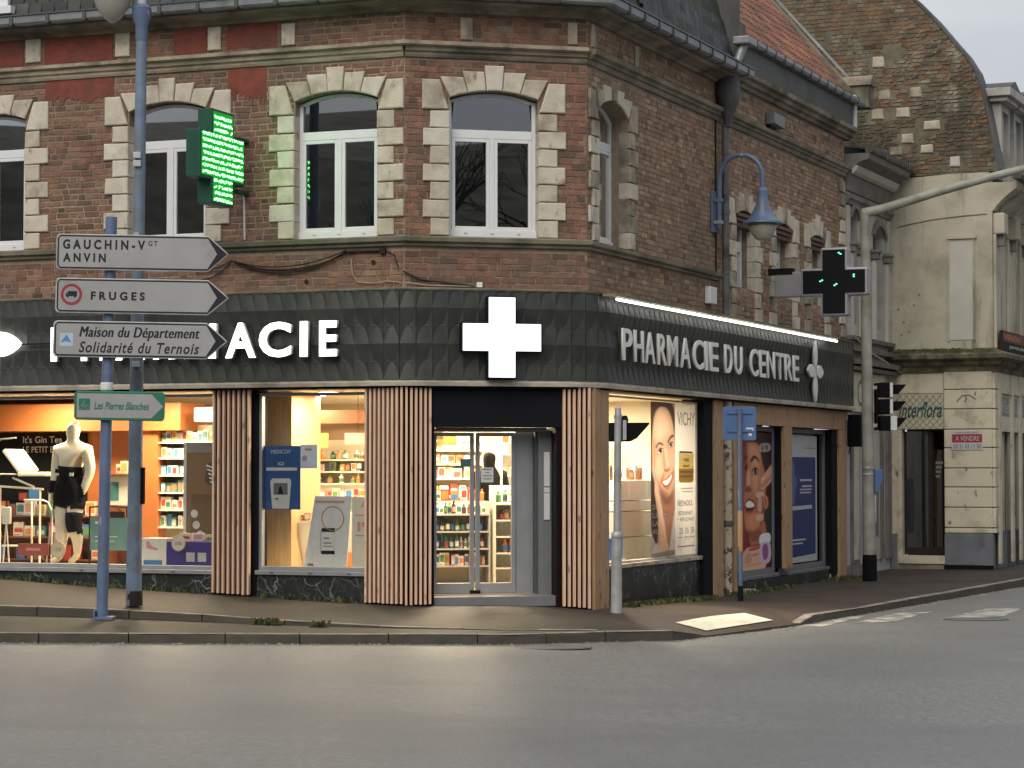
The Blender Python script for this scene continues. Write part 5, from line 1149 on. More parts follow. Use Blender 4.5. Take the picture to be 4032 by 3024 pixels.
rs_ = thing('red_window_sign', 'small red sticker sign low in the left window', 'sign', MA @ T(-5.57, .3, .4)); obj('plate', MB().box(-5.83,.30,.41,-5.34,.31,.575), flat('red_sticker', (.42, .10, .07)), rs_, MA, bevel=.003); obj('print', MB().box(-5.70,.297,.475,-5.47,.2995,.515), PAL[9], rs_, MA)
def round_sign(nm, label, Mx, x, z, r, y, m, txt): 
    t = thing(nm, label, 'sign', Mx @ T(x, y, z)); obj('disc', MB().lathe([(r,y),(r,y+.008)], 26, (x,0,z), axis='y'), m, t, Mx); obj('rim', MB().tube([(x+r*.93*math.cos(i*math.pi/13), y-.002, z+r*.93*math.sin(i*math.pi/13)) for i in range(27)], .004, 4), PAL[3], t, Mx); fit_text(txt, x-r*.5, x+r*.5, z-r*.22, z+r*.22, y-.003, PAL[3], parent=t, Mx=Mx, bold=.01); return t
round_sign('round_price_sign', 'round cream price sign in front of the mannequin foot', MA, -5.20, .495, .115, .30, PAL[0], '15€'); round_sign('round_price_sign', 'round white price sign on the violet box', MA, -3.36, .60, .105, .29, PAL[1], '30%')
# chair with teal poster
ch = thing('shower_chair', 'dark tubular chair behind the blue posts in the left window', 'chair', MA @ T(-4.75, .95, .27))
for x in (-5.04, -4.46):
    obj('leg', MB().tube([(x,.85,.27),(x,.85,1.06)], .012, 6), M['cable'], ch, MA); obj('leg', MB().tube([(x,1.2,.27),(x,1.2,.75)], .012, 6), M['cable'], ch, MA)
obj('backrest', MB().tube([(-5.04,.85,1.06),(-4.75,.85,1.08),(-4.46,.85,1.06)], .014, 6).box(-4.75,.84,.90,-4.5,.86,1.0), M['cable'], ch, MA); obj('seat', MB().box(-5.05,.85,.72,-4.45,1.22,.75), M['cable'], ch, MA)
tp = thing('teal_poster', 'teal notice leaning on the chair behind the blue posts', 'poster', MA @ T(-4.63, .7, .48)); obj('sheet', MB().box(-4.93,.68,.48,-4.36,.69,.92), flat('teal_print', (.14, .27, .25)), tp, MA); obj('print', MB().box(-4.85,.676,.84,-4.7,.679,.87).box(-4.85,.676,.6,-4.55,.679,.61).box(-4.85,.676,.66,-4.5,.679,.67), PAL[1], tp, MA)
wpn = thing('white_leaflet_panel', 'pale information board above the chair in the left window', 'poster', MA @ T(-4.95, 1.4, 1.08)); obj('sheet', MB().box(-5.17,1.38,1.08,-4.73,1.4,1.50), M['shelfw'], wpn, MA); obj('print', MB().box(-5.1,1.376,1.15,-4.9,1.379,1.4), PAL[8], wpn, MA)
stock(MA, -4.95, -4.75, 1.4, 1.52, 'b', [0], .17, .1, 'cream jar box standing on the information board', 'jar box above the chair'); obj('small_shelf', MB().box(-5.1,1.3,1.50,-4.6,1.5,1.518), M['orange_d'], PH, MA)
stock(MA, -5.1, -4.85, 2.2, 1.80, 'b', [5, 1], .22, .12, 'red and white pack on the orange wall', 'packs on the orange wall')
# shoe poster, violet box, shoe box
so_ = thing('shoe_poster', 'tall brown poster of a striped shoe beside the slatted panel', 'poster', MA @ T(-3.35, .9, .5))
obj('sheet', MB().box(-3.58,.90,.50,-2.95,.92,1.94), flat('poster_brown', (.16, .105, .06)), so_, MA); obj('header', MB().box(-3.58,.896,1.80,-2.95,.899,1.94), M['midgrey'], so_, MA); obj('edge', MB().box(-3.62,.895,.66,-3.575,.93,1.94), M['lightgrey'], so_, MA)
obj('lower_panel', MB().box(-3.5,.893,.52,-2.95,.899,1.24), flat('poster_dark_brown', (.11, .07, .035)), so_, MA)
shp = [(-3.22,1.36),(-3.0,1.34),(-2.97,1.38),(-3.08,1.44),(-3.15,1.58),(-3.17,1.68),(-3.24,1.66),(-3.28,1.52),(-3.3,1.42)]
obj('shoe_print', MB().prism(shp, .892, .8955), flat('shoe_dark', (.05, .055, .06)), so_, MA)
for k in range(5): obj('shoe_stripe', MB().prism([(-3.27+.015*k,1.64-.055*k),(-3.15+.02*k,1.60-.055*k),(-3.15+.02*k,1.585-.055*k),(-3.27+.015*k,1.62-.055*k)], .888, .8915), M['white'], so_, MA)
for (x, z) in ((-3.45,.98),(-3.42,.83),(-3.36,.70)): obj('pale_blob', disc(x, z, .055, .892, 14), M['lightgrey'], so_, MA)
vb = thing('violet_box', 'violet display box with two small pictures at the foot of the left window', 'box', MA @ T(-3.2, .4, .27)); obj('carton', MB().box(-3.56,.35,.272,-2.86,.65,.62), flat('violet', (.045, .03, .20)), vb, MA)
for x in (-3.2, -3.03): obj('picture', MB().box(x-.07,.345,.36,x+.055,.349,.48), M['lightgrey'], vb, MA)
sb = thing('white_shoe_box', 'white box with a shoe print behind the faded blue post', 'box', MA @ T(-3.8, .4, .27)); obj('carton', MB().box(-3.98,.40,.272,-3.60,.7,.66), PAL[1], sb, MA); obj('shoe_print', MB().prism([(-3.90,.53),(-3.74,.50),(-3.72,.52),(-3.82,.56),(-3.86,.62),(-3.9,.62)], .395, .399), PAL[9], sb, MA); obj('blue_strip', MB().box(-3.94,.394,.30,-3.66,.399,.37), PAL[7], sb, MA)
# middle window
bp_ = thing('blue_poster', 'blue poster with a white device stuck inside the middle window', 'poster', MA @ T(-1.8, .14, 1.06)); obj('sheet', MB().box(-2.05,.128,1.06,-1.50,.134,1.88), flat('poster_blue', (.035, .10, .30)), bp_, MA)
fit_text('MEDICOV', -1.92, -1.64, 1.78, 1.83, .126, M['white'], parent=bp_, Mx=MA); fit_text('ICI', -1.82, -1.74, 1.63, 1.67, .126, M['white'], parent=bp_, Mx=MA, bold=.02); obj('white_band', MB().box(-1.99,.1225,1.56,-1.55,.127,1.60), M['white'], bp_, MA)
obj('device', MB().prism([(-1.90,1.07),(-1.66,1.07),(-1.63,1.42),(-1.65,1.46),(-1.90,1.46),(-1.93,1.42)], .1225, .127), M['white'], bp_, MA); obj('device_screen', MB().box(-1.88,.119,1.25,-1.68,.122,1.40).prism([(-1.88,1.2),(-1.82,1.18),(-1.8,1.21)], .119, .122), M['midgrey'], bp_, MA); obj('device_tower', MB().prism([(-1.82,1.26),(-1.74,1.26),(-1.77,1.36),(-1.79,1.36)], .116, .1185), M['cable'], bp_, MA)
wp_ = thing('white_poster', 'small white poster hanging beside the blue poster', 'poster', MA @ T(-1.55, .5, 1.6)); obj('sheet', MB().box(-1.68,.5,1.59,-1.44,.506,1.90), M['white'], wp_, MA); obj('print', disc(-1.62, 1.72, .04, .499, 12), PAL[9], wp_, MA); obj('headline', MB().box(-1.62,.4965,1.82,-1.52,.499,1.85), PAL[3], wp_, MA)
bd = thing('product_board', 'large white board with a bottle picture in the middle window', 'poster', MA @ T(-1.1, .35, .28)); obj('sheet', MB().prism([(-1.56,.29),(-.95,.29),(-.88,1.23),(-1.40,1.23)], .35, .36), M['white'], bd, MA); obj('side_sheet', MB().box(-.88,.36,.29,-.54,.366,1.22), M['shelfw'], bd, MA)
obj('ring', MB().tube([(-1.145+.155*math.cos(i*math.pi/14), .346, .945+.155*math.sin(i*math.pi/14)) for i in range(29)], .007, 5), PAL[3], bd, MA)
obj('bottle_print', MB().prism([(-1.30,.49),(-1.12,.49),(-1.12,.77),(-1.30,.77)], .344, .349), M['white'], bd, MA); obj('bottle_cap_print', MB().prism([(-1.30,.77),(-1.12,.77),(-1.11,.82),(-1.30,.82)], .344, .349).box(-1.305,.343,.485,-1.115,.3435,.53), M['black'], bd, MA); obj('bottle_shadow', MB().box(-1.325,.3465,.5,-1.30,.349,.8), M['lightgrey'], bd, MA)
obj('bottle_text', MB().box(-1.27,.341,.62,-1.16,.3435,.635).box(-1.27,.341,.58,-1.15,.3435,.59).box(-1.27,.341,.68,-1.19,.3435,.70), M['midgrey'], bd, MA)
obj('red_band', MB().box(-1.39,.3455,1.145,-.98,.349,1.175), PAL[9], bd, MA); obj('price_print', MB().box(-.80,.356,.78,-.76,.3595,.90).box(-.74,.356,.84,-.60,.3595,.90).box(-.83,.356,.98,-.6,.3595,.995).box(-.83,.356,.72,-.6,.3595,.735), PAL[9], bd, MA); fit_text('Av', -.76, -.58, 1.08, 1.17, .358, PAL[9], parent=bd, Mx=MA)
obj('dark_tag', MB().box(-1.5,.344,.33,-1.42,.349,.36), M['midgrey'], bd, MA)
pl_ = thing('white_planter', 'white tapered basket stand with goods in the middle window', 'basket', MA @ T(-1.88, 1.0, .3)); obj('bowl', MB().lathe([(.05,.40),(.09,.5),(.16,.72),(.20,.86),(.205,.88)], 18, (-1.86,1.0,0)), M['shelfw'], pl_, MA, smooth=True, autos=40); obj('frame', MB().box(-2.06,.85,.86,-1.66,1.15,.90).box(-2.06,.86,.9,-2.03,1.14,1.05), M['shelfw'], pl_, MA); obj('stem', MB().lathe([(.05,-.0),(.04,.41)], 10, (-1.86,1.0,0)), M['shelfw'], pl_, MA)
stock(MA, -2.0, -1.7, .95, .9, 'b', [2, 3, 0], .10, .07, 'small pack in the white basket', 'packs in the white basket')
shelf_unit('wall_shelf', 'white wall shelves with jars at the back of the middle window', MA, -3.1, -1.5, 3.05, 3.35, [1.38, 1.55, 1.72], 2.0, M['shelfw'], M['room'], sides=False)
for z, od in ((1.38, 'lower'), (1.55, 'middle'), (1.72, 'upper')): stock(MA, -3.0, -1.6, 3.1, z, 'b' if od == 'middle' else 'v', [0, 1, 6, 4, 3], .13, .07, ('pack' if od == 'middle' else 'bottle')+' on the '+od+' back shelf of the middle window', 'goods on the '+od+' back shelf', fill=.75)
cbn = thing('low_counter', 'pale low counter at the back of the middle window', 'counter', MA @ T(-2.0, 2.3, 0)); obj('top', MB().box(-3.2,2.2,1.14,-1.2,2.7,1.19), M['shelfw'], cbn, MA); obj('front', MB().box(-3.15,2.25,0,-1.25,2.3,1.14), M['ceil'], cbn, MA)
stock(MA, -2.7, -1.4, 2.3, 1.19, 'b', [0, 1, 1, 9], .14, .09, 'white pack on the low counter', 'packs on the low counter')
# entrance: gondola, back shelves, person
gl_ = [.06, .29, .52, .75, .98]
shelf_unit('gondola_shelf', 'grey-edged shelves of bottles facing the entrance door', MBF, .60, 1.50, 1.70, 2.05, gl_, 1.15, M['shelfglass'], M['room'])
for z, mis, k, od in ((.29,[1,5,0,4,1],'b','lowest'),(.52,[8,1,8,7,5],'v','second'),(.75,[6,6,9,4],'v','third'),(.98,[6,6,4,1],'v','top')): stock(MBF, .63, 1.47, 1.78, z, k, mis, .17, .055, 'small '+('pack' if k == 'b' else 'bottle')+' on the '+od+' row of the shelves facing the door', 'goods on the '+od+' row facing the door')
obj('shelf_plinth', MB().box(.6,1.69,-.02,1.5,2.05,.035), M['oak'], PH, MBF)
stock(MBF, .63, 1.3, 1.8, 1.16, 'b', [2, 1, 0, 5, 2], .17, .10, 'orange or white carton on top of the shelves facing the door', 'cartons on top of the door shelves')
g2 = [.06, .26, .46, .68, .90, 1.12]
shelf_unit('cream_display_stand', 'cream stepped display stand with amber bottles right of the door', MBF, 1.54, 2.25, 1.62, 1.95, g2, 1.36, M['shelfw'], M['shelfw'])
stock(MBF, 1.58, 2.0, 1.72, 1.13, 'v', [4], .20, .07, 'green bottle on the top of the cream stand', 'green bottles on the cream stand'); stock(MBF, 1.62, 2.0, 1.72, .90, 'v', [3, 3, 6], .18, .075, 'amber bottle with dark pump on the cream stand', 'amber bottles on the cream stand'); stock(MBF, 1.66, 2.0, 1.72, .46, 'v', [2], .20, .085, 'orange bottle low on the cream stand', 'orange bottles on the cream stand')
zb = [.9, 1.2, 1.45, 1.66, 1.86]
shelf_unit('back_wall_shelf', 'bright wall of orange and white packs deep inside the shop', MBF, .6, 2.6, 3.9, 4.15, zb, 2.1, M['shelfw'], M['room'])
for z, od in zip(zb, ('lowest', 'second', 'third', 'fourth', 'top')): stock(MBF, .64, 2.56, 3.98, z, 'b', [0, 1, 2, 2, 3, 1, 5, 0], .16, .11, 'coloured pack on the '+od+' row of the pack wall deep inside', 'packs on the '+od+' row of the far wall')
PM_ = MBF @ T(1.69, 2.55, .01)
pj = {'pelvis': (0,0,.98,(.15,.11)), 'waist': (0,0,1.13,(.13,.10)), 'chest': (0,0,1.36,(.19,.12)), 'collar': (0,0,1.51,(.13,.09)), 'neck': (0,-.005,1.60,.055), 'jaw': (0,-.02,1.68,(.07,.08)), 'crown': (0,.0,1.80,(.08,.095)),
      'shL': (-.17,0,1.475,.082), 'elL': (-.19,-.04,1.22,.052), 'wrL': (-.13,-.20,1.08,.036), 'haL': (-.08,-.26,1.07,(.036,.022)), 'shR': (.17,0,1.475,.082), 'elR': (.22,-.03,1.24,.052), 'wrR': (.24,-.22,1.24,.036), 'haR': (.24,-.30,1.25,(.036,.022)),
      'hipL': (-.09,0,.88,.098), 'knL': (-.09,0,.5,.068), 'anL': (-.09,.02,.09,.045), 'toL': (-.10,-.13,.035,(.045,.03)), 'hipR': (.09,0,.88,.098), 'knR': (.09,0,.5,.068), 'anR': (.09,.02,.09,.045), 'toR': (.10,-.13,.035,(.045,.03))}
pe = thing('person', 'person in black standing with back turned behind the door shelves', 'person', PM_)
ep = [('pelvis','waist'),('waist','chest'),('chest','collar'),('collar','neck'),('neck','jaw'),('jaw','crown')]
for s in 'LR': ep += [('collar','sh'+s),('sh'+s,'el'+s),('el'+s,'wr'+s),('wr'+s,'ha'+s),('pelvis','hip'+s),('hip'+s,'kn'+s),('kn'+s,'an'+s),('an'+s,'to'+s)]
obj('body', skin_mesh(pj, ep), M['cloth_black'], pe, PM_)
obj('hair', skin_mesh({'a': (0,.02,1.825,(.085,.095)), 'b': (0,.03,1.68,(.085,.09)), 'c': (0,.05,1.52,(.07,.05))}, [('a','b'),('b','c')]), M['cable'], pe, PM_)
nt2 = thing('door_notice', 'white printed notice taped on the right door leaf', 'notice', MBF @ T(1.15, .35, 1.42)); obj('sheet', MB().box(1.075,.352,1.41,1.235,.356,1.60), M['white'], nt2, MBF)
for k, (a, b) in enumerate(((1.10,1.21),(1.13,1.18),(1.09,1.22),(1.10,1.21))): obj('print', MB().box(a,.3485,1.57-.04*k,b,.3515,1.58-.04*k), M['midgrey'], nt2, MBF)
tag(obj('door_sticker', MB().box(.80,.352,1.61,.935,.356,1.71), PAL[8], None, MBF), 'dark green sticker on the left door leaf', 'sticker')
fs_ = thing('side_notice', 'narrow white notice strips on the dark reveal right of the door', 'notice', MBF @ T(1.9, .2, .9))
for a, b in ((1.36,1.80),(1.28,1.345),(.93,1.27)): obj('sheet', MB().box(1.87,.205,a,1.945,.215,b), M['white'], fs_, MBF)
# side window
dr_ = thing('drawer_stack', 'stack of beige drawers behind the side window', 'drawers', MC @ T(3.2, .55, .3))
for k, (a, b) in enumerate(((.30,.62),(.63,.98),(.99,1.13),(1.14,1.42))): obj('drawer_front', MB().box(2.45,.55,a,3.9,1.0,b), M['patch'] if k < 2 else M['lightgrey'], dr_, MC, bevel=.006)
bx_ = thing('blue_display_box', 'bright blue box low in the side window behind the grey post', 'box', MC @ T(1.75, .4, .3)); obj('carton', MB().box(1.25,.35,.36,2.2,.55,.64), flat('bright_blue', (.02, .22, .62)), bx_, MC); obj('print', MB().box(1.32,.346,.45,1.6,.3495,.55), M['white'], bx_, MC); obj('plinth', MB().box(1.2,.33,.302,2.25,.6,.355), M['white'], bx_, MC)
b2 = thing('skincare_stand', 'white and blue cardboard display stand behind the grey post', 'display stand', MC @ T(1.7, .5, .3)); obj('column', MB().box(1.25,.62,.302,2.15,.8,1.22), M['white'], b2, MC); obj('blue_panel', MB().box(1.22,.60,1.225,2.2,.62,1.58), flat('sky_blue', (.06, .28, .62)), b2, MC); obj('picture_panel', MB().box(1.28,.603,1.585,2.05,.62,1.86), flat('lilac_print', (.40, .36, .48)), b2, MC); obj('dark_picture', MB().box(1.35,.612,.62,1.72,.6195,1.15), M['cable'], b2, MC); obj('side_flap', MB().prism([(2.06,1.4),(2.35,1.36),(2.35,1.72),(2.06,1.84)], .62, .63), PAL[9], b2, MC); obj('white_tube_print', MB().prism([(1.4,1.44),(1.6,1.44),(1.62,1.60),(1.38,1.60)], .594, .599), M['white'], b2, MC)
shelf_unit('side_wall_shelf', 'bright white wall shelf at the back of the side window', MC, 1.6, 4.4, 1.9, 2.2, [1.2, 1.5, 1.8], 2.2, M['shelfw'], M['room'])
for z, od in ((1.5, 'lower'), (1.8, 'upper')): stock(MC, 1.7, 4.3, 2.0, z, 'b', [0, 1, 0, 3], .15, .13, 'pale pack on the '+od+' bright shelf of the side window', 'packs on the '+od+' side window shelf', fill=.6)
obj('hanging_frame', MB().box(1.0,.5,1.86,1.03,.52,2.1).box(1.25,.5,1.86,1.28,.52,2.1).box(1.03,.5,1.86,1.25,.52,1.89).box(1.03,.5,2.07,1.25,.52,2.1), M['black'], PH, MC)
# posters with faces
def artboard(x0, x1, z0, z1, px, Mx):
    """layout units px=(l, t, r, b) -> poster sheet"""
    l, t, r, b = px
    def f(pts): return [(x0+(x1-x0)*(p[0]-l)/(r-l), z0+(z1-z0)*(b-p[1])/(b-t)) for p in pts]
    return f
def smooth_poly(pts, n=4):
    out_ = []; N_ = len(pts)
    for i in range(N_):
        a, b, c, d = [Vector(pts[(i+k-1) % N_]) for k in range(4)]
        for k in range(n):
            t = k/n; out_.append(tuple(.5*((2*b)+(-a+c)*t+(2*a-5*b+4*c-d)*t*t+(-a+3*b-3*c+d)*t**3)))
    return out_
def pflat(name, col, k=.55):
    m, t, b = new_mat(name); b.inputs['Base Color'].default_value = tuple(col)+(1,); b.inputs['Roughness'].default_value = .5
    tr = t.nodes.new('ShaderNodeBsdfTranslucent'); tr.inputs['Color'].default_value = tuple(col)+(1,); mx = t.nodes.new('ShaderNodeMixShader'); mx.inputs[0].default_value = k
    t.links.new(b.outputs[0], mx.inputs[1]); t.links.new(tr.outputs[0], mx.inputs[2]); t.links.new(mx.outputs[0], t.nodes['Material Output'].inputs['Surface']); return m
PW, PGL, PT = pflat('print_white', (.82, .81, .79), .30), pflat('print_pale_grey', (.70, .68, .64), .5), pflat('print_teeth', (.9, .9, .88), .15)
SK1, SK2, SKd = pflat('print_skin', (.70, .48, .36), .35), pflat('print_skin_light', (.80, .61, .49), .3), pflat('print_skin_shade', (.52, .33, .23), .3)
HAIR = pflat('print_hair', (.16, .10, .065)); LIP = pflat('print_lip', (.60, .25, .20), .2); DK = pflat('print_dark', (.05, .035, .03)); GR = pflat('print_grey_text', (.26, .26, .27)); YE = pflat('print_yellow', (.78, .52, .10)); YE2 = pflat('print_pale_yellow', (.80, .66, .30))
vp = thing('face_poster', 'tall white cosmetics poster with a smiling woman in the side window', 'poster', MC @ T(3.6, .12, .3))
f = artboard(2.55, 4.44, .37, 2.50, (458, 125, 805, 1235), MC); y_ = .086
def pp_(nm, pts, m, lay, par, Mx=MC, sm=True, ff=None):
    ff = ff or f; q = ff(smooth_poly(pts) if sm else pts); obj(nm, MB().add([(p[0], y_-.0015*lay-.001, p[1]) for p in q], [tuple(range(len(q)))]), m, par, Mx)
import numpy as np
def lin(c): return np.array([((v/255+.055)/1.055)**2.4 if v > 10 else v/3300 for v in c])
def paint(nx, ny, board, base, layers):
    """a printed photograph: soft-edged colour areas on a fine grid"""
    l, t, r, b = board; X, Y = np.meshgrid(np.linspace(l, r, nx), np.linspace(t, b, ny)); C_ = np.tile(lin(base), (ny, nx, 1))
    for (poly, col, soft, op) in layers:
        P_ = np.array(smooth_poly(poly)); D_ = np.full(X.shape, 1e9); ins_ = np.zeros(X.shape, bool)
        for (x0, y0_), (x1, y1) in zip(P_, np.roll(P_, -1, 0)):
            dx, dy = x1-x0, y1-y0_; tt = np.clip(((X-x0)*dx+(Y-y0_)*dy)/(dx*dx+dy*dy+1e-9), 0, 1); D_ = np.minimum(D_, np.hypot(X-x0-tt*dx, Y-y0_-tt*dy))
            cnd = ((y0_ > Y) != (y1 > Y)) & (X < (x1-x0)*(Y-y0_)/(y1-y0_+1e-12)+x0); ins_ ^= cnd
        sd_ = np.where(ins_, D_, -D_); a = np.clip(sd_/soft*.5+.5, 0, 1)[..., None]; a = a*a*(3-2*a)*op; C_ = C_*(1-a)+lin(col)*a
    return C_
def print_sheet(name, x0, x1, z0, z1, y, C_, parent, Mx, k=.3):
    ny, nx, _ = C_.shape; mb = MB(); mb.add([(x0+(x1-x0)*i/(nx-1), y, z1-(z1-z0)*q/(ny-1)) for q in range(ny) for i in range(nx)], [(q*nx+i, q*nx+i+1, (q+1)*nx+i+1, (q+1)*nx+i) for q in range(ny-1) for i in range(nx-1)])
    me = mb.mesh(name); a = me.color_attributes.new('print', 'FLOAT_COLOR', 'POINT'); a.data.foreach_set('color', np.concatenate([C_.reshape(-1, 3), np.ones((nx*ny, 1))], 1).astype(np.float32).ravel())
    m = pflat(name+'_ink', (.5, .5, .5), k); t = m.node_tree; v = t.nodes.new('ShaderNodeAttribute'); v.attribute_name = 'print'
    for n in t.nodes:
        if n.type == 'BSDF_PRINCIPLED': t.links.new(v.outputs['Color'], n.inputs['Base Color'])
        if n.type == 'BSDF_TRANSLUCENT': t.links.new(v.outputs['Color'], n.inputs['Color'])
    me.materials.append(m); return obj(name, me, None, parent, Mx)
F1 = [([(18,18),(130,18),(158,60),(164,150),(164,240),(150,190),(140,110),(120,60),(90,45),(60,60),(38,110),(30,200),(28,300),(25,420),(40,480),(50,560),(60,640),(60,800),(45,830),(25,700),(16,400)], (74,54,44), 6, 1),
 ([(18,430),(34,470),(48,560),(56,650),(56,790),(44,815),(18,720)], (62,48,42), 6, 1),
 ([(70,52),(105,58),(130,90),(148,140),(158,200),(163,260),(163,340),(160,430),(150,520),(125,560),(95,540),(65,480),(40,400),(28,320),(32,200),(45,110)], (206,166,138), 7, 1),
 ([(75,515),(120,560),(152,520),(158,600),(150,700),(138,800),(122,880),(105,850),(95,740),(82,640)], (172,122,96), 8, 1),
 ([(70,520),(110,566),(140,556),(130,600),(95,600)], (128,86,66), 14, .8),
 ([(60,80),(110,75),(135,130),(140,190),(100,215),(60,230),(48,160)], (226,194,168), 26, .9),
 ([(45,350),(85,340),(100,400),(80,445),(55,420)], (226,186,160), 22, .9), ([(128,330),(156,320),(158,390),(140,410)], (222,180,152), 14, .8),
 ([(30,240),(44,250),(48,340),(42,400),(30,350)], (170,126,102), 12, .8), ([(66,480),(90,520),(125,545),(110,560),(80,530),(56,470)], (176,128,104), 10, .8),
 ([(100,280),(112,300),(120,350),(126,385),(112,388),(106,350)], (232,202,178), 7, .8),
 ([(92,300),(100,330),(106,380),(98,398),(88,380),(86,330)], (180,136,112), 8, .8), ([(96,398),(112,404),(128,394),(124,412),(108,420),(96,412)], (150,100,82), 5, .9),
 ([(46,276),(64,250),(88,256),(92,268),(66,262),(52,286)], (88,62,50), 4, .95), ([(116,246),(134,212),(152,202),(155,214),(138,226),(122,254)], (88,62,50), 4, .95),
 ([(54,314),(68,284),(88,282),(94,298),(78,312),(62,322)], (150,108,88), 6, .9), ([(58,308),(70,290),(84,288),(90,297),(76,307),(64,315)], (232,226,220), 2, 1), ([(66,304),(70,290),(82,289),(84,302),(74,309)], (44,32,28), 2, 1), ([(56,304),(70,285),(86,284),(88,289),(71,290),(58,309)], (52,38,34), 2.5, 1),
 ([(120,276),(132,248),(150,246),(152,264),(140,276),(126,284)], (150,108,88), 6, .9), ([(123,270),(134,254),(147,252),(149,262),(138,271),(127,277)], (230,224,218), 2, 1), ([(130,270),(134,255),(144,254),(145,266),(136,272)], (44,32,28), 2, 1), ([(121,268),(134,249),(149,247),(150,252),(135,254),(123,272)], (52,38,34), 2.5, 1),
 ([(94,424),(78,456),(74,484),(84,474),(98,440)], (160,112,92), 8, .8), ([(150,396),(158,420),(158,460),(150,450)], (170,120,98), 8, .8),
 ([(78,470),(104,460),(128,440),(147,418),(149,450),(137,487),(112,510),(94,503)], (178,92,84), 4, 1), ([(87,474),(108,466),(130,448),(143,430),(139,458),(125,483),(110,495),(97,490)], (244,240,234), 3, 1), ([(98,504),(114,512),(132,494),(126,512),(112,520)], (150,100,84), 7, .7),
 ([(48,470),(58,500),(75,600),(95,700),(110,800),(125,880),(90,898),(50,895),(62,800),(62,700),(50,600),(40,520)], (214,172,144), 6, 1), ([(66,560),(84,640),(100,740),(104,800),(90,740),(74,660)], (232,198,172), 9, .8), ([(60,700),(70,800),(66,890),(56,880),(60,800)], (176,130,106), 8, .8),
 ([(122,895),(140,770),(164,640),(166,912),(100,914)], (206,200,194), 6, 1), ([(18,914),(34,850),(58,828),(92,905)], (190,182,174), 6, 1), ([(20,884),(160,870),(160,900),(20,912)], (120,104,94), 4, .75)]
f = artboard(2.60, 4.58, .34, 2.52, (18, 20, 303, 908), MC)
C1 = paint(64, 380, (18, 20, 163, 908), (168,156,140), F1)
fx = f([(18, 908), (163, 20)]); print_sheet('face_print', fx[0][0], fx[1][0], fx[0][1], fx[1][1], y_-.002, C1, vp, MC, .25)
pp_('sheet', [(163.2,20),(303,20),(303,908),(163.2,908)], PW, 1, vp, sm=False)
def pt(s, l, t, r, b, m, lay, par, ff, Mx=MC, **k):
    q = ff([(l, b), (r, t)]); fit_text(s, q[0][0], q[1][0], q[0][1], q[1][1], y_-.0015*lay-.001, m, 'print_text', parent=par, Mx=Mx, **k)
pt('VICHY', 176, 68, 286, 146, GR, 3, vp, f, bold=.004)
pp_('yellow_tag', [(188,298),(272,298),(278,310),(278,468),(268,482),(192,482),(184,470),(184,310)], YE2, 2, vp, sm=False)
pp_('tag_foot', [(184,400),(278,400),(278,468),(268,482),(192,482),(184,470)], YE, 2.4, vp, sm=False); pp_('tag_top', [(190,298),(270,298),(270,306),(190,306)], DK, 3, vp, sm=False)
for k, (l, t, r, b) in enumerate(((216,338,248,358),(212,376,250,392),(192,414,272,424),(192,440,272,452),(196,512,272,520),(202,530,272,538))): pp_('tag_print', [(l,t),(r,t),(r,b),(l,b)], YE if k < 2 else (SKd if k < 4 else PGL), 3.2, vp, sm=False)
pt('NEOVADIOL', 176, 586, 272, 618, GR, 3, vp, f, bold=.012); pt('REDENSIFIANT', 180, 648, 270, 672, M['midgrey'], 3, vp, f); pt('+ REPULPANT', 178, 686, 280, 708, M['midgrey'], 3, vp, f)
for k, q in enumerate(('DU', 'LE', 'LA', 'AU')): pt(q, 26, 604+46*k, 62, 634+46*k, PGL, 4, vp, f, bold=.02)
pt('PEAU', 88, 646, 126, 678, PGL, 4, vp, f, bold=.02)
for k in range(3): pt(('25', '35', '50')[k], 186+36*k, 746, 208+36*k, 780, GR, 3, vp, f); pp_('caption_bar', [(180+36*k,798),(208+36*k,798),(208+36*k,804),(180+36*k,804)], M['lightgrey'], 3, vp, sm=False)
pp_('caption_bar', [(176,852),(282,852),(282,858),(176,858)], M['midgrey'], 3, vp, sm=False)
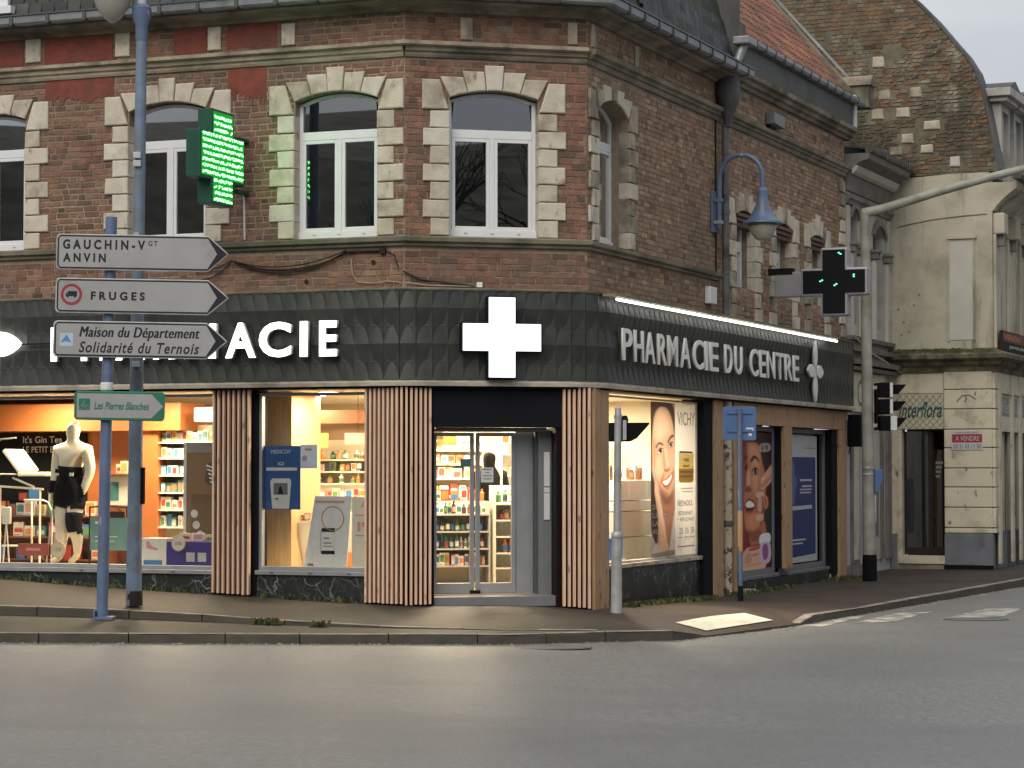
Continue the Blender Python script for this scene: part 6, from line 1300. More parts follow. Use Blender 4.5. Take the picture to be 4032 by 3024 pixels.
# second face poster (warm red), crop units of that display
y_ = .122
f2 = artboard(6.72, 8.40, -.02, 2.16, (235, 340, 490, 1320), MC)
rp = thing('red_face_poster', 'dark red cosmetics poster with a laughing woman behind the blue sign post', 'poster', MC @ T(7.6, .2, 0))
RB, RD = flat('print_deep_red', (.34, .03, .04)), flat('print_maroon', (.13, .02, .03)); WS, WSL = flat('print_tan', (.62, .28, .17)), flat('print_tan_light', (.78, .44, .30)); PEACH = flat('print_peach', (.72, .46, .32)); PUR = flat('print_purple', (.35, .10, .35)); GRN = flat('print_dark_green', (.02, .05, .03))
F2 = [([(60,18),(100,18),(96,300),(86,560),(100,760),(60,800)], (150,30,40), 16, 1), ([(215,520),(255,520),(255,760),(222,700)], (34,48,36), 10, 1),
 ([(165,60),(256,40),(256,260),(215,275),(195,200),(180,120)], (48,26,26), 8, 1),
 ([(95,90),(150,84),(176,110),(190,200),(205,260),(215,330),(212,420),(206,500),(195,580),(170,640),(130,674),(95,652),(80,600),(78,500),(75,420),(72,330),(80,200)], (196,122,86), 7, 1),
 ([(110,660),(196,584),(216,690),(200,760),(130,760)], (190,116,80), 9, 1), ([(100,640),(170,640),(190,690),(130,720)], (120,62,46), 12, .7),
 ([(110,110),(160,110),(176,200),(170,320),(150,400),(130,360),(124,240)], (224,160,122), 18, .9), ([(100,560),(160,545),(178,600),(140,648),(102,630)], (222,146,104), 16, .9), ([(98,260),(112,262),(116,340),(108,366),(96,350)], (232,176,142), 8, .8),
 ([(78,110),(96,100),(92,300),(78,420),(74,330)], (120,60,48), 9, .85), ([(182,400),(204,440),(200,560),(176,640),(184,540)], (140,78,56), 9, .8),
 ([(116,200),(140,163),(166,184),(172,212),(150,184),(126,208)], (50,28,24), 3, .95), ([(80,176),(94,160),(98,180),(84,200)], (56,30,26), 3, .9),
 ([(124,272),(144,240),(166,252),(166,288),(138,292)], (140,80,62), 7, .9), ([(130,268),(145,249),(160,257),(160,276),(140,283)], (226,214,206), 2.5, 1), ([(138,272),(144,250),(156,254),(156,280),(144,284)], (36,22,20), 2.5, 1), ([(126,266),(144,243),(163,252),(164,260),(145,251),(130,273)], (36,20,18), 2.5, 1),
 ([(78,250),(90,212),(102,226),(100,264),(88,274)], (130,72,56), 6, .9), ([(84,240),(93,222),(99,236),(96,258),(87,260)], (36,22,20), 3, 1),
 ([(84,392),(92,366),(110,360),(124,384),(108,402)], (120,62,48), 6, .85), ([(80,470),(108,436),(142,460),(150,496),(128,528),(94,532),(80,504)], (168,62,58), 4, 1), ([(88,476),(110,454),(138,474),(142,500),(118,516),(94,518)], (60,20,22), 3, 1), ([(90,472),(112,456),(138,476),(138,494),(112,500),(92,494)], (246,240,232), 3, 1),
 ([(150,430),(166,470),(160,530),(150,500)], (150,84,62), 9, .7), ([(198,418),(225,438),(230,490),(212,514),(200,474)], (214,140,102), 4, 1), ([(206,440),(220,456),(220,490),(210,490)], (150,80,58), 5, .8),
 ([(183,342),(190,308),(240,238),(256,228),(256,320),(215,372),(190,388)], (226,166,140), 5, 1), ([(190,350),(250,290),(256,300),(212,362),(192,372)], (190,120,96), 6, .7), ([(184,318),(200,300),(206,312),(192,330)], (240,200,184), 4, .8),
 ([(154,404),(196,400),(196,430),(154,434)], (232,196,170), 3, .8), ([(164,444),(188,442),(188,520),(164,522)], (232,196,170), 4, .6), ([(158,548),(196,545),(196,584),(158,586)], (232,196,170), 3, .8),
 ([(64,800),(120,742),(172,760),(204,780),(204,905),(64,912)], (232,182,152), 7, 1), ([(110,742),(172,734),(172,748),(110,756)], (170,50,56), 3, .9), ([(110,762),(172,754),(172,768),(110,776)], (170,50,56), 3, .9), ([(84,800),(120,792),(120,850),(84,858)], (200,140,112), 5, .7), ([(130,800),(164,794),(164,806),(130,812)], (190,110,90), 3, .8), ([(84,868),(180,858),(180,866),(84,876)], (206,150,122), 3, .8),
 ([(178,680),(238,674),(238,736),(178,741)], (238,236,236), 3, 1), ([(178,743),(240,738),(240,854),(180,858)], (216,190,208), 3, 1), ([(194,752),(224,748),(224,832),(196,836)], (150,70,130), 4, .95), ([(180,92),(240,86),(240,132),(180,138)], (186,176,166), 3, .9), ([(188,100),(200,98),(200,128),(188,130)], (90,60,56), 3, .8), ([(212,98),(230,96),(230,124),(212,126)], (90,60,56), 3, .8)]
C2 = paint(90, 330, (40, 18, 256, 905), (66,22,26), F2); print_sheet('face_print', 6.60, 8.40, -.02, 2.16, y_-.002, C2, rp, MC, .0)
f3 = artboard(9.06, 11.36, -.0, 2.16, (575, 365, 855, 1270), MC)
np_ = thing('blue_advert_poster', 'navy blue poster with white text in the far display window', 'poster', MC @ T(10.2, .2, 0)); NV_ = flat('print_navy', (.028, .045, .15))
pp_('sheet', [(575,370),(812,370),(812,1262),(575,1262)], M['lightgrey'], 0, np_, sm=False, ff=f3); pp_('navy_area', [(577,522),(800,522),(800,1212),(577,1228)], NV_, 1, np_, sm=False, ff=f3); pp_('figure_print', [(630,560),(645,570),(650,640),(664,700),(650,800),(640,870),(625,760),(628,640)], flat('print_slate', (.09, .13, .30)), 2, np_, ff=f3); pp_('figure_print', [(577,600),(600,580),(615,680),(605,900),(620,1000),(590,1060),(577,900)], flat('print_plum', (.06, .04, .12)), 2, np_, ff=f3)
for (l, t, r, b) in ((685,678,772,692),(700,722,772,734),(685,746,772,756),(685,768,765,778),(600,1098,725,1110),(618,1124,705,1134),(718,455,795,460)): pp_('text_line', [(l,t),(r,t),(r,b),(l,b)], M['lightgrey'] if t > 500 else M['midgrey'], 3, np_, sm=False, ff=f3)
pp_('text_band', [(620,868),(772,862),(772,888),(620,896)], M['lightgrey'], 3, np_, sm=False, ff=f3)

# extra stock and fittings that crowd the windows
shelf_unit('low_orange_shelf', 'low dark shelf of packs behind the walking frame in the left window', MA, -7.6, -5.3, 1.75, 2.05, [.30, .62, .92], 1.08, M['orange_d'], M['orange_d'])
for z, od in ((.30, 'bottom'), (.62, 'middle'), (.92, 'top')): stock(MA, -7.5, -5.4, 1.85, z, 'b', [1, 7, 0, 5, 8, 2], .20, .14, 'carton on the '+od+' board of the low dark shelf', 'cartons on the '+od+' board of the low dark shelf', fill=.8)
stock(MA, -7.4, -6.05, 2.16, 1.12, 'b', [1, 6, 0, 7], .16, .16, 'pack in front of the dark wall panel', 'packs before the dark wall panel', fill=.7)
stock(MA, -4.30, -3.98, .75, .265, 'b', [0, 1, 3], .30, .12, 'tall pack standing behind the white shoe box', 'packs behind the shoe box')
stock(MA, -3.5, -2.9, .62, .622, 'b', [1, 0], .12, .15, 'small pack on the violet box', 'packs on the violet box')
cr_ = thing('crutches', 'pair of pale crutches leaning at the left of the mannequin', 'crutches', MA @ T(-5.75, .75, .27))
for dx_ in (0, .09): obj('crutch', MB().tube([(-5.66+dx_,.75,.27),(-5.60+dx_,.85,1.25)], .012, 6).tube([(-5.60+dx_,.85,1.25),(-5.60+dx_,.70,1.26)], .015, 6), M['alu'], cr_, MA)
for x, z, w_, h_, c, lab in ((-2.45, 1.98, .5, .2, 3, 'ochre hanging sign at the back of the middle window'), (-1.75, 2.0, .4, .16, 9, 'pink hanging sign at the back of the middle window')):
    hs = thing('hanging_sign', lab, 'sign', MA @ T(x, 2.45, z)); obj('sheet', MB().box(x-w_/2,2.45,z-h_/2,x+w_/2,2.46,z+h_/2), PAL[c], hs, MA); obj('cord', MB().tube([(x,2.455,z+h_/2),(x,2.455,2.6)], .004, 4), M['cable'], hs, MA)
stock(MA, -1.8, -.7, .8, .275, 'b', [0, 1, 2], .22, .12, 'boxed product standing behind the white board', 'boxes behind the white board', fill=.8)
stock(MA, -1.5, -.7, 1.7, 1.0, 'v', [1, 3, 4, 0], .2, .08, 'bottle on the pale cube in the middle window', 'bottles on the pale cube'); pc = thing('pale_cube', 'pale display cube behind the white board in the middle window', 'display stand', MA @ T(-1.1, 1.7, 0)); obj('cube', MB().box(-1.55,1.55,-.0,-.65,1.9,.99), M['shelfw'], pc, MA, bevel=.01)
for k, (x, z, c) in enumerate(((.75, 1.95, 5), (1.15, 2.0, 3), (1.9, 1.95, 2), (2.3, 2.02, 7))):
    hs = thing('ceiling_banner', ('red', 'ochre', 'orange', 'blue')[k]+' hanging banner inside the entrance', 'banner', MBF @ T(x, 2.9, z)); obj('sheet', MB().box(x-.14,2.9,z-.09,x+.14,2.905,z+.12), PAL[c], hs, MBF); obj('cord', MB().tube([(x,2.902,z+.12),(x,2.902,2.6)], .004, 4), M['cable'], hs, MBF)
stock(MBF, 1.30, 1.5, 1.8, 1.16, 'v', [2, 4], .2, .07, 'bottle on the right end of the door shelves', 'bottles on the end of the door shelves')
stock(MC, 2.5, 3.9, .7, 1.425, 'b', [0, 1, 3, 1], .2, .14, 'pale pack on the beige drawers', 'packs on the beige drawers', fill=.8); stock(MC, .75, 1.2, .5, .305, 'b', [1, 0, 7], .3, .12, 'carton beside the corner pillar in the side window', 'cartons beside the corner pillar')
# ------------------------------------------------------------------ grey ornate house beyond the pharmacy
GH = thing('grey_house', 'narrow pale grey house with arched windows and deep cornice beside the pharmacy', 'house', MC @ T(14, 0, -.32))
X0, X1 = 12.46, 15.55
gop = [(12.80,13.32,4.2,6.12,6.30),(14.42,15.22,4.2,5.95,6.15)]
obj('wall', wall_geo(X0, X1, 3.62, 6.95, gop, .35), M['greyhouse'], GH, MC)
for (a, b, z0, zs_, zc_) in gop:
    ar = arc(a-.11, b+.11, zs_, zc_+.13, 12); ai = arc(a-.004, b+.004, zs_, zc_, 12); mb = MB()
    for i in range(12): mb.prism([ai[i], ai[i+1], ar[i+1], ar[i]], -.06, .02)
    tr = obj('arch_moulding', mb, M['greytrim'], GH, MC)
    obj('window_recess', MB().box(a, .22, z0, b, .26, zc_+.02), M['room_dark'], GH, MC); fr_ = obj('window', MB().box(a,.16,z0,a+.05,.2,zs_).box(b-.05,.16,z0,b,.2,zs_).box((a+b)/2-.02,.16,z0,(a+b)/2+.02,.2,zc_-.02).box(a+.05,.16,5.45,b-.05,.2,5.53), M['greytrim'], GH, MC)
    obj('glazing', MB().add([(a,.185,z0),(b,.185,z0),(b,.185,zc_-.03),(a,.185,zc_-.03)], [(0,1,2,3)]), M['pane'], fr_, MC)
    for x in (a-.13, b+.0): obj('pilaster', MB().box(x,-.075,3.95,x+.13,.0,5.48), M['patch'], GH, MC, bevel=.01); obj('capital', MB().box(x-.05,-.13,5.485,x+.18,.0,5.60).box(x-.08,-.16,5.60,x+.21,.0,5.66), M['greytrim'], GH, MC, bevel=.012)
for x in (12.47, 15.36): obj('pilaster', MB().box(x,-.06,3.95,x+.17,.0,6.3), M['greyhouse'], GH, MC, bevel=.01)
bar('frieze_moulding', [(-.02,6.34),(.05,6.34),(.07,6.40),(.12,6.43),(.12,6.49),(.05,6.52),(-.02,6.52)], X0, X1, M['greytrim'], parent=GH)
cove = [(-.02,6.58),(.04,6.58)] + [(.04+.36*(1-math.cos(t)), 6.58+.52*math.sin(t)) for t in [math.pi/2*k/8 for k in range(1, 9)]] + [(.44,7.12),(.46,7.22),(-.02,7.22)]
bar('cove_cornice', cove, X0, 15.5, M['greytrim'], parent=GH)
bar('cornice_fillet', [(.13,6.86),(.20,6.90),(.26,7.0),(.15,7.02)], X0+.002, 15.49, M['patch'], parent=GH)
bar('gutter', [(.38,7.225),(.48,7.225),(.52,7.26),(.52,7.34),(.38,7.32)], 12.46, 15.54, M['zinc_dark'], parent=GH)
x = 12.6
while x < 15.5: obj('gutter_bracket', MB().box(x,-.532,7.22,x+.03,-.36,7.35), M['iron'], GH, MC); x += .17
obj('roof', MB().add([(12.5,-.36,7.30),(15.5,-.36,7.30),(15.5,2.5,7.75),(12.5,2.5,7.75)], [(0,1,2,3)]), M['slate'], GH, MC)
for (a, b, o) in ((3.90,3.97,.12),(3.70,3.78,.16),(3.46,3.54,.26),(3.36,3.42,.18)): bar('ledge', [(-.02,a),(o,a),(o+.02,b),(-.02,b)], X0, X1, M['greytrim'], parent=GH)
obj('shop_wall', MB().prism([(X0,-.4),(X1,-.4),(X1,3.62),(X0,3.62)], .0, .3), M['greyhouse'], GH, MC)
obj('signboard', MB().box(12.55,-.06,2.62,15.0,-.002,3.33), M['cream_low'], GH, MC); fit_text('O', 13.05, 13.45, 2.72, 3.2, -.064, M['greytrim'], parent=GH, Mx=MC)
fd = obj('panel_moulding', MB().box(12.72,-.03,-.12,13.30,-.001,2.36), M['greytrim'], GH, MC, bevel=.02); obj('panel_field', MB().box(12.84,-.045,-.05,13.2,-.031,2.28), M['cream_low'], fd, MC, bevel=.02)
obj('door_recess', MB().box(14.0,-.02,-.1,14.75,-.004,2.25), M['greyhouse'], GH, MC); obj('door_case', MB().box(14.78,-.05,-.1,14.95,-.0,2.3).box(15.2,-.06,-.1,15.5,-.0,2.35), M['greytrim'], GH, MC); obj('door_leaf', MB().box(14.15,-.034,.35,14.6,-.021,1.4), M['midgrey'], GH, MC)
obj('plinth', MB().box(X0,-.07,-.42,14.0,-.002,-.13), M['greytrim'], GH, MC)
obj('telephone_cable', MB().tube([(12.5,-.12,3.98),(13.5,-.16,3.72),(15.0,-.2,3.52),(15.6,-.25,3.40)], .018, 6), M['cable_l'], GH, MC)
# ------------------------------------------------------------------ cream corner shop with brick gable
CS = thing('cream_corner_shop', 'cream rendered corner shop with rusticated pier and a tall old brick gable', 'shop', MD @ T(1.0, 0, -.3))
obj('upper_wall', MB().prism([(-.2,3.85),(1.95,3.85),(1.95,7.17),(1.2,7.17),(-.2,7.1)], .0, .3), M['cream'], CS, MD)
obj('wall_seam', MB().tube([(0.2,-.004,6.2),(.5,-.004,6.26),(.9,-.004,6.32),(1.4,-.004,6.36),(1.9,-.004,6.38)], .012, 5), M['greytrim'], CS, MD)
nb = obj('blocked_window', MB().box(1.19,-.012,4.02,1.63,-.001,5.93), M['patch'], CS, MD); obj('niche_lintel', MB().box(1.15,-.05,5.93,1.70,-.001,5.99).box(1.155,-.03,4.0,1.19,-.001,5.93).box(1.63,-.03,4.0,1.665,-.001,5.93), M['cream'], nb, MD)
obj('wall_box', MB().box(1.5,-.06,3.80,1.62,-.0,4.0), M['cream'], CS, MD)
for (x, z) in ((.2,4.63),(.3,4.38),(.26,4.14),(.41,4.2),(.5,4.7),(.6,4.9)): obj('wall_scar', MB().lathe([(.022,-.008),(.022,-.001)], 8, (x,0,z), axis='y'), M['greytrim'], CS, MD)
GABP = [(-4.2,7.10),(.6,7.165),(2.12,7.19),(2.01,7.81),(1.86,8.57),(1.70,9.08),(1.50,9.41),(1.27,9.69),(.92,10.13),(.54,10.54),(-.4,11.4),(-4.2,11.4)]
gw = obj('gable_wall', MB().prism(GABP, .02, .35), M['mortar_old'], CS, MD)
def right_edge(z):
    E_ = GABP[2:11]
    for (a, b) in zip(E_, E_[1:]):
        if a[1] <= z <= b[1]: return a[0]+(b[0]-a[0])*(z-a[1])/(b[1]-a[1])
    return -.4
STN = [(-.285,9.29,-.046,9.515),(-.169,8.66,.07,8.856),(.443,8.667,.678,8.874),(-.306,8.288,-.067,8.495),(.173,8.30,.439,8.494),(.705,8.031,1.027,8.211),(.274,7.797,.51,7.987),(.049,7.575,.286,7.736),(.643,7.586,.892,7.76),(1.2,7.3,1.4,7.5)]
vo_ = brick_variants('brick', M['brick_old'], .03)
def insto(x, z): return any(a-.07 < x < c+.07 and b-.02 < z < d+.02 for a, b, c, d in STN) or x > right_edge(z)-.06
brick_field(gw, MD @ T(0, .02, 0), lambda z: [(-3.0, right_edge(z)-.02)], 7.2, 11.2, M['brick_old'], vo_, 300, pitch=.082, joint=.02, proud=.012, irregular=.28, skip=lambda x, z: insto(x, z) or noise.noise(Vector((x*1.3, z*1.3, 4))) > .42, prefer=lambda q: abs(q[0]-.6)+abs(q[1]-8.6))
for (a, b, c, d) in STN: obj('white_stone', MB().chprism([(a,b+.01),(c,b),(c-.01,d),(a+.01,d-.01)], .02, -.012, .02), random.choice((M['patch'], M['stone2'], M['stone_dirty'])), gw, MD)
E_ = GABP[2:11]; mb = MB(); n = len(E_)
mb.add([(x,-.01,z) for x, z in E_] + [(x+.045,-.01,z+.02) for x, z in E_] + [(x+.045,.5,z+.02) for x, z in E_] + [(x,.5,z) for x, z in E_], [(k*n+i, k*n+i+1, ((k+1) % 4)*n+i+1, ((k+1) % 4)*n+i) for k in range(4) for i in range(n-1)])
obj('verge', mb, M['zinc_dark'], gw, MD)
for k in range(16):                                     # raking header bricks along the curved edge
    z = 7.3+.17*k
    if z < 10: e = right_edge(z); l_ = random.uniform(.2, .5); obj('raking_brick', MB().prism([(e-l_,z-.02),(e-.05,z+.10),(e-.06,z+.15),(e-l_-.01,z+.03)], .004+random.random()*.01, .05), M['brick_old'], gw, MD)
# ledge over the shop
obj('ledge', sweep([(-.02,3.42),(.06,3.42),(.07,3.5),(.16,3.56),(.17,3.62),(.30,3.66),(.31,3.73),(.03,3.86),(-.02,3.86)], [wp(MD,-.1,0), wp(MD,2.0,0), wp(ME,8,0)]), M['mossledge'], CS)
rb = MB()
for k in range(260):
    x = random.uniform(.1, 1.95); z = 3.80+random.uniform(-.02, .05)*(1 if x < 1.4 else .5); s = random.uniform(.015, .05); y = -random.uniform(.02, .24); rb.box(x, y, z-.05-.3*abs(y)*.4, x+s, y+s, z+s*.7-.3*abs(y)*.4)
rbo = obj('moss_debris', rb, M['moss'], CS, MD); rbo['kind'] = 'stuff'
obj('shop_wall', MB().prism([(-.02,-.4),(.18,-.4),(.18,3.45),(-.02,3.45)], .0, .3).prism([(.18,2.34),(1.06,2.34),(1.06,3.45),(.18,3.45)], .0, .3), M['cream_low'], CS, MD)
obj('door_jamb', MB().box(.18,-.02,-.15,.25,.25,2.34), M['cream_low'], CS, MD); obj('left_plinth', MB().box(-.03,-.02,-.4,.15,.0,.36), M['greyplinth'], CS, MD)
obj('transom_panel', MB().box(.15,-.02,3.02,1.05,-.001,3.38), M['cream_low'], CS, MD, bevel=.006)
zz = [.375,.48,.862,1.243,1.60,1.982,2.33,2.712,3.08,3.44]
for a, b in zip(zz, zz[1:]): obj('rustic_block', MB().box(1.07,-.05,a+.012,1.975,.3,b-.006), M['cream_low'], CS, MD, bevel=.012)
for a, b in zip(zz, zz[1:]): obj('rustic_block', MB().box(.002,-.03,a+.012,.30,.3,b-.006), M['cream_low'], CS, ME @ T(0,-.0,0), bevel=.012)
obj('pier_core', MB().box(1.08,-.03,-.4,1.95,.3,3.45), M['greytrim'], CS, MD); obj('pier_plinth', MB().box(1.07,-.07,-.22,1.985,-.03,.372), M['greyplinth'], CS, MD, bevel=.01); obj('plinth_foot', MB().box(1.06,-.075,-.45,1.98,.0,-.222), M['cloth_black'], CS, MD)
obj('pier_scroll', MB().tube([(1.32,-.056,2.86),(1.42,-.056,2.97),(1.56,-.056,2.98),(1.68,-.056,2.9)], .012, 5), M['trellis'], CS, MD)
# shop door and trellis sign
sd_ = obj('door', MB().box(.26,.14,-.03,1.07,.18,.10).box(.26,.14,.10,.30,.18,2.30).box(.72,.13,.10,.80,.18,2.30).box(1.03,.14,.10,1.07,.18,2.30), M['cable'], CS, MD)
obj('door_glazing', MB().add([(.3,.16,.1),(1.03,.16,.1),(1.03,.16,2.3),(.3,.16,2.3)], [(0,1,2,3)]), M['pane'], sd_, MD); obj('door_back', MB().box(.2,.6,-.3,1.1,.65,2.4), M['room_dark'], CS, MD)
obj('door_step', MB().box(.2,-.06,-.2,1.07,.2,-.05), M['cream_low'], CS, MD); obj('step_base', MB().box(.1,-.03,-.4,1.07,.2,-.2), M['stone_dark'], CS, MD)
for k in range(4): obj('door_print', MB().box(.86,.155,1.68-.085*k,1.0-.02*k,.158,1.73-.085*k), M['midgrey'], sd_, MD)
tsn = thing('trellis_shop_sign', 'pale trellis-patterned sign with dark green script reading Interflora over the shop door', 'shop sign', MD @ T(.6, -.02, 2.35))
obj('panel', MB().box(.16,-.03,2.345,1.055,-.003,3.0), mat('sign_cream', (.52, .49, .36), .6, .06, 3), tsn, MD)
tr = MB()
for k in range(-6, 14):
    for s in (1, -1):
        a = .16+.128*k; pts = [(a+s*0, 2.35), (a+s*.645*.95, 2.995)]
        (xa, za), (xb, zb_) = pts
        lo, hi = 0, 1
        f0 = lambda t: xa+(xb-xa)*t
        ts = sorted([0, 1] + [t for t in ((.165-xa)/(xb-xa), (1.05-xa)/(xb-xa)) if 0 < t < 1])
        seg = [(p, q) for p, q in zip(ts, ts[1:]) if .16 <= f0((p+q)/2) <= 1.055]
        for p, q in seg: tr.tube([(f0(p),-.032-.002*(s > 0),za+(zb_-za)*p), (f0(q),-.032-.002*(s > 0),za+(zb_-za)*q)], .007, 4)
obj('trellis', tr, M['trellis'], tsn, MD)
fit_text('Interflora', .20, 1.03, 2.56, 2.86, -.042, M['teal'], parent=tsn, Mx=MD, shear=.35, bold=.012)
fsn = thing('for_sale_notice', 'red and white for-sale notice on the cream pier', 'notice', MD @ T(1.5, -.06, 1.95)); obj('sheet', MB().box(1.215,-.064,1.945,1.80,-.054,2.30), M['lightgrey'], fsn, MD); obj('red_band', MB().box(1.225,-.067,2.085,1.79,-.0645,2.24), M['sign_red'], fsn, MD)
fit_text('A VENDRE', 1.29, 1.74, 2.115, 2.205, -.069, M['lightgrey'], parent=fsn, Mx=MD); fit_text('IMMOBILIERE', 1.3, 1.72, 2.255, 2.285, -.066, M['greyplinth'], parent=fsn, Mx=MD); fit_text('03 21 03 11 30', 1.25, 1.77, 1.97, 2.05, -.066, M['greyplinth'], parent=fsn, Mx=MD, bold=.02)
# side facade of the cream shop
obj('side_wall', MB().prism([(.0,3.4),(9,3.4),(9,6.9),(.0,6.9)], .0, .3), M['cream'], CS, ME)
for x in (.55, 1.75, 2.95, 4.15, 5.35):
    obj('pilaster', MB().box(x-.5,-.06,3.85,x-.1,-.001,6.0), M['cream'], CS, ME, bevel=.012); obj('scroll_bracket', MB().prism([(x-.5,6.0),(x-.1,6.0),(x-.1,6.4),(x-.5,6.4)], -.22, -.001), M['cream'], CS, ME, bevel=.03); obj('bracket_drop', MB().box(x-.36,-.18,5.78,x-.24,-.061,5.98), M['greytrim'], CS, ME, bevel=.02)
    obj('tall_window', MB().box(x+.05,.05,3.9,x+.6,.06,5.9).box(x+.05,-.001,3.9,x+.6,.05,3.95), M['cream_low'], CS, ME); obj('frieze_panel', MB().box(x-.45,-.03,6.42,x+.6,-.001,6.5), M['greytrim'], CS, ME)
obj('side_cornice', sweep([(-.02,6.42),(.10,6.45),(.14,6.52),(.30,6.68),(.52,6.85),(.56,6.95),(-.02,6.98)], [wp(MD,1.93,0), wp(ME,9,0)]), M['cream'], CS)
obj('side_gutter', sweep([(.45,6.985),(.60,6.985),(.63,7.06),(.45,7.08)], [wp(ME,-.3,0), wp(ME,9,0)]), M['zinc_dark'], CS)
obj('side_fascia_panel', MB().box(.31,-.01,2.3,8,.3,3.42), M['cream_low'], CS, ME)
for x in (.32, 1.5, 2.3, 3.1, 4.0): obj('shop_pilaster', MB().box(x,-.045,-.2,x+.22,.0,3.4), M['cream_low'], CS, ME, bevel=.01)
for (a, b) in ((.55, 1.48), (1.73, 2.28), (2.53, 3.08)):
    obj('side_bay', MB().box(a,.1,.4,b,.14,2.29), M['cream'], CS, ME); obj('side_plinth', MB().box(a,.06,-.3,b,.14,.398), M['greyplinth'], CS, ME); obj('side_sign_panel', MB().box(a+.12,-.016,2.6,b-.1,-.011,2.95), flat('faded_teal_sign', (.20, .24, .23)), CS, ME); obj('sign_lip', MB().box(a+.05,-.06,3.02,b-.02,-.011,3.08), M['cream_low'], CS, ME)
fit_text('Villes', .70, 1.35, 2.65, 2.9, -.0175, M['cream_low'], parent=CS, Mx=ME, shear=.2); fit_text('Fleurs', 1.87, 2.16, 2.65, 2.9, -.0175, M['cream_low'], parent=CS, Mx=ME, shear=.2)
obj('side_core', MB().box(.3,.15,-.4,9,.4,3.4), M['greytrim'], CS, ME)
obj('mansard', MB().add([(.25,.15,7.08),(9,.15,7.08),(9,1.2,8.75),(.25,1.2,8.75)], [(0,1,2,3)]), M['slate'], CS, ME)
for k in range(5):
    x = .42+1.25*k; d_ = obj('dormer', MB().box(x,-.10,7.1,x+.10,.6,8.55).box(x+.72,-.10,7.1,x+.82,.6,8.55).box(x+.1,-.09,8.4,x+.72,.6,8.55), M['greyhouse'], CS, ME); obj('dormer_cornice', MB().box(x-.12,-.24,8.55,x+.94,.7,8.64).box(x-.20,-.32,8.64,x+1.02,.75,8.80), M['greyhouse'], d_, ME, bevel=.012); obj('dormer_mullion', MB().box(x+.36,-.05,7.1,x+.46,0,8.4), M['greyhouse'], d_, ME); obj('dormer_glazing', MB().add([(x+.1,-.02,7.1),(x+.72,-.02,7.1),(x+.72,-.02,8.4),(x+.1,-.02,8.4)], [(0,1,2,3)]), M['pane'], d_, ME)
    obj('dormer_roof', MB().prism([(x-.2,8.80),(x+1.02,8.80),(x+.41,8.98)], -.3, .8), M['zinc_dark'], d_, ME)
ss_ = thing('sold_sign', 'dark estate agent board reading VENDU on the cream side facade', 'sign', ME @ T(1.2, -.1, 3.6)); obj('board', MB().box(.10,-.16,3.61,2.6,-.10,4.19), M['cable'], ss_, ME); obj('dark_red_band', MB().box(.12,-.164,3.99,2.58,-.161,4.17), flat('brown_band', (.10, .03, .02)), ss_, ME)  # flat dark red-brown band across the top of the board
fit_text('VENDU', .20, 1.75, 4.03, 4.13, -.167, flat('orange_print', (.60, .16, .04)), parent=ss_, Mx=ME, bold=.02); fit_text('particulier', .75, 2.4, 3.86, 3.95, -.163, M['white'], parent=ss_, Mx=ME); fit_text('03 21 03 76 11', .18, 2.5, 3.65, 3.74, -.163, M['white'], parent=ss_, Mx=ME, bold=.01)
# ------------------------------------------------------------------ the far side of the square, seen only mirrored in the panes
hm = MB(); hp = []
for k in range(41):
    a = R(-205+230*k/40-0); hp.append((math.cos(a), math.sin(a)))
rows_ = [(88, -1), (98, 12), (118, 21), (150, 29)]  # unseen bank, added and raised until the lower window panes mirror something dark
vs_ = [(0+r_*c, 25+r_*s, h*(1+.25*noise.noise(Vector((c*3, s*3, h*.1))))) for r_, h in rows_ for c, s in hp]
hm.add(vs_, [(j_*41+i, j_*41+i+1, (j_+1)*41+i+1, (j_+1)*41+i) for j_ in range(3) for i in range(40) if hp[i][1] < .15])
tag(obj('mirrored_bank', hm, mat('dark_added_bank', (.075, .075, .06), .95, .6, .5)), 'dark bank added behind the viewer, unseen but mirrored in the lower panes', kind='structure')
def bare_tree(seed):
    rr = random.Random(seed); tr_, br = MB(), MB()
    def grow(p, d, L, r, lev):
        q = p+d*L; (tr_ if lev == 0 else br).tube([p, p.lerp(q, .5)+Vector((rr.uniform(-.1, .1), rr.uniform(-.1, .1), 0))*L*.3, q], [r, r*.82, r*.62], 5 if lev < 2 else 3, caps=False)
        if lev > 5: return
        for k in range(2 if lev in (0,) else rr.choice((2, 3, 3))):
            a = rr.uniform(0, 6.28); s = rr.uniform(.35, .75); e = d.orthogonal().normalized(); e.rotate(Matrix.Rotation(a, 3, d)); nd = (d+e*s+Vector((0, 0, .12))).normalized()
            grow(p.lerp(q, rr.uniform(.6, 1)), nd, L*rr.uniform(.62, .82), r*.6, lev+1)
    grow(Vector((0, 0, 0)), Vector((0, 0, 1)), 4.2, .32, 0); return tr_.mesh('trunk'), br.mesh('branches')
bk = mat('bark', (.045, .04, .033), .9, .3, 4); tms = [bare_tree(s) for s in (3, 11)]
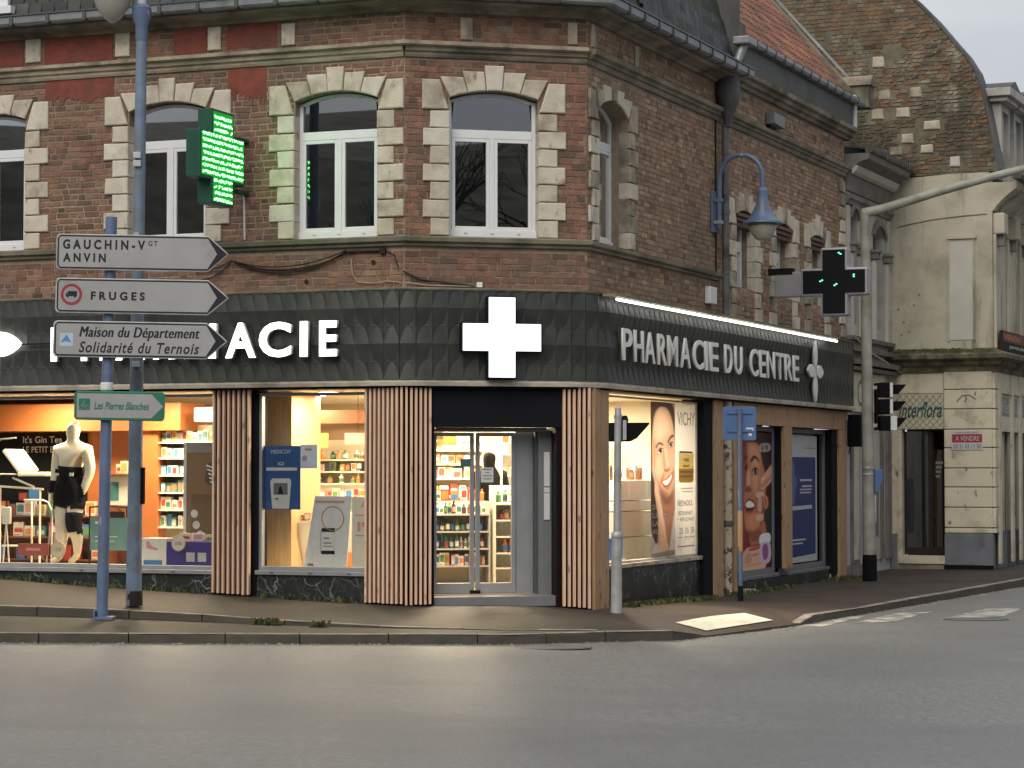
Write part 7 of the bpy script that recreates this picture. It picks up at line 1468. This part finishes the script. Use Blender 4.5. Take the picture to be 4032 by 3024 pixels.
for a, b in tms: a.materials.append(bk); b.materials.append(bk)
for i, (x, y, h) in enumerate([(27,-34,1.45),(37,-40,1.55),(-36,-20,1.55),(-47,-25,1.7),(-57,-33,1.5),(-30,-12,1.5)]):
    t = thing('bare_tree', 'bare winter tree across the square, mirrored in the upper windows', 'tree', T(x, y, -.5) @ RZ(i*1.3) @ SC(h, h, h), 'bare trees across the square')
    for nm, me in zip(('trunk', 'branches'), tms[i % 2]): obj(nm, me, None, t, T(x, y, -.5) @ RZ(i*1.3) @ SC(h, h, h))

# houses across the side street, outside the picture, mirrored in the side windows
HM = frame((13.5, 22.5), (.400, .9165))
for k in range(6):
    x0 = 18+k*9.0; Hk = HM @ T(x0, 0, 0) @ Matrix.Diagonal((1, -1, 1, 1)); hh = 7.5+(.8, 0, 1.2, .4, .9, .2)[k]
    h = thing('terrace_house', ['brown', 'red', 'grey-brown', 'dark red', 'tan', 'dull red'][k]+' brick terrace house across the side street, '+['nearest', 'second', 'third', 'fourth', 'fifth', 'farthest'][k]+' in the row', 'house', HM @ T(x0+4.5, 0, -.4), 'terrace across the side street')
    m_ = mat('terrace_brick', [(.16,.10,.07),(.20,.085,.06),(.15,.12,.10),(.15,.07,.05),(.2,.14,.09),(.16,.08,.06)][k], .85, .2, 3, bump=.3)
    obj('wall', MB().box(x0+.01, -8, -.6, x0+8.99, 0, hh), m_, h, HM); obj('roof', MB().prism([(x0+.01,hh),(x0+8.99,hh),(x0+8.99,hh+.1),(x0+.01,hh+.1)], -8.1, .3), M['slate'], h, HM)
    for fl in (0, 1):
        for c in range(3):
            xa = x0+.9+2.7*c; za = .6+3.2*fl; wn = obj('window', MB().box(xa,.0,za,xa+1.2,.05,za+.1).box(xa,.0,za+1.8,xa+1.2,.05,za+1.9).box(xa,.0,za+.1,xa+.1,.05,za+1.8).box(xa+1.1,.0,za+.1,xa+1.2,.05,za+1.8), M['pvc'], h, HM); obj('glazing', MB().box(xa+.1,.005,za+.1,xa+1.1,.01,za+1.8), M['room_dark'], wn, HM)
